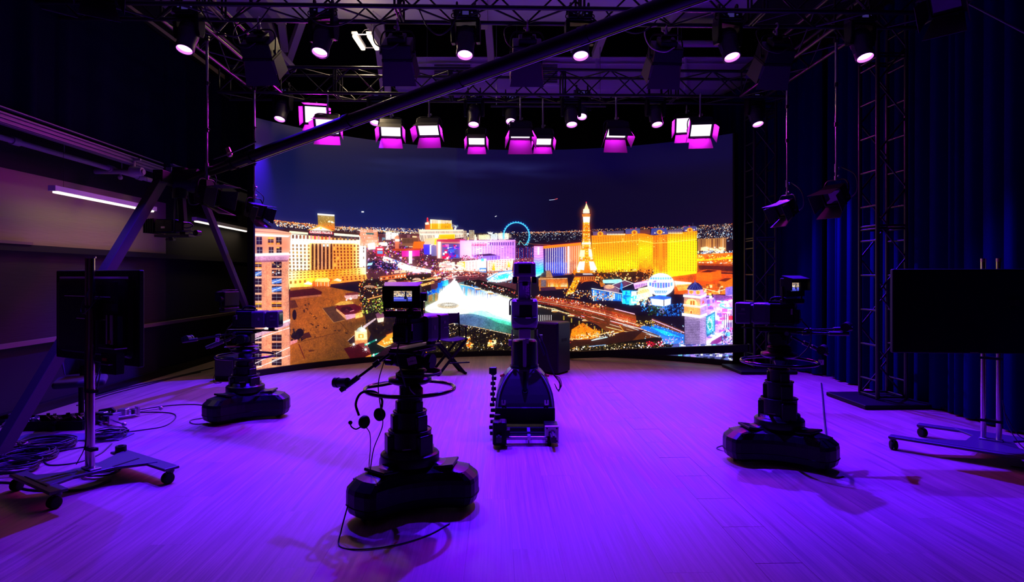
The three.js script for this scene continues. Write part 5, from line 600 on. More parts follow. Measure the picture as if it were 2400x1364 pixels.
// ================================================================ the camera crane
{
  const t = thing('camera_crane', 'big camera crane: long black boom tube on two slanted grey legs', 'crane', V(0, 0, 0));
  const apex = at(380, 418, 7.35), apex2 = at(476, 466, 8.3), foot = at(-14, 1085, 5.2).setY(0.02), foot2 = at(632, 858, 10.6).setY(0.02), piv = at(432, 424, 7.6), end = at(1720, -46, 4.45);
  add('leg', [beam(foot, apex, 0.11, 0.11, 0.12)], M.legGrey, t); add('leg', [beam(foot2, apex2, 0.075, 0.075, 0.12)], M.legGrey, t);
  add('cross_beam', [beam(apex.clone().add(V(0, 0.02, 0.1)), apex2.clone().add(V(0.0, 0.12, 0)), 0.12, 0.14)], M.satin, t);
  add('foot_pad', [cy(0.09, 0.04, foot.x, 0.02, foot.z)], M.rubber, t); add('foot_pad', [cy(0.09, 0.04, foot2.x, 0.02, foot2.z)], M.rubber, t);
  add('pivot', [rod(piv.clone().add(V(-0.12, 0, 0)), piv.clone().add(V(0.16, 0.02, -0.05)), 0.14, 0.14, 20), rod(piv.clone().add(V(-0.05, -0.22, 0)), piv.clone().add(V(-0.05, 0.16, 0)), 0.09), bx(0.3, 0.12, 0.3, piv.x + 0.1, piv.y - 0.03, piv.z - 0.1), bx(0.12, 0.22, 0.16, piv.x + 0.25, piv.y - 0.1, piv.z)], M.black, t);
  const dir = end.clone().sub(piv), L = dir.length(); dir.normalize(); const on = (k) => piv.clone().addScaledVector(dir, k * L);
  add('boom', [rod(on(0), on(0.14), 0.05, 0.06, 24), rod(on(0.14), on(1.05), 0.062, 0.068, 28)], M.satin, t);
  for (const k of [0.14, 0.19, 0.42, 0.63, 0.82]) add('collar', [rod(on(k - 0.006), on(k + 0.006), 0.074, 0.074, 28)], M.satin, t);
  const off = V(0, -0.078, 0); add('guy_rod', [rod(on(0.16).add(off), on(1.02).add(off), 0.006)], M.steel, t); for (const k of [0.2, 0.42, 0.63, 0.82]) add('rod_clip', [rod(on(k).add(off), on(k).add(V(0, -0.05, 0)), 0.01)], M.iron, t);
  const chain = [at(500, 372, 7.5), at(530, 362, 7.5), at(560, 350, 7.5), at(600, 332, 7.5)]; add('strut', [wire(chain, 0.011, 30)], M.iron, t); add('clamp', [beam(at(533, 346, 7.5), at(540, 364, 7.5), 0.035, 0.05), ball(0.035, ...at(538, 362, 7.5).toArray())], M.brass, t);
  add('drop_post', [beam(at(424, 446, 7.6), at(432, 556, 7.6), 0.07, 0.09), beam(at(408, 440, 7.6), at(424, 452, 7.6), 0.1, 0.1)], M.satin, t); add('cable', [wire([at(412, 450, 7.55), at(409, 500, 7.5), at(408, 540, 7.5)], 0.008), wire([at(440, 460, 7.5), at(446, 478, 7.45), at(462, 478, 7.45), at(478, 462, 7.5)], 0.008)], M.cable, t);
  const c = thing('crane_camera', 'black cine camera hung upright under the crane pivot', 'camera', at(400, 553, 7.6), -YAW - 0.12);
  add('body', [rb(0.24, 0.17, 0.2, 0.02, -0.02, 0.12, 0), rb(0.12, 0.13, 0.18, 0.02, 0.17, 0.11, 0), bx(0.06, 0.02, 0.21, -0.04, 0.17, 0)], M.satin, c); add('lens_shade', [0, 1, 2, 3, 4].map((k) => rb(0.022, 0.19 - k * 0.004, 0.2, 0.008, -0.17 - k * 0.03, 0.12, 0)), M.black, c); add('lens', [cy(0.06, 0.2, -0.2, 0.12, 0, 0, 0, Math.PI / 2)], M.black, c);
  add('base_plate', [bx(0.46, 0.03, 0.14, 0.06, 0.0, 0), rod(V(0.0, -0.015, 0), V(0.0, -0.06, 0), 0.03), bx(0.1, 0.025, 0.05, 0, -0.045, 0)], M.iron, c); add('label_plate', [bx(0.05, 0.022, 0.004, -0.03, 0.1, 0.101)], M.silver, c); add('wiring', [wire([V(0.2, 0.14, 0.06), V(0.3, 0.15, 0.08), V(0.34, 0.12, 0.06), V(0.28, 0.09, 0.08), V(0.22, 0.1, 0.08)], 0.007, 30), wire([V(0.22, 0.06, 0.06), V(0.34, 0.05, 0.08), V(0.4, 0.0, 0.05), V(0.3, 0.02, 0.08)], 0.006, 30)], M.cable, c); add('follow_motor', [cy(0.035, 0.08, 0.38, 0.03, 0.03, Math.PI / 2)], M.satin, c);
}

// cables over the front truss, and one slanting line in the top corner
for (const [x0, x1, sag, label] of [[470, 640, 0.34, 'slack black cable looping under the front truss near its left end'], [980, 1080, 0.3, 'short slack cable hanging from the front truss beside the third beam lamp'], [1420, 1560, 0.26, 'slack cable hanging from the front truss above the unlit lamp with pale cables'], [700, 860, 0.22, 'slack cable hanging from the front truss over the second beam lamp']]) {
  const a = at(x0, 20, 6.5).setY(GRID).setZ(-6.52), b = at(x1, 24, 6.5).setY(GRID).setZ(-6.52), m = a.clone().lerp(b, 0.5).add(V(0, -sag, 0.03));
  solo('truss_cable', [wire([a, a.clone().lerp(m, 0.5).add(V(0, -sag * 0.25, 0)), m, m.clone().lerp(b, 0.5).add(V(0, -sag * 0.25, 0)), b], 0.008, 40)], M.cable, label, 'cable');
}
solo('stay_line', [rod(at(2243, -6, 5.3), at(2412, 82, 5.0), 0.009)], std([0.05, 0.05, 0.09], 0.4), 'thin blue-lit line slanting across the top corner over the black curtains', 'line');

// ================================================================ camera pedestals
function lobes(R, hw, waist, n = 7) {                                                          // outline of the three-armed base, third arm along -z
  const out = [];
  for (let k = 0; k < 3; k++) {
    const a = Math.PI / 2 + (k * 2 * Math.PI) / 3, u = [Math.cos(a), Math.sin(a)], w = [-u[1], u[0]], P = (f, s) => [u[0] * f + w[0] * s, u[1] * f + w[1] * s];
    const c = hw * 0.4; out.push(P(R - c, -hw), P(R - c * 0.3, -hw + c * 0.3), P(R, -hw + c), P(R + 0.012, 0), P(R, hw - c), P(R - c * 0.3, hw - c * 0.3), P(R - c, hw));
    const b = a + (2 * Math.PI) / 3, q = [Math.cos(b), Math.sin(b)], z = [-q[1], q[0]], e = [q[0] * (R - c) - z[0] * -hw * -1, q[1] * (R - c) - z[1] * hw], m = a + Math.PI / 3, mid = [Math.cos(m) * waist, Math.sin(m) * waist], s0 = P(R - c, hw), e0 = [q[0] * (R - c) - z[0] * hw, q[1] * (R - c) - z[1] * hw];
    for (let i = 1; i < n; i++) { const t = i / n; out.push([(1 - t) ** 2 * s0[0] + 2 * t * (1 - t) * mid[0] + t * t * e0[0], (1 - t) ** 2 * s0[1] + 2 * t * (1 - t) * mid[1] + t * t * e0[1]]); }
  }
  return out;
}
const PED = lobes(0.475, 0.135, 0.16), ringAt = (k, y, hub = 0) => PED.map(([x, z]) => { const d = Math.hypot(x, z), f = Math.max(0.12, d * k - hub) / d; return [x * f, y, -z * f]; });
function pedestal(label, x, d, ux, ud, ringH, tag2) {
  const t = thing('camera_pedestal', label, 'camera stand', plan(x, 0, d), turnOf(ux, ud), 'rolling camera pedestals');
  const b = add('base', [loft([ringAt(0.9, 0.028), ringAt(0.97, 0.05), ringAt(1, 0.1), ringAt(1, 0.185), ringAt(0.985, 0.215), ringAt(0.86, 0.262), ringAt(0.66, 0.285), ringAt(0.45, 0.31)])], M.satin, t);
  for (const s of [-1, 1]) { const a = (s * 60 * Math.PI) / 180; add('cover_plate', [rb(0.2, 0.022, 0.14, 0.008, 0, 0, 0).rotateX(0.14).rotateY(a + Math.PI).translate(Math.sin(a) * 0.26, 0.292, Math.cos(a) * 0.26)], M.satin, b); add('vent_ribs', [0, 1, 2, 3, 4, 5].flatMap((k) => [-1, 1].map((q) => bx(0.02, 0.012, 0.012, q * 0.105, 0, 0.02 * k).rotateX(0.16).rotateY(a).translate(Math.sin(a) * 0.3, 0.268, Math.cos(a) * 0.3))), M.black, b); }
  add('recess_line', [wire(PED.concat([PED[0]]).map(([q, z]) => V(q * 1.001, 0.1, -z * 1.001)), 0.003, 160)], M.black, b);
  for (const k of [0, 1, 2]) { const a = Math.PI + (k * 2 * Math.PI) / 3; add('wheel', [-1, 1].map((s) => cy(0.045, 0.03, 0, 0, s * 0.03, Math.PI / 2).rotateY(0.7 + k).translate(Math.sin(a) * 0.37, 0.045, Math.cos(a) * 0.37)), M.rubber, t); }
  const col = sub(t, 'column'), st = [[0.2, 0.3, 0.38], [0.168, 0.36, 0.44]]; add('collar', [la([[0, 0.29], [0.2, 0.29], [0.205, 0.3], [0.205, 0.35], [0.196, 0.362], [0.17, 0.37], [0.168, 0.4], [0, 0.4]], 36)], M.satin, col);
  const top = ringH - 0.0, h0 = 0.37, span = top - h0; [[0.158, 0.34], [0.122, 0.64], [0.092, 0.86], [0.068, 1.08]].forEach(([r, k], i) => { const y1 = h0 + span * k, y0 = 0.36; add('stage', [cy(r * 0.94, y1 - y0, 0, (y0 + y1) / 2, 0, 0, 0.2, 0, undefined, 12), ...[0, 1, 2].map((q) => rb(r * 0.8, y1 - y0 - 0.02, r * 0.5, 0.01, 0, (y0 + y1) / 2 - 0.01, r * 0.82).rotateY(q * 2.094 + 0.5)), tor(r * 0.93, 0.006, 0, y1, 0)], M.satin, col); });
  add('plate_text', [bx(0.06, 0.006, 0.003, -0.06, 0.42, 0.155)], M.grey, col);
  const ring = sub(t, 'steering_ring'); add('rim', [tor(0.31, 0.0135, 0, ringH, 0)], M.gloss, ring);
  for (let k = 0; k < 3; k++) add('spoke', [ext([[0.1, 0.03], [0.12, -0.035], [0.19, -0.045], [0.3, -0.018], [0.305, 0.018], [0.19, 0.035]], 0.018, 0.004).rotateX(Math.PI / 2).rotateZ(-0.2).rotateY(k * 2.094 + 0.5).translate(0, ringH + 0.062, 0)], M.satin, ring);
  add('hub', [la([[0, ringH + 0.035], [0.12, ringH + 0.035], [0.15, ringH + 0.05], [0.15, ringH + 0.075], [0.1, ringH + 0.09], [0, ringH + 0.09]], 30)], M.satin, ring);
  add('pedestal_head', [cy(0.075, 0.1, 0, ringH + 0.06, 0), cy(0.1, 0.02, 0, ringH + 0.1, 0)], M.black, t);
  return { t, y: ringH + 0.11 };
}
// fluid head with pan bars, camera, viewfinder; forward is local -z
function panHead(label, x, d, y, yaw, bars) {
  const t = thing('pan_tilt_head', label, 'camera head', plan(x, y, d), yaw, 'camera heads on the pedestals');
  add('cradle', [la([[0, 0], [0.09, 0], [0.1, 0.012], [0.09, 0.025], [0, 0.025]]), rb(0.15, 0.12, 0.17, 0.03, 0, 0.09, 0), rb(0.26, 0.1, 0.15, 0.04, 0, 0.09, 0)], M.black, t);
  for (const s of [-1, 1]) add('drag_knob', [cy(0.05, 0.035, s * 0.145, 0.09, 0, 0, 0, Math.PI / 2), cy(0.02, 0.05, s * 0.16, 0.07, 0.06, 0, 0, Math.PI / 2)], M.satin, t);
  add('top_plate', [rb(0.2, 0.022, 0.3, 0.006, 0, 0.16, 0), bx(0.12, 0.02, 0.38, 0, 0.178, 0)], M.satin, t); add('knob', [cy(0.018, 0.05, 0.11, 0.15, 0.08, 0, 0, 1.4), cy(0.018, 0.05, -0.11, 0.15, 0.08, 0, 0, -1.4)], M.iron, t);
  for (const [p, q, kind] of bars) { const b = sub(t, 'pan_bar'); const D = q.clone().sub(p).normalize(); add('bar', [rod(p, q, 0.0095)], M.satin, b); add('grip', [rod(q.clone().addScaledVector(D, -0.15), q.clone().addScaledVector(D, 0.01), 0.019, 0.018, 14)], M.charcoal, b); add('bracket', [rod(p.clone().addScaledVector(D, 0.12), p.clone().addScaledVector(D, 0.17), 0.02)], M.iron, b); if (kind) add('lens_control', [rod(q.clone().addScaledVector(D, -0.04).add(V(-0.06, 0.02, 0)), q.clone().addScaledVector(D, -0.04).add(V(0.02, 0.03, 0.01)), 0.033, 0.033, 18), rod(q.clone().addScaledVector(D, -0.04).add(V(-0.1, 0.02, 0)), q.clone().addScaledVector(D, -0.04).add(V(-0.07, 0.02, 0)), 0.037, 0.037, 18), bx(0.02, 0.05, 0.02, 0, 0, 0).translate(q.x + 0.02, q.y + 0.02, q.z)], M.iron, b); }
  return t;
}
const view = document.createElement('canvas'); view.width = 160; view.height = 90;
{ const c = view.getContext('2d'), r = rng(9); c.fillStyle = '#1a2c8a'; c.fillRect(0, 0, 160, 90); c.fillStyle = '#d8b48a'; c.fillRect(0, 0, 160, 52); for (let i = 0; i < 160; i++) { c.fillStyle = ['#fff6e8', '#3a3448', '#c89a58', '#8a90a8', '#ffe0b0', '#58486a'][Math.floor(r() * 6)]; c.fillRect(r() * 160, r() * 50, 4 + r() * 20, 2 + r() * 7); } c.fillStyle = '#f4f0e8'; c.beginPath(); c.moveTo(40, 34); c.lineTo(84, 40); c.lineTo(70, 50); c.lineTo(30, 44); c.fill(); c.fillStyle = '#4a50d8'; c.fillRect(0, 52, 160, 38); c.fillStyle = '#7a80ff'; c.fillRect(0, 60, 160, 12); c.fillStyle = '#101430'; c.fillRect(98, 8, 14, 60); c.fillRect(92, 46, 26, 26); c.fillRect(101, 2, 9, 14); c.fillStyle = '#20246a'; c.fillRect(112, 60, 14, 30); }
const viewMap = new THREE.CanvasTexture(view); viewMap.colorSpace = THREE.SRGBColorSpace;
const viewMat = new THREE.MeshStandardMaterial({ color: lin(0.01, 0.01, 0.01), roughness: 0.3, emissive: lin(1, 1, 1), emissiveIntensity: 0.9, emissiveMap: viewMap });
const note = (lines, w = 128, h = 80, size = 40, bg = '#e8e6de', fg = '#24242c') => { const c = document.createElement('canvas'); c.width = w; c.height = h; const k = c.getContext('2d'); k.fillStyle = bg; k.fillRect(0, 0, w, h); k.fillStyle = fg; k.font = 'bold ' + size + 'px sans-serif'; k.textAlign = 'center'; lines.forEach((s, i) => k.fillText(s, w / 2, h / 2 + size * 0.36 + (i - (lines.length - 1) / 2) * size * 1.1)); const m = new THREE.CanvasTexture(c); m.colorSpace = THREE.SRGBColorSpace; return new THREE.MeshStandardMaterial({ map: m, roughness: 0.8 }); };
function studioCamera(label, x, d, y, yaw, o = {}) {
  const t = thing('studio_camera', label, 'camera', plan(x, y, d), yaw, 'studio cameras');
  const b = add('body', [rb(0.125, 0.19, 0.22, 0.02, 0, 0.105, 0.03), rb(0.105, 0.12, 0.05, 0.012, 0, 0.085, 0.15), bx(0.09, 0.02, 0.2, 0, 0.205, 0.03), bx(0.012, 0.11, 0.16, 0.066, 0.1, 0.03), bx(0.012, 0.11, 0.16, -0.066, 0.1, 0.03)], M.satin, t);
  add('buttons', [...Array(18).keys()].map((k) => bx(0.009, 0.007, 0.004, -0.04 + (k % 5) * 0.019, 0.185 - Math.floor(k / 5) * 0.011, 0.142)), M.grey, b); add('connector', [...Array(4).keys()].map((k) => cy(0.01, 0.02, -0.03 + k * 0.02, 0.06, 0.18, Math.PI / 2)), M.iron, b);
  for (const k of [-1, 1]) add('side_latch', [rb(0.008, 0.05, 0.016, 0.003, k * 0.07, 0.13, 0.12)], M.steel, b);
  const l = sub(t, 'box_lens'); add('lens_case', [loft([roundRect(0.24, 0.23, 0.03, 0), roundRect(0.25, 0.24, 0.03, 0.04), roundRect(0.25, 0.24, 0.03, 0.13), roundRect(0.21, 0.2, 0.025, 0.14), roundRect(0.21, 0.2, 0.025, 0.155), roundRect(0.245, 0.235, 0.02, 0.165), roundRect(0.25, 0.24, 0.02, 0.28), roundRect(0.23, 0.22, 0.02, 0.29)]).scale(0.8, 1, 0.78).rotateX(-Math.PI / 2).translate(0, 0.105, -0.05)], M.casing, l);
  for (const k of [-1, 1]) { add('lens_mark', [bx(0.003, 0.02, 0.03, k * 0.1, 0.14, -0.27)], M.grey, l); add('lens_mark', [bx(0.003, 0.006, 0.06, k * 0.1, 0.1, -0.28)], M.grey, l); } add('lens_mark', [bx(0.003, 0.03, 0.02, 0.1, 0.11, -0.13)], M.grey, l); add('front_glass', [rb(0.14, 0.13, 0.01, 0.004, 0, 0.105, -0.342)], M.glass, l); add('lens_foot', [bx(0.04, 0.04, 0.06, 0, -0.005, -0.24), bx(0.1, 0.012, 0.2, 0, -0.025, -0.2)], M.iron, l);
  const v = sub(t, 'viewfinder'), vy = 0.285; v.position.set(o.vx ?? 0, vy, o.vz ?? 0.08); v.rotation.y = o.vturn ?? 0;
  add('monitor', [rb(0.25, 0.16, 0.05, 0.01, 0, 0.05, -0.03), bx(0.25, 0.03, 0.03, 0, -0.012, 0.0), bx(0.055, 0.13, 0.03, -0.097, 0.05, 0), bx(0.055, 0.13, 0.03, 0.097, 0.05, 0), bx(0.25, 0.03, 0.03, 0, 0.112, 0)], M.black, v); add('screen', [new THREE.BoxGeometry(0.125, 0.07, 0.004).translate(0, 0.055, 0.0)], viewMat, v);
  add('hood', [ext([[-0.13, 0], [0.13, 0], [0.115, 0.1], [-0.115, 0.1]], 0.005, 0.001).rotateX(Math.PI / 2 + 0.26).translate(0, 0.15, -0.03)], M.casing, v); for (const s of [-1, 1]) add('hood_side', [bx(0.004, 0.1, 0.07, s * 0.127, 0.075, 0.03)], M.satin, v); add('bracket', [rb(0.26, 0.045, 0.07, 0.012, 0, -0.07, -0.02)], M.black, v); for (const s of [-1, 1]) add('side_arm', [rod(V(s * 0.13, -0.07, -0.02), V(s * 0.135, 0.06, -0.02), 0.008)], M.black, v); add('tilt_knob', [cy(0.03, 0.05, 0.14, 0.05, -0.02, 0, 0, Math.PI / 2)], M.black, v);  // hood top made paler than its sides to show light falling on it
  add('handle', [wire([V(0, 0.2, -0.06), V(0, 0.235, -0.05), V(0, 0.24, 0.05), V(0, 0.2, 0.09)], 0.012, 24)], M.black, t);
  add('camera_cable', [wire([V(0.02, 0.06, 0.18), V(0.04, -0.04, 0.25), V(0.07, -0.16, 0.24), V(0.05, -0.27, 0.16)], 0.006, 26)], M.cable, t);
  return t;
}
const base = (name, cam) => name;
{ // camera in the foreground
  const x = -0.717, d = 4.29, p = pedestal('camera pedestal in the foreground, its ring holding the headset', x, d, -0.394, 0.92, 0.805), yaw = -YAW - 0.42;
  panHead('tilting camera head with a paper number tag, in the foreground', x + 0.02, d, p.y, yaw, [[V(-0.13, 0.15, 0.05), V(-0.46, -0.12, 0.2), true]]);
  { const n = thing('paper_tag', 'small white paper tag with a handwritten camera number on the foreground camera head', 'tag', plan(x + 0.035, p.y + 0.1, d - 0.13), yaw + 0.42); const m = add('sheet', [bx(0.062, 0.05, 0.002, 0, 0, 0, 0, 0, 0.22)], note(['CAM 2'], 128, 96, 34), n); add('tape', [bx(0.03, 0.012, 0.003, 0, 0.024, 0.001, 0, 0, 0.22)], M.white, n); }
  studioCamera('studio camera in the foreground, its small viewfinder picture facing us', x + 0.02, d, p.y + 0.2, yaw, { vturn: 0.42, vx: -0.03, vz: 0.08 });
  { const c = thing('cable_coil', 'loose coil of black cable lying on the foreground steering ring', 'cable', plan(x + 0.06, p.y - 0.01, d - 0.02)); for (let k = 0; k < 5; k++) add('loop', [tor(0.1 + 0.012 * k, 0.006, 0.06 - 0.012 * k, 0.006 + 0.004 * k, 0.01 * k, Math.PI / 2 + 0.03 * (k - 2), 0.03 * (k % 3))], M.cable, c); }
  // headset over the ring
  const h = thing('headset', 'black headset with a boom microphone hanging from the foreground steering ring', 'headset', plan(x - 0.26, 0.66, d - 0.19), 0.2);
  add('headband', [wire([V(-0.05, 0.0, 0), V(-0.07, 0.08, 0), V(-0.035, 0.15, 0), V(0.05, 0.155, 0), V(0.1, 0.1, 0), V(0.1, 0.05, 0)], 0.009, 40)], M.black, h); add('slider', [rod(V(-0.05, 0.0, 0), V(-0.062, 0.05, 0), 0.006), rod(V(0.1, 0.04, 0), V(0.101, 0.09, 0), 0.006)], M.steel, h);
  for (const [q, w, e] of [[-0.015, -0.045, 0.8], [0.085, 0.0, -0.7]]) add('ear_cup', [la([[0, -0.022], [0.036, -0.02], [0.044, -0.006], [0.044, 0.008], [0.034, 0.02], [0, 0.022]]).rotateX(Math.PI / 2).rotateY(e).translate(q, w, 0)], M.black, h); add('microphone', [wire([V(-0.03, -0.07, 0.01), V(-0.07, -0.085, 0.02), V(-0.1, -0.065, 0.02), V(-0.105, -0.045, 0.02)], 0.005, 24), ball(0.014, -0.105, -0.04, 0.02)], M.black, h); add('cord', [wire([V(0.0, -0.085, 0), V(0.02, -0.12, 0.0), V(0.025, -0.22, 0.0), V(0.02, -0.36, 0.005), V(0.06, -0.42, 0.0), V(0.09, -0.445, -0.03)], 0.0035, 50)], M.cable, h);
  solo('hanging_wire', [wire([plan(x - 0.16, p.y + 0.1, d - 0.1), plan(x - 0.19, p.y - 0.05, d - 0.15), plan(x - 0.165, 0.72, d - 0.2), plan(x - 0.15, 0.6, d - 0.2), plan(x - 0.2, 0.45, d - 0.24), plan(x - 0.22, 0.31, d - 0.26)], 0.0035, 60)], M.cable, 'thin wire hanging from the foreground camera down to its base', 'cable');
  solo('floor_wire', [wire([plan(-1.0, 0.2, 3.72), plan(-1.03, 0.06, 3.68), plan(-1.02, 0.006, 3.6), plan(-0.9, 0.006, 3.55), plan(-0.7, 0.006, 3.6), plan(-0.52, 0.006, 3.74), plan(-0.4, 0.006, 3.92)], 0.0045, 60)], M.cable, 'thin wire looping on the floor around the foreground pedestal corner', 'cable');
}
{ // camera on the far side, pointing across
  const x = 2.325, d = 5.31, p = pedestal('camera pedestal whose ring catches a purple glint, near the curtains', x, d, 0.393, 0.92, 0.85), yaw = -YAW + 1.0;
  panHead('camera head with three pan bars reaching toward the curtains', x, d, p.y, yaw, [[V(0.13, 0.13, 0.05), V(0.32, 0.13, 0.5), false], [V(0.12, 0.1, 0.08), V(0.3, -0.05, 0.34), true], [V(0.13, 0.15, 0.08), V(0.4, 0.17, 0.52), true]]);
  studioCamera('studio camera near the curtains, lens turned toward the city screen and a bright viewfinder', x - 0.01, d, p.y + 0.2, yaw, { vturn: -0.45, vx: 0, vz: 0.13 });
  { const n = thing('paper_tag', 'tiny white paper tag stuck on the far end of the pedestal ring near the curtains', 'tag', plan(x + 0.335, 0.85, d - 0.06), -0.2); add('sheet', [bx(0.042, 0.042, 0.002, 0, 0, 0)], note(['1'], 64, 64, 40), n); add('loop', [tor(0.016, 0.003, 0, 0.012, -0.01, 0)], M.cable, n); }
  solo('floor_wire', [wire([plan(x - 0.2, 0.3, 5.25), plan(x - 0.36, 0.012, 5.5), plan(x - 0.44, 0.006, 5.62), plan(x - 0.3, 0.006, 5.75), plan(x - 0.05, 0.006, 5.9)], 0.0045, 50)], M.cable, 'thin wire arching on the floor beside the pedestal near the curtains', 'cable');
  solo('floor_cable', [wire([at(1925, 897, 9.0).setY(0.007), onFloor(1928, 930, 0.007), onFloor(1932, 980, 0.007), onFloor(1938, 1032, 0.007)], 0.011, 40)], M.cable, 'straight dark cable lying on the floor from the curtain hem forward', 'cable');
}
{ // camera by the left edge of the screen
  const x = -3.015, d = 6.9, p = pedestal('lowered camera pedestal near the left edge of the city screen', x, d, -0.543, 0.84, 0.69), yaw = -YAW - 1.5;
  panHead('camera head with pan bars reaching toward the wall, by the screen edge', x, d, p.y, yaw, [[V(-0.1, 0.12, 0.1), V(-0.1, -0.02, 0.42), false], [V(0.0, 0.14, 0.15), V(0.04, 0.06, 0.66), true], [V(0.08, 0.12, 0.1), V(0.1, 0.0, 0.38), false]]);
  studioCamera('studio camera seen side-on with its lens against the pale building on the screen', x + 0.05, d, p.y + 0.2, yaw, { vturn: -0.3, vz: 0.24 });
  { const n = thing('paper_tag', 'tiny white paper tag on a pan bar of the camera by the screen edge', 'tag', plan(x - 0.22, p.y + 0.09, d - 0.2), -0.1); add('sheet', [bx(0.046, 0.042, 0.002, 0, 0, 0, 0, 0, -0.1)], note(['3'], 64, 64, 40), n); add('loop', [tor(0.014, 0.003, 0, 0.02, -0.008, 0)], M.cable, n); }
  { const n = thing('note_pad', 'white sheets lying on the steering ring of the camera by the screen edge', 'paper', plan(x - 0.1, 0.8, d - 0.1), 0.3); add('sheet', [bx(0.16, 0.004, 0.1, 0, 0.004, 0)], M.paper, n); add('sheet', [bx(0.15, 0.004, 0.1, 0.02, 0.009, 0.005, 0, 0.2)], M.red, n); add('sheet', [bx(0.13, 0.004, 0.08, 0.2, 0.006, 0.02, 0, -0.3)], M.paper, n); }
  solo('floor_wire', [wire([onFloor(497, 955, 0.006), onFloor(460, 948, 0.006), onFloor(400, 950, 0.006), onFloor(330, 960, 0.006), onFloor(300, 968, 0.006)], 0.006, 50)], M.cable, 'dark cable running along the floor from the far pedestal to the folded stands', 'cable'); solo('floor_wire', [wire([onFloor(492, 978, 0.006), onFloor(450, 984, 0.006), onFloor(446, 990, 0.006), onFloor(460, 994, 0.006), onFloor(488, 992, 0.006)], 0.005, 50)], M.cable, 'small wire loop on the floor touching the corner of the far pedestal', 'cable');
}

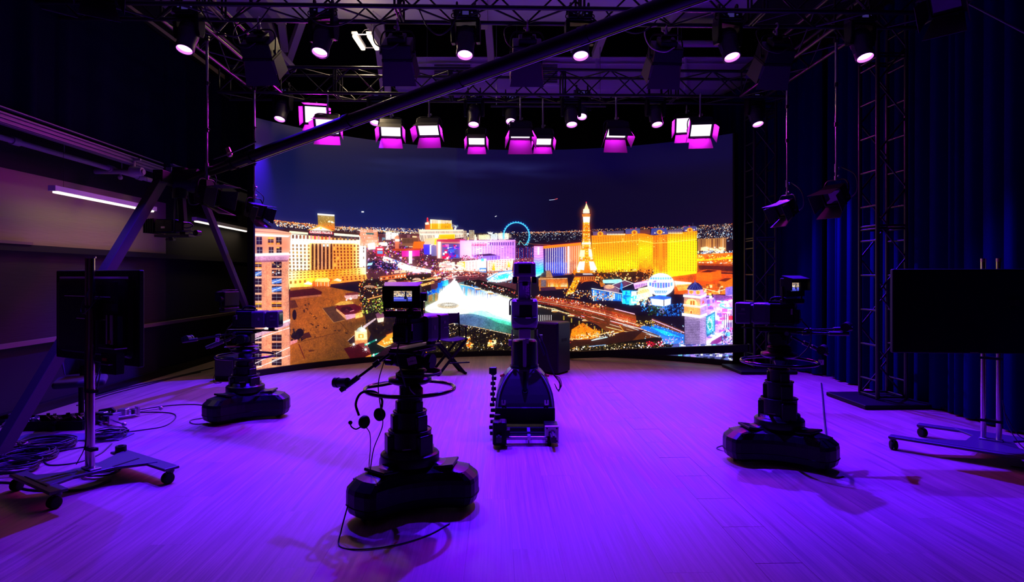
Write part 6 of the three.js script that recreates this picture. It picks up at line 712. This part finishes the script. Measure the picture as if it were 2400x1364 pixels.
// ================================================================ the motion-control robot, seen from behind
{
  const t = thing('camera_robot', 'robot camera arm on a low rail dolly in the middle of the stage', 'robot', plan(0.13, 0, 6.3), -YAW);
  const deck = sub(t, 'dolly'); const D = 0;
  add('rail', [-0.25, 0.25].flatMap((s) => [bx(0.05, 0.05, 1.5, s, 0.1, 0.0), bx(0.02, 0.015, 1.5, s, 0.13, 0)]), M.iron, deck); for (const z of [0.5, 0.32, -0.3, -0.7]) add('cross_member', [bx(0.5, 0.035, 0.05, 0, 0.09, z)], M.satin, deck); add('drive_shaft', [rod(V(-0.22, 0.07, 0.56), V(0.22, 0.07, 0.56), 0.016), bx(0.03, 0.04, 0.24, 0.03, 0.085, 0.47, 0.1)], M.steel, deck);
  add('drive_unit', [rb(0.13, 0.22, 0.16, 0.02, -0.245, 0.13, 0.58), cy(0.03, 0.08, -0.27, 0.24, 0.52), cy(0.024, 0.1, -0.24, 0.22, 0.63, Math.PI / 2), bx(0.06, 0.05, 0.12, -0.18, 0.14, 0.6)], M.black, deck);
  add('end_block', [ext([[-0.06, -0.075], [0.06, -0.075], [0.06, 0.075], [-0.06, 0.075]], 0.03, 0.005).translate(0.245, 0.1, 0.55)], M.white, deck); add('end_window', [rb(0.066, 0.066, 0.03, 0.012, 0.245, 0.1, 0.556)], M.glass, deck); add('screw', [[-1, -1], [-1, 1], [1, -1], [1, 1]].map(([a, b]) => cy(0.008, 0.006, 0.245 + a * 0.046, 0.1 + b * 0.06, 0.567, Math.PI / 2)), M.iron, deck);
  add('end_box', [rb(0.13, 0.1, 0.24, 0.01, 0.245, 0.12, 0.42)], M.satin, deck); for (const [a, b] of [[-0.22, 0.55], [0.22, 0.55], [-0.22, -0.6], [0.22, -0.6]]) add('wheel', [cy(0.045, 0.035, a, 0.045, b, 0, 0, Math.PI / 2)], M.rubber, deck); add('frame_box', [rb(0.6, 0.17, 0.7, 0.02, 0, 0.2, -0.12)], M.black, deck);
  add('drag_chain', [...Array(13).keys()].map((k) => rb(0.05, 0.035, 0.03, 0.006, -0.32 - 0.01 * (k % 2), 0.06 + k * 0.045, 0.35 - k * 0.05)), M.black, t); add('chain_bracket', [rb(0.08, 0.07, 0.06, 0.01, -0.33, 0.6, -0.1), rod(V(-0.33, 0.58, -0.08), V(-0.32, 0.3, 0.1), 0.008)], M.satin, t);
  // bell-shaped cover, flat towards us
  const prof = [[0.275, 0.6, 0.62], [0.32, 0.595, 0.6], [0.4, 0.57, 0.55], [0.48, 0.515, 0.49], [0.55, 0.44, 0.43], [0.6, 0.36, 0.37], [0.635, 0.28, 0.31]];
  const cv = add('bell_cover', [loft(prof.map(([y, w, dd]) => roundRect(w, dd, 0.05, y, 0, -0.1, 6)))], M.dome, t); add('cover_rib', [-1, 1].map((s) => wire(prof.map(([y, w, dd]) => V(s * (w / 2 - 0.03), y, -0.1 + dd / 2 + 0.0)), 0.009, 40)), M.robot, cv); add('latch', [-0.215, 0.215].map((s) => bx(0.014, 0.045, 0.01, s - 0.014, 0.33, 0.208)).concat([-0.215, 0.215].map((s) => bx(0.014, 0.045, 0.01, s + 0.014, 0.33, 0.208)), [-0.215, 0.215].map((s) => bx(0.034, 0.012, 0.012, s, 0.31, 0.21))), M.silver, cv); add('cable_gland', [tor(0.026, 0.008, 0, 0.44, 0.165, -0.5), rod(V(0, 0.44, 0.16), V(0.0, 0.62, 0.11), 0.02)], M.black, cv); for (const s of [-1, 1]) add('handle', [rod(V(s * 0.245, 0.555, -0.04), V(s * 0.215, 0.57, 0.0), 0.014)], M.red, cv);
  const arm = sub(t, 'column'); add('pillar', [la([[0, 0.63], [0.145, 0.63], [0.15, 0.64], [0.15, 0.665], [0.132, 0.675], [0.132, 0.9], [0.12, 0.925], [0, 0.925]], 32).translate(0, 0, -0.1)], M.satin, arm); add('conduit', [rod(V(0, 0.66, 0.04), V(0.0, 0.94, 0.035), 0.02), rod(V(0.02, 0.9, 0.04), V(0.03, 1.0, 0.03), 0.02)], M.robot, arm); add('tie_rod', [rod(V(-0.13, 0.67, 0.02), V(-0.13, 1.04, 0.02), 0.006), rod(V(0.13, 0.67, 0.02), V(0.13, 1.04, 0.02), 0.006)], M.steel, arm);
  add('bracket', [bx(0.03, 0.07, 0.04, 0.17, 0.95, 0.0), bx(0.03, 0.05, 0.04, -0.15, 0.91, 0.02), cy(0.016, 0.05, -0.15, 0.9, 0.03)], M.silver, arm); add('junction_box', [rb(0.12, 0.1, 0.06, 0.008, 0, 1.0, 0.04), bx(0.1, 0.07, 0.004, 0, 1.0, 0.072)], M.steel, arm);
  const sh = sub(t, 'shoulder'); add('shoulder_block', [loft([roundRect(0.25, 0.26, 0.04, 1.06, 0, -0.08), roundRect(0.27, 0.28, 0.05, 1.1, 0, -0.08), roundRect(0.27, 0.28, 0.05, 1.33, 0, -0.08), roundRect(0.25, 0.24, 0.04, 1.35, 0, -0.08)])], M.robot, sh); add('recess', [rb(0.13, 0.12, 0.02, 0.01, 0.01, 1.235, 0.058)], M.black, sh); add('round_cap', [ext(Array.from({ length: 20 }, (_, i) => [0.115 * Math.cos(Math.PI * (1 + i / 19)), 0.07 * Math.sin(Math.PI * (1 + i / 19))]), 0.03, 0.006).translate(0.005, 1.165, 0.066)], M.casing, sh); add('slot_light', [bx(0.055, 0.01, 0.006, 0.035, 1.165, 0.086)], M.white, sh); add('collar', [cy(0.118, 0.05, 0, 1.06, -0.08)], M.black, sh); add('side_rail', [rb(0.02, 0.1, 0.06, 0.006, -0.15, 1.24, 0.0), wire([V(-0.12, 1.36, 0.02), V(-0.15, 1.34, 0.04), V(-0.155, 1.28, 0.04)], 0.006)], M.black, sh);
  const fa = sub(t, 'forearm'); add('link', [rb(0.13, 0.3, 0.12, 0.02, 0.0, 1.43, -0.06)], M.robot, fa); { const c = document.createElement('canvas'); c.width = 96; c.height = 192; const k = c.getContext('2d'); k.fillStyle = '#8a5aa8'; k.fillRect(0, 0, 96, 192); k.save(); k.translate(60, 10); k.rotate(Math.PI / 2); k.fillStyle = '#ffd8f4'; k.font = 'italic bold 46px sans-serif'; k.fillText('BOLT', 0, 0); k.font = 'italic bold 26px sans-serif'; k.fillText('JR+', 124, -2); k.font = 'bold 13px sans-serif'; k.fillText('CINEBOT', 4, 28); k.restore(); const m = new THREE.CanvasTexture(c); m.colorSpace = THREE.SRGBColorSpace; add('decal', [new THREE.BoxGeometry(0.1, 0.19, 0.002).translate(0.0, 1.425, 0.0015)], new THREE.MeshStandardMaterial({ map: m, roughness: 0.4 }), fa, 'name panel with lettering, magenta light painted into its colours'); }  // magenta light on the name panel is put into the decal colours
  add('wrist', [rb(0.055, 0.06, 0.05, 0.01, 0.005, 1.52, 0.02)], M.black, fa);
  const hd = sub(t, 'arm_end'); add('end_block', [loft([roundRect(0.22, 0.22, 0.03, 1.585, 0, -0.05), roundRect(0.23, 0.23, 0.03, 1.6, 0, -0.05), roundRect(0.225, 0.22, 0.03, 1.72, 0, -0.05), roundRect(0.2, 0.19, 0.03, 1.735, 0, -0.05)])], M.robot, hd); add('recess', [rb(0.125, 0.085, 0.02, 0.006, 0.0, 1.665, 0.058)], M.black, hd); add('recess_frame', [bx(0.15, 0.012, 0.012, 0, 1.613, 0.066), bx(0.15, 0.012, 0.01, 0, 1.716, 0.064)], M.robot, hd); add('side_cap', [-1, 1].map((s) => rb(0.05, 0.075, 0.16, 0.014, s * 0.1, 1.55, -0.05)), M.black, hd); add('neck', [rb(0.12, 0.06, 0.1, 0.012, 0, 1.565, 0.0)], M.robot, hd);
  add('loom', [wire([V(0.12, 0.98, 0.05), V(0.17, 0.86, 0.06), V(0.2, 0.78, 0.06)], 0.012, 30), wire([V(0.14, 1.0, 0.03), V(0.21, 0.85, 0.04), V(0.26, 0.68, 0.02), V(0.31, 0.56, 0.0)], 0.009, 30), ...[0, 1, 2, 3].map((k) => wire([V(0.3, 0.57, 0.0), V(0.36, 0.54 - 0.02 * k, 0.0), V(0.38 - 0.01 * k, 0.46 - 0.02 * k, 0.02), V(0.34, 0.42, 0.02), V(0.31, 0.48, 0.0)], 0.004, 30))], M.cable, t);
}
{ // speakers
  const s = thing('speaker', 'tall black loudspeaker cabinet standing behind the robot arm', 'speaker', plan(0.66, 0, 10.05), -0.62);
  add('cabinet', [rb(0.46, 0.82, 0.42, 0.03, 0, 0.43, 0)], M.satin, s); add('grille', [rb(0.42, 0.77, 0.02, 0.008, 0, 0.43, 0.212)], M.black, s); add('foot', [[-1, -1], [-1, 1], [1, -1], [1, 1]].map(([a, b]) => cy(0.025, 0.025, a * 0.18, 0.012, b * 0.16)), M.rubber, s); for (const k of [-1, 1]) add('handle', [bx(0.01, 0.05, 0.16, k * 0.228, 0.55, 0)], M.black, s);
  const q = thing('speaker', 'small black loudspeaker on the floor behind the camera by the screen edge', 'speaker', plan(-4.33, 0, 9.35), -0.1); add('cabinet', [rb(0.31, 0.36, 0.3, 0.02, 0, 0.19, 0)], M.black, q); add('grille', [rb(0.28, 0.26, 0.012, 0.006, 0, 0.21, 0.152)], M.fabric, q); add('status_light', [bx(0.02, 0.006, 0.004, 0.08, 0.06, 0.153)], glow([0.6, 0.04, 0.3], 0.6), q); add('foot', [-1, 1].map((a) => bx(0.04, 0.012, 0.26, a * 0.12, 0.006, 0)), M.rubber, q); add('cord', [wire([V(-0.15, 0.2, 0.05), V(-0.18, 0.05, 0.12), V(-0.1, 0.006, 0.25), V(-0.02, 0.006, 0.34), V(0.04, 0.006, 0.3), V(-0.06, 0.006, 0.2)], 0.005, 40)], M.cable, q);
}
{ // director's chair
  const t = thing('directors_chair', 'black folding director chair with a slung seat in front of the fountain picture', 'chair', plan(-1.03, 0, 9.95), 0.34), w = 0.235, z = 0.2;
  for (const s of [1, -1]) { add('leg', [beam(V(-w, 0, s * z), V(w, 0.56, s * z), 0.03, 0.042)], M.black, t); add('leg', [beam(V(w, 0, s * (z - 0.03)), V(-w, 0.56, s * (z - 0.03)), 0.03, 0.042)], M.black, t); add('foot_bar', [beam(V(-w, 0.02, -z), V(-w, 0.02, z), 0.03, 0.03)].map((g) => g.translate(s > 0 ? 0 : 2 * w, 0, 0)), M.black, t); add('seat_rail', [beam(V(s * w, 0.57, -z - 0.04), V(s * w, 0.57, z + 0.04), 0.032, 0.036)], M.black, t); add('arm_post', [beam(V(s * w, 0.57, z - 0.02), V(s * w, 0.76, z - 0.02), 0.026, 0.026)], M.black, t); add('back_post', [beam(V(s * w, 0.57, -z + 0.02), V(s * w, 0.97, -z - 0.05), 0.026, 0.03)], M.black, t); add('armrest', [rb(0.05, 0.02, 0.42, 0.008, s * w, 0.77, 0)], M.black, t); add('hinge', [cy(0.012, 0.07, 0, 0.28, s * z - 0.01, Math.PI / 2)], M.iron, t); }
  add('seat', [loft([0, 1].map((k) => { const a = []; for (let i = 0; i <= 10; i++) { const u = -1 + i / 5; a.push([u * w, 0.575 - 0.04 * (1 - u * u) + k * 0.012, z + 0.02]); } for (let i = 10; i >= 0; i--) { const u = -1 + i / 5; a.push([u * w, 0.575 - 0.04 * (1 - u * u) + k * 0.012, -z - 0.02]); } return a; }))], M.fabric, t); add('back_sling', [rb(2 * w + 0.02, 0.17, 0.014, 0.006, 0, 0.88, -z - 0.035, 0.12)], M.fabric, t); add('footrest', [beam(V(-0.06, 0.2, z + 0.05), V(w + 0.04, 0.2, z + 0.05), 0.03, 0.02), beam(V(-0.02, 0.2, z), V(-0.02, 0.2, z + 0.06), 0.02, 0.02), beam(V(w, 0.2, z), V(w, 0.2, z + 0.06), 0.02, 0.02)], M.black, t);
}

// ================================================================ monitors on wheeled stands
function caster(parent, x, z, a, y = 0.1) {
  const g = sub(parent, 'caster', V(x, 0, z)); g.rotation.y = a;
  add('tyre', [-1, 1].map((s) => la([[0, -0.012], [0.034, -0.012], [0.042, -0.006], [0.042, 0.006], [0.034, 0.012], [0, 0.012]], 22).rotateZ(Math.PI / 2).translate(s * 0.017, 0.042, 0.02)), M.rubber, g); add('cover', [rb(0.014, 0.07, 0.06, 0.006, 0, 0.058, 0.006), cy(0.03, 0.02, 0, y - 0.008, 0), cy(0.012, 0.04, 0, y - 0.02, 0)], M.gloss, g);
}
{
  const t = thing('monitor_stand', 'chrome twin-post monitor stand on casters with a flat steel foot, near the cables', 'stand', plan(-3.2, 0, 4.64), turnOf(0.54, 0.84)), fl = 0.44;            // local x runs along the foot bars, -z away
  add('foot_bar', [ext([[-0.34, -0.05], [0.34, -0.05], [0.34, 0.05], [-0.34, 0.05]], 0.022, 0.006).rotateX(-Math.PI / 2).translate(-0.03, 0.112, 0.33)], M.casing, t); add('foot_bar', [ext([[-0.42, -0.05], [0.42, -0.05], [0.42, 0.05], [-0.42, 0.05]], 0.022, 0.006).rotateX(-Math.PI / 2).translate(0.04, 0.112, -0.36)], M.casing, t);
  add('spine', [ext([[-0.22, -0.34], [0.16, -0.34], [0.09, -0.16], [0.1, 0.12], [0.24, 0.36], [-0.3, 0.36], [-0.12, 0.1], [-0.1, -0.16]], 0.022, 0.006).rotateX(-Math.PI / 2).translate(0, 0.118, 0)], M.casing, t); add('slot', [bx(0.02, 0.003, 0.22, 0.06, 0.13, -0.22, 0, 0.25)], M.black, t); add('slot', [bx(0.018, 0.003, 0.16, -0.02, 0.13, 0.17, 0, -0.1)], M.black, t); add('socket', [rb(0.15, 0.012, 0.08, 0.004, 0, 0.136, 0)], M.silver, t);
  for (const [x, z, a] of [[-0.36, 0.33, 0.5], [0.29, 0.33, 0.2], [0.44, -0.36, 0.1], [-0.36, -0.36, 0.6]]) caster(t, x, z, a, 0.105); add('caster_cap', [cy(0.042, 0.045, -0.33, 0.145, -0.36), cy(0.02, 0.01, -0.33, 0.17, -0.36)], M.black, t);
  for (const s of [-1, 1]) { add('post', [cy(0.021, 1.6, s * 0.03 - 0.02, 0.93, 0, 0, 0, 0, undefined, 24)], M.chrome, t); add('post_cap', [cy(0.0215, 0.012, s * 0.03, 1.735, 0)], M.silver, t); }
  for (const y of [0.28, 0.72, 1.36]) add('strap', [bx(0.11, 0.022, 0.052, 0, y, 0)], M.black, t); add('spine_rail', [bx(0.018, 1.56, 0.02, 0, 0.92, -0.012)], M.black, t); add('mount_bracket', [bx(0.5, 0.05, 0.04, 0, 1.36, -0.05), bx(0.05, 0.5, 0.03, -0.2, 1.3, -0.07), bx(0.05, 0.5, 0.03, 0.2, 1.3, -0.07), bx(0.12, 0.16, 0.05, 0, 1.34, -0.03)], M.satin, t); add('cable', [wire([V(0.02, 1.5, 0.02), V(-0.05, 1.36, 0.05), V(0.0, 1.31, 0.06), V(0.08, 1.36, 0.04), V(0.1, 1.45, -0.02)], 0.0035, 40), wire([V(-0.045, 1.3, 0.02), V(-0.05, 0.8, 0.024), V(-0.046, 0.3, 0.024), V(-0.1, 0.16, 0.06)], 0.004, 40)], M.cable, t);
  const m = thing('monitor', 'big black monitor seen from behind on the chrome stand, small electronics on its back', 'monitor', plan(-3.37, 1.27, 4.9), turnOf(0.49, 0.87));
  add('panel', [rb(1.24, 0.74, 0.045, 0.012, 0, 0, -0.04)], M.black, m); add('rear_cover', [loft([roundRect(1.1, 0.62, 0.05, 0), roundRect(1.06, 0.58, 0.05, 0.03), roundRect(1.0, 0.5, 0.05, 0.035)]).rotateX(Math.PI / 2).translate(0, 0, -0.018)], M.satin, m); add('lit_edge_bar', [rb(1.02, 0.018, 0.012, 0.005, 0, 0.31, 0.0), bx(0.78, 0.006, 0.01, 0, 0.16, 0.018), bx(0.44, 0.006, 0.01, 0.02, -0.02, 0.018)], M.white, m); add('screen', [bx(1.2, 0.69, 0.004, 0, 0, -0.0645)], M.glass, m); add('ports', [...Array(7).keys()].map((k) => bx(0.014, 0.012, 0.006, 0.1 + (k % 3) * 0.03, 0.06 + Math.floor(k / 3) * 0.03, 0.019)), M.steel, m);  // edge bars whitened to stand in for tube light catching them
  const e = thing('receiver_box', 'small black receiver with a red tag strapped behind the big monitor', 'electronics', plan(-3.0, 1.1, 4.6), turnOf(0.49, 0.87)); add('case', [rb(0.2, 0.16, 0.07, 0.01, 0.02, -0.16, 0.02), rb(0.16, 0.24, 0.05, 0.01, 0, 0.08, 0)], M.black, e); add('plate', [bx(0.022, 0.22, 0.006, -0.045, 0.09, 0.028), bx(0.04, 0.22, 0.006, 0.02, 0.09, 0.028)], M.silver, e); add('tag', [bx(0.06, 0.022, 0.004, -0.02, -0.13, 0.057)], M.red, e, 'red tag'); add('shelf', [bx(0.22, 0.008, 0.09, 0.02, -0.045, 0.02), bx(0.12, 0.008, 0.05, 0.03, -0.16, 0.06)], M.steel, e); add('knob', [cy(0.014, 0.014, 0.0, 0.0, 0.03, Math.PI / 2)], M.red, e); add('lead', [wire([V(-0.08, -0.1, 0.04), V(-0.09, -0.22, 0.05), V(-0.14, -0.36, 0.05), V(-0.22, -0.4, 0.03), V(-0.26, -0.32, 0.0), V(-0.22, -0.18, -0.02)], 0.0045, 50)], M.cable, e);
}
{
  const t = thing('monitor_stand', 'wheeled twin-post stand under the blank monitor before the curtains', 'stand', plan(4.28, 0, 5.45), turnOf(0.69, 0.73));
  add('foot_bar', [ext([[-0.62, -0.045], [0.62, -0.045], [0.62, 0.045], [-0.62, 0.045]], 0.022, 0.006).rotateX(-Math.PI / 2).translate(-0.08, 0.112, 0.4)], M.casing, t); add('foot_bar', [ext([[-0.62, -0.045], [0.62, -0.045], [0.62, 0.045], [-0.62, 0.045]], 0.022, 0.006).rotateX(-Math.PI / 2).translate(0.02, 0.112, -0.3)], M.casing, t);
  add('spine', [ext([[-0.5, -0.4], [0.5, -0.4], [0.2, -0.16], [0.14, 0.1], [0.3, 0.3], [-0.3, 0.3], [-0.14, 0.1], [-0.16, -0.16]], 0.02, 0.006).rotateX(-Math.PI / 2).translate(0, 0.118, 0)], M.casing, t); add('socket', [rb(0.17, 0.012, 0.08, 0.004, 0, 0.136, 0)], M.silver, t); for (const [x, z, a] of [[-0.68, 0.4, 0.5], [0.5, 0.4, 0.2], [0.6, -0.3, 0.1], [-0.58, -0.3, 0.9]]) caster(t, x, z, a, 0.105);
  for (const s of [-1, 1]) { add('post', [cy(0.022, 1.6, s * 0.055, 0.94, 0, 0, 0, 0, undefined, 24)], M.chrome, t); add('post_cap', [cy(0.0225, 0.03, s * 0.055, 1.735, 0)], M.brass, t); } for (const y of [0.3, 0.86]) add('strap', [bx(0.16, 0.022, 0.055, 0, y, 0)], M.black, t); add('mount_bracket', [bx(0.4, 0.06, 0.05, 0, 1.36, 0.05), bx(0.14, 0.2, 0.06, 0, 1.3, 0.03)], M.satin, t); add('cable', [wire([V(0.08, 0.5, 0.02), V(0.12, 0.3, 0.06), V(0.2, 0.16, 0.12), V(0.34, 0.03, 0.2), V(0.3, 0.006, 0.3), V(0.16, 0.006, 0.34)], 0.004, 50), wire([V(0.09, 0.4, 0.02), V(0.2, 0.2, 0.02), V(0.4, 0.14, 0.05), V(0.5, 0.13, 0.2)], 0.004, 40)], M.cable, t);
  const m = thing('monitor', 'big blank black monitor cut by the frame edge, in front of the stage curtains', 'monitor', plan(3.98, 1.285, 5.36), turnOf(0.08, 1) , undefined);
  add('panel', [rb(1.24, 0.74, 0.05, 0.012, 0, 0, 0)], M.black, m); add('screen', [bx(1.2, 0.7, 0.004, 0, 0, 0.026)], std([0.004, 0.004, 0.005], 0.22), m); add('rear_cover', [rb(0.9, 0.5, 0.05, 0.02, 0, 0, -0.045)], M.satin, m); add('badge', [bx(0.07, 0.006, 0.003, 0.06, -0.36, 0.027)], M.grey, m);
}
{ // office chair by the wall
  const t = thing('office_chair', 'dark mesh-back office chair standing by the wall behind the crane leg', 'chair', plan(-4.62, 0, 6.55), 0.5);
  const bk = []; for (const k of [0, 1]) { const q = []; const W = (v) => 0.2 - 0.05 * v; for (const o of [0, 0.025]) for (let i = 0; i <= 8; i++) { const u = (o ? 8 - i : i) / 4 - 1; q.push([u * W(1 - k), 0.52 + 0.42 * k, -0.2 - o - 0.05 * k + 0.05 * u * u]); } bk.push(q); } add('backrest', [loft(bk)], M.fabric, t); add('back_frame', [wire([V(-0.16, 0.52, -0.16), V(-0.2, 0.75, -0.19), V(-0.2, 0.92, -0.22), V(-0.14, 0.955, -0.25), V(0.14, 0.955, -0.25), V(0.2, 0.92, -0.22), V(0.2, 0.75, -0.19), V(0.16, 0.52, -0.16)], 0.012, 60)], M.grey, t); add('seat', [rb(0.46, 0.07, 0.45, 0.03, 0, 0.47, 0.06)], M.fabric, t); add('back_stem', [beam(V(0, 0.44, -0.1), V(0, 0.6, -0.22), 0.06, 0.03)], M.black, t); add('gas_lift', [cy(0.026, 0.34, 0, 0.27, 0.04)], M.black, t); for (let k = 0; k < 5; k++) { const a = k * 1.2566; add('base_arm', [beam(V(0, 0.12, 0.04), V(Math.cos(a) * 0.28, 0.08, 0.04 + Math.sin(a) * 0.28), 0.04, 0.03)], M.black, t); add('caster', [cy(0.028, 0.04, Math.cos(a) * 0.28, 0.028, 0.04 + Math.sin(a) * 0.28, 0, a, Math.PI / 2)], M.rubber, t); }
}
{ // gear on the floor by the wall
  const t = thing('equipment_tray', 'long black tray full of shiny clamps lying on the floor by the wall', 'tray', onFloor(128, 1001), -YAW + 0.05);
  add('tray', [bx(0.74, 0.015, 0.3, 0, 0.01, 0), bx(0.74, 0.09, 0.015, 0, 0.05, 0.15), bx(0.74, 0.09, 0.015, 0, 0.05, -0.15), bx(0.015, 0.09, 0.3, 0.37, 0.05, 0), bx(0.015, 0.09, 0.3, -0.37, 0.05, 0)], M.black, t);
  const r = rng(31); for (let k = 0; k < 9; k++) { const c = thing('grip_clamp', k % 3 ? 'small shiny silver grip clamp heaped in the long black floor tray' : 'small black grip clamp with a bright screw, heaped in the long floor tray', 'clamp', onFloor(128, 1001).add(V(-0.3 + k * 0.073, 0.075 + 0.025 * r(), -0.05 + 0.09 * r())), r() * 3, 'grip clamps in the black tray'); add('jaw', [rb(0.05, 0.05, 0.04, 0.008, 0, 0, 0), bx(0.02, 0.07, 0.03, 0.03, 0.01, 0)], k % 3 ? M.silver : M.black, c); add('screw', [rod(V(-0.05, 0.01, 0), V(0.05, 0.015, 0.01), 0.008), rod(V(-0.05, -0.01, 0.02), V(-0.05, 0.035, -0.02), 0.005)], M.steel, c); }
  const st = (label, a, b, c2, turn) => { const s = thing('light_stand', label, 'stand', a); const A = V(0, 0, 0), B = b.clone().sub(a), D = B.clone().normalize(), N = V(-D.z, 0, D.x); add('column', [beam(A.clone().setY(0.05), B.clone().setY(0.06), 0.055, 0.055)], M.silver, s); add('end_plate', [bx(0.09, 0.09, 0.02, 0, 0, 0).applyMatrix4(new THREE.Matrix4().makeRotationY(Math.atan2(D.x, D.z))).translate(B.x, 0.06, B.z)], M.silver, s); add('sleeve', [rb(0.1, 0.08, 0.08, 0.012, B.x * 0.45, 0.07, B.z * 0.45)], M.silver, s); add('leg', [rod(A.clone().addScaledVector(N, 0.05).setY(0.03), B.clone().multiplyScalar(0.8).addScaledVector(N, 0.07).setY(0.03), 0.013)], M.steel, s); add('leg', [rod(A.clone().addScaledVector(N, -0.05).setY(0.03), B.clone().multiplyScalar(0.8).addScaledVector(N, -0.08).setY(0.025), 0.013)], M.steel, s); add('leg', [rod(B.clone().setY(0.05), B.clone().addScaledVector(D, 0.24).setY(0.045), 0.008), ball(0.024, ...B.clone().addScaledVector(D, 0.25).setY(0.045).toArray())], M.steel, s); add('clamp', [rb(0.06, 0.06, 0.07, 0.01, B.x * 0.8, 0.06, B.z * 0.8)], M.iron, s); return s; };
  st('folded silver light stand pointing its thin rod away from the chrome monitor post', onFloor(262, 985), onFloor(322, 975)); st('folded silver light stand lying crosswise with splayed legs by the chrome monitor post', onFloor(218, 982), onFloor(266, 997)); st('folded silver light stand half hidden behind the foot of the crane leg', onFloor(22, 1000), onFloor(48, 984));
  const gp = thing('slotted_bracket', 'black slotted metal bracket standing among the folded silver stands', 'bracket', onFloor(250, 984), 0.2); add('plate', [ext([[-0.08, 0], [0.06, 0], [0.08, 0.1], [0.05, 0.13], [-0.07, 0.11]], 0.04, 0.006)], M.black, gp); add('slot', [bx(0.012, 0.06, 0.045, 0.045, 0.07, 0)], M.silver, gp);
  solo('floor_mat', [rb(1.05, 0.012, 0.26, 0.004, ...onFloor(170, 1026).add(V(0, 0.006, 0)).toArray())], M.mat, 'narrow dark grey mat strip on the floor beneath the black tray', 'mat');
  const coil = (label, p, R, n, seed, mat = M.cable) => { const r2 = rng(seed), c = thing('cable_coil', label, 'cable', p, 0, 'cable coils on the floor by the wall'); for (let k = 0; k < n; k++) { const pts = [], rr = R * (0.72 + 0.36 * r2()), ox = 0.05 * (r2() - 0.5), oz = 0.05 * (r2() - 0.5), y = 0.008 + 0.07 * (k / n); for (let i = 0; i < 14; i++) { const a = (i / 14) * Math.PI * 2; pts.push(V(ox + rr * Math.cos(a) * (1 + 0.04 * r2()), y + 0.012 * r2(), oz + rr * 0.86 * Math.sin(a) * (1 + 0.04 * r2()))); } add('loop', [wire(pts, 0.006, 60, true)], mat, c); } return c; };
  coil('thick round coil of dark cable beside the narrow grey mat', onFloor(108, 1052), 0.22, 15, 41); coil('second flatter coil of dark cable, in front of the thick coil', onFloor(66, 1078), 0.2, 11, 42); coil('loose small coil of dark cable half behind the chrome monitor post', onFloor(250, 1028), 0.15, 8, 43); coil('small coil of wire on the floor beneath the chrome monitor stand', onFloor(240, 1112), 0.12, 6, 44); coil('sandy-coloured coil of cord beside the crane leg', onFloor(30, 1060), 0.09, 6, 45, M.tan); coil('wide thin coil of cable nearest the frame edge, before the crane leg', onFloor(38, 1104), 0.17, 6, 46);
  const w = (label, pts, rad = 0.006) => solo('floor_cable', [wire(pts.map(([x, y]) => onFloor(x, y, rad)), rad, pts.length * 12)], M.cable, label, 'cable');
  w('long dark cable curving out from under the folded stands and back', [[205, 1036], [260, 1018], [330, 1008], [380, 1000], [412, 978], [400, 968], [340, 966], [300, 968]]); w('pair of dark cables snaking left of the chrome monitor stand', [[-10, 1130], [30, 1132], [60, 1146], [120, 1150], [200, 1146], [260, 1126]], 0.008); w('dark cable wandering from the coils to the stand foot', [[100, 1074], [120, 1090], [180, 1084], [230, 1066], [262, 1040]]); w('dark cable lying along the foot of the left wall', [[215, 931], [300, 908], [380, 890], [440, 876], [500, 862]], 0.01); w('second dark cable lying along the foot of the left wall', [[180, 950], [260, 924], [340, 903], [430, 880], [470, 872]], 0.008); w('thin cable crossing the floor from the tray toward the wall', [[186, 984], [215, 970], [260, 968], [300, 972]]); w('dark cable running behind the crane leg toward the chair', [[60, 1088], [120, 1062], [180, 1050], [210, 1046]], 0.007);
  const ad = thing('power_adapter', 'small black power adapter lying on the cable by the grey mat', 'adapter', onFloor(278, 1014), 0.2); add('case', [rb(0.14, 0.035, 0.06, 0.01, 0, 0.018, 0)], M.black, ad); add('plug', [cy(0.01, 0.03, 0.08, 0.018, 0, 0, 0, Math.PI / 2)], M.rubber, ad);
}
// pieces measured straight in room coordinates get their origin at their foot
for (const o of scene.children) {
  if (o.userData.kind === 'structure' || !o.userData.category || o.position.lengthSq() > 0 || o.rotation.y || o.rotation.x || o.rotation.z) continue;
  const b = new THREE.Box3().setFromObject(o), p = V((b.min.x + b.max.x) / 2, b.min.y, (b.min.z + b.max.z) / 2);
  if (o.isMesh) o.geometry.translate(-p.x, -p.y, -p.z); else o.children.forEach((c) => c.position.sub(p));
  o.position.copy(p);
}
renderer.render(scene, camera);
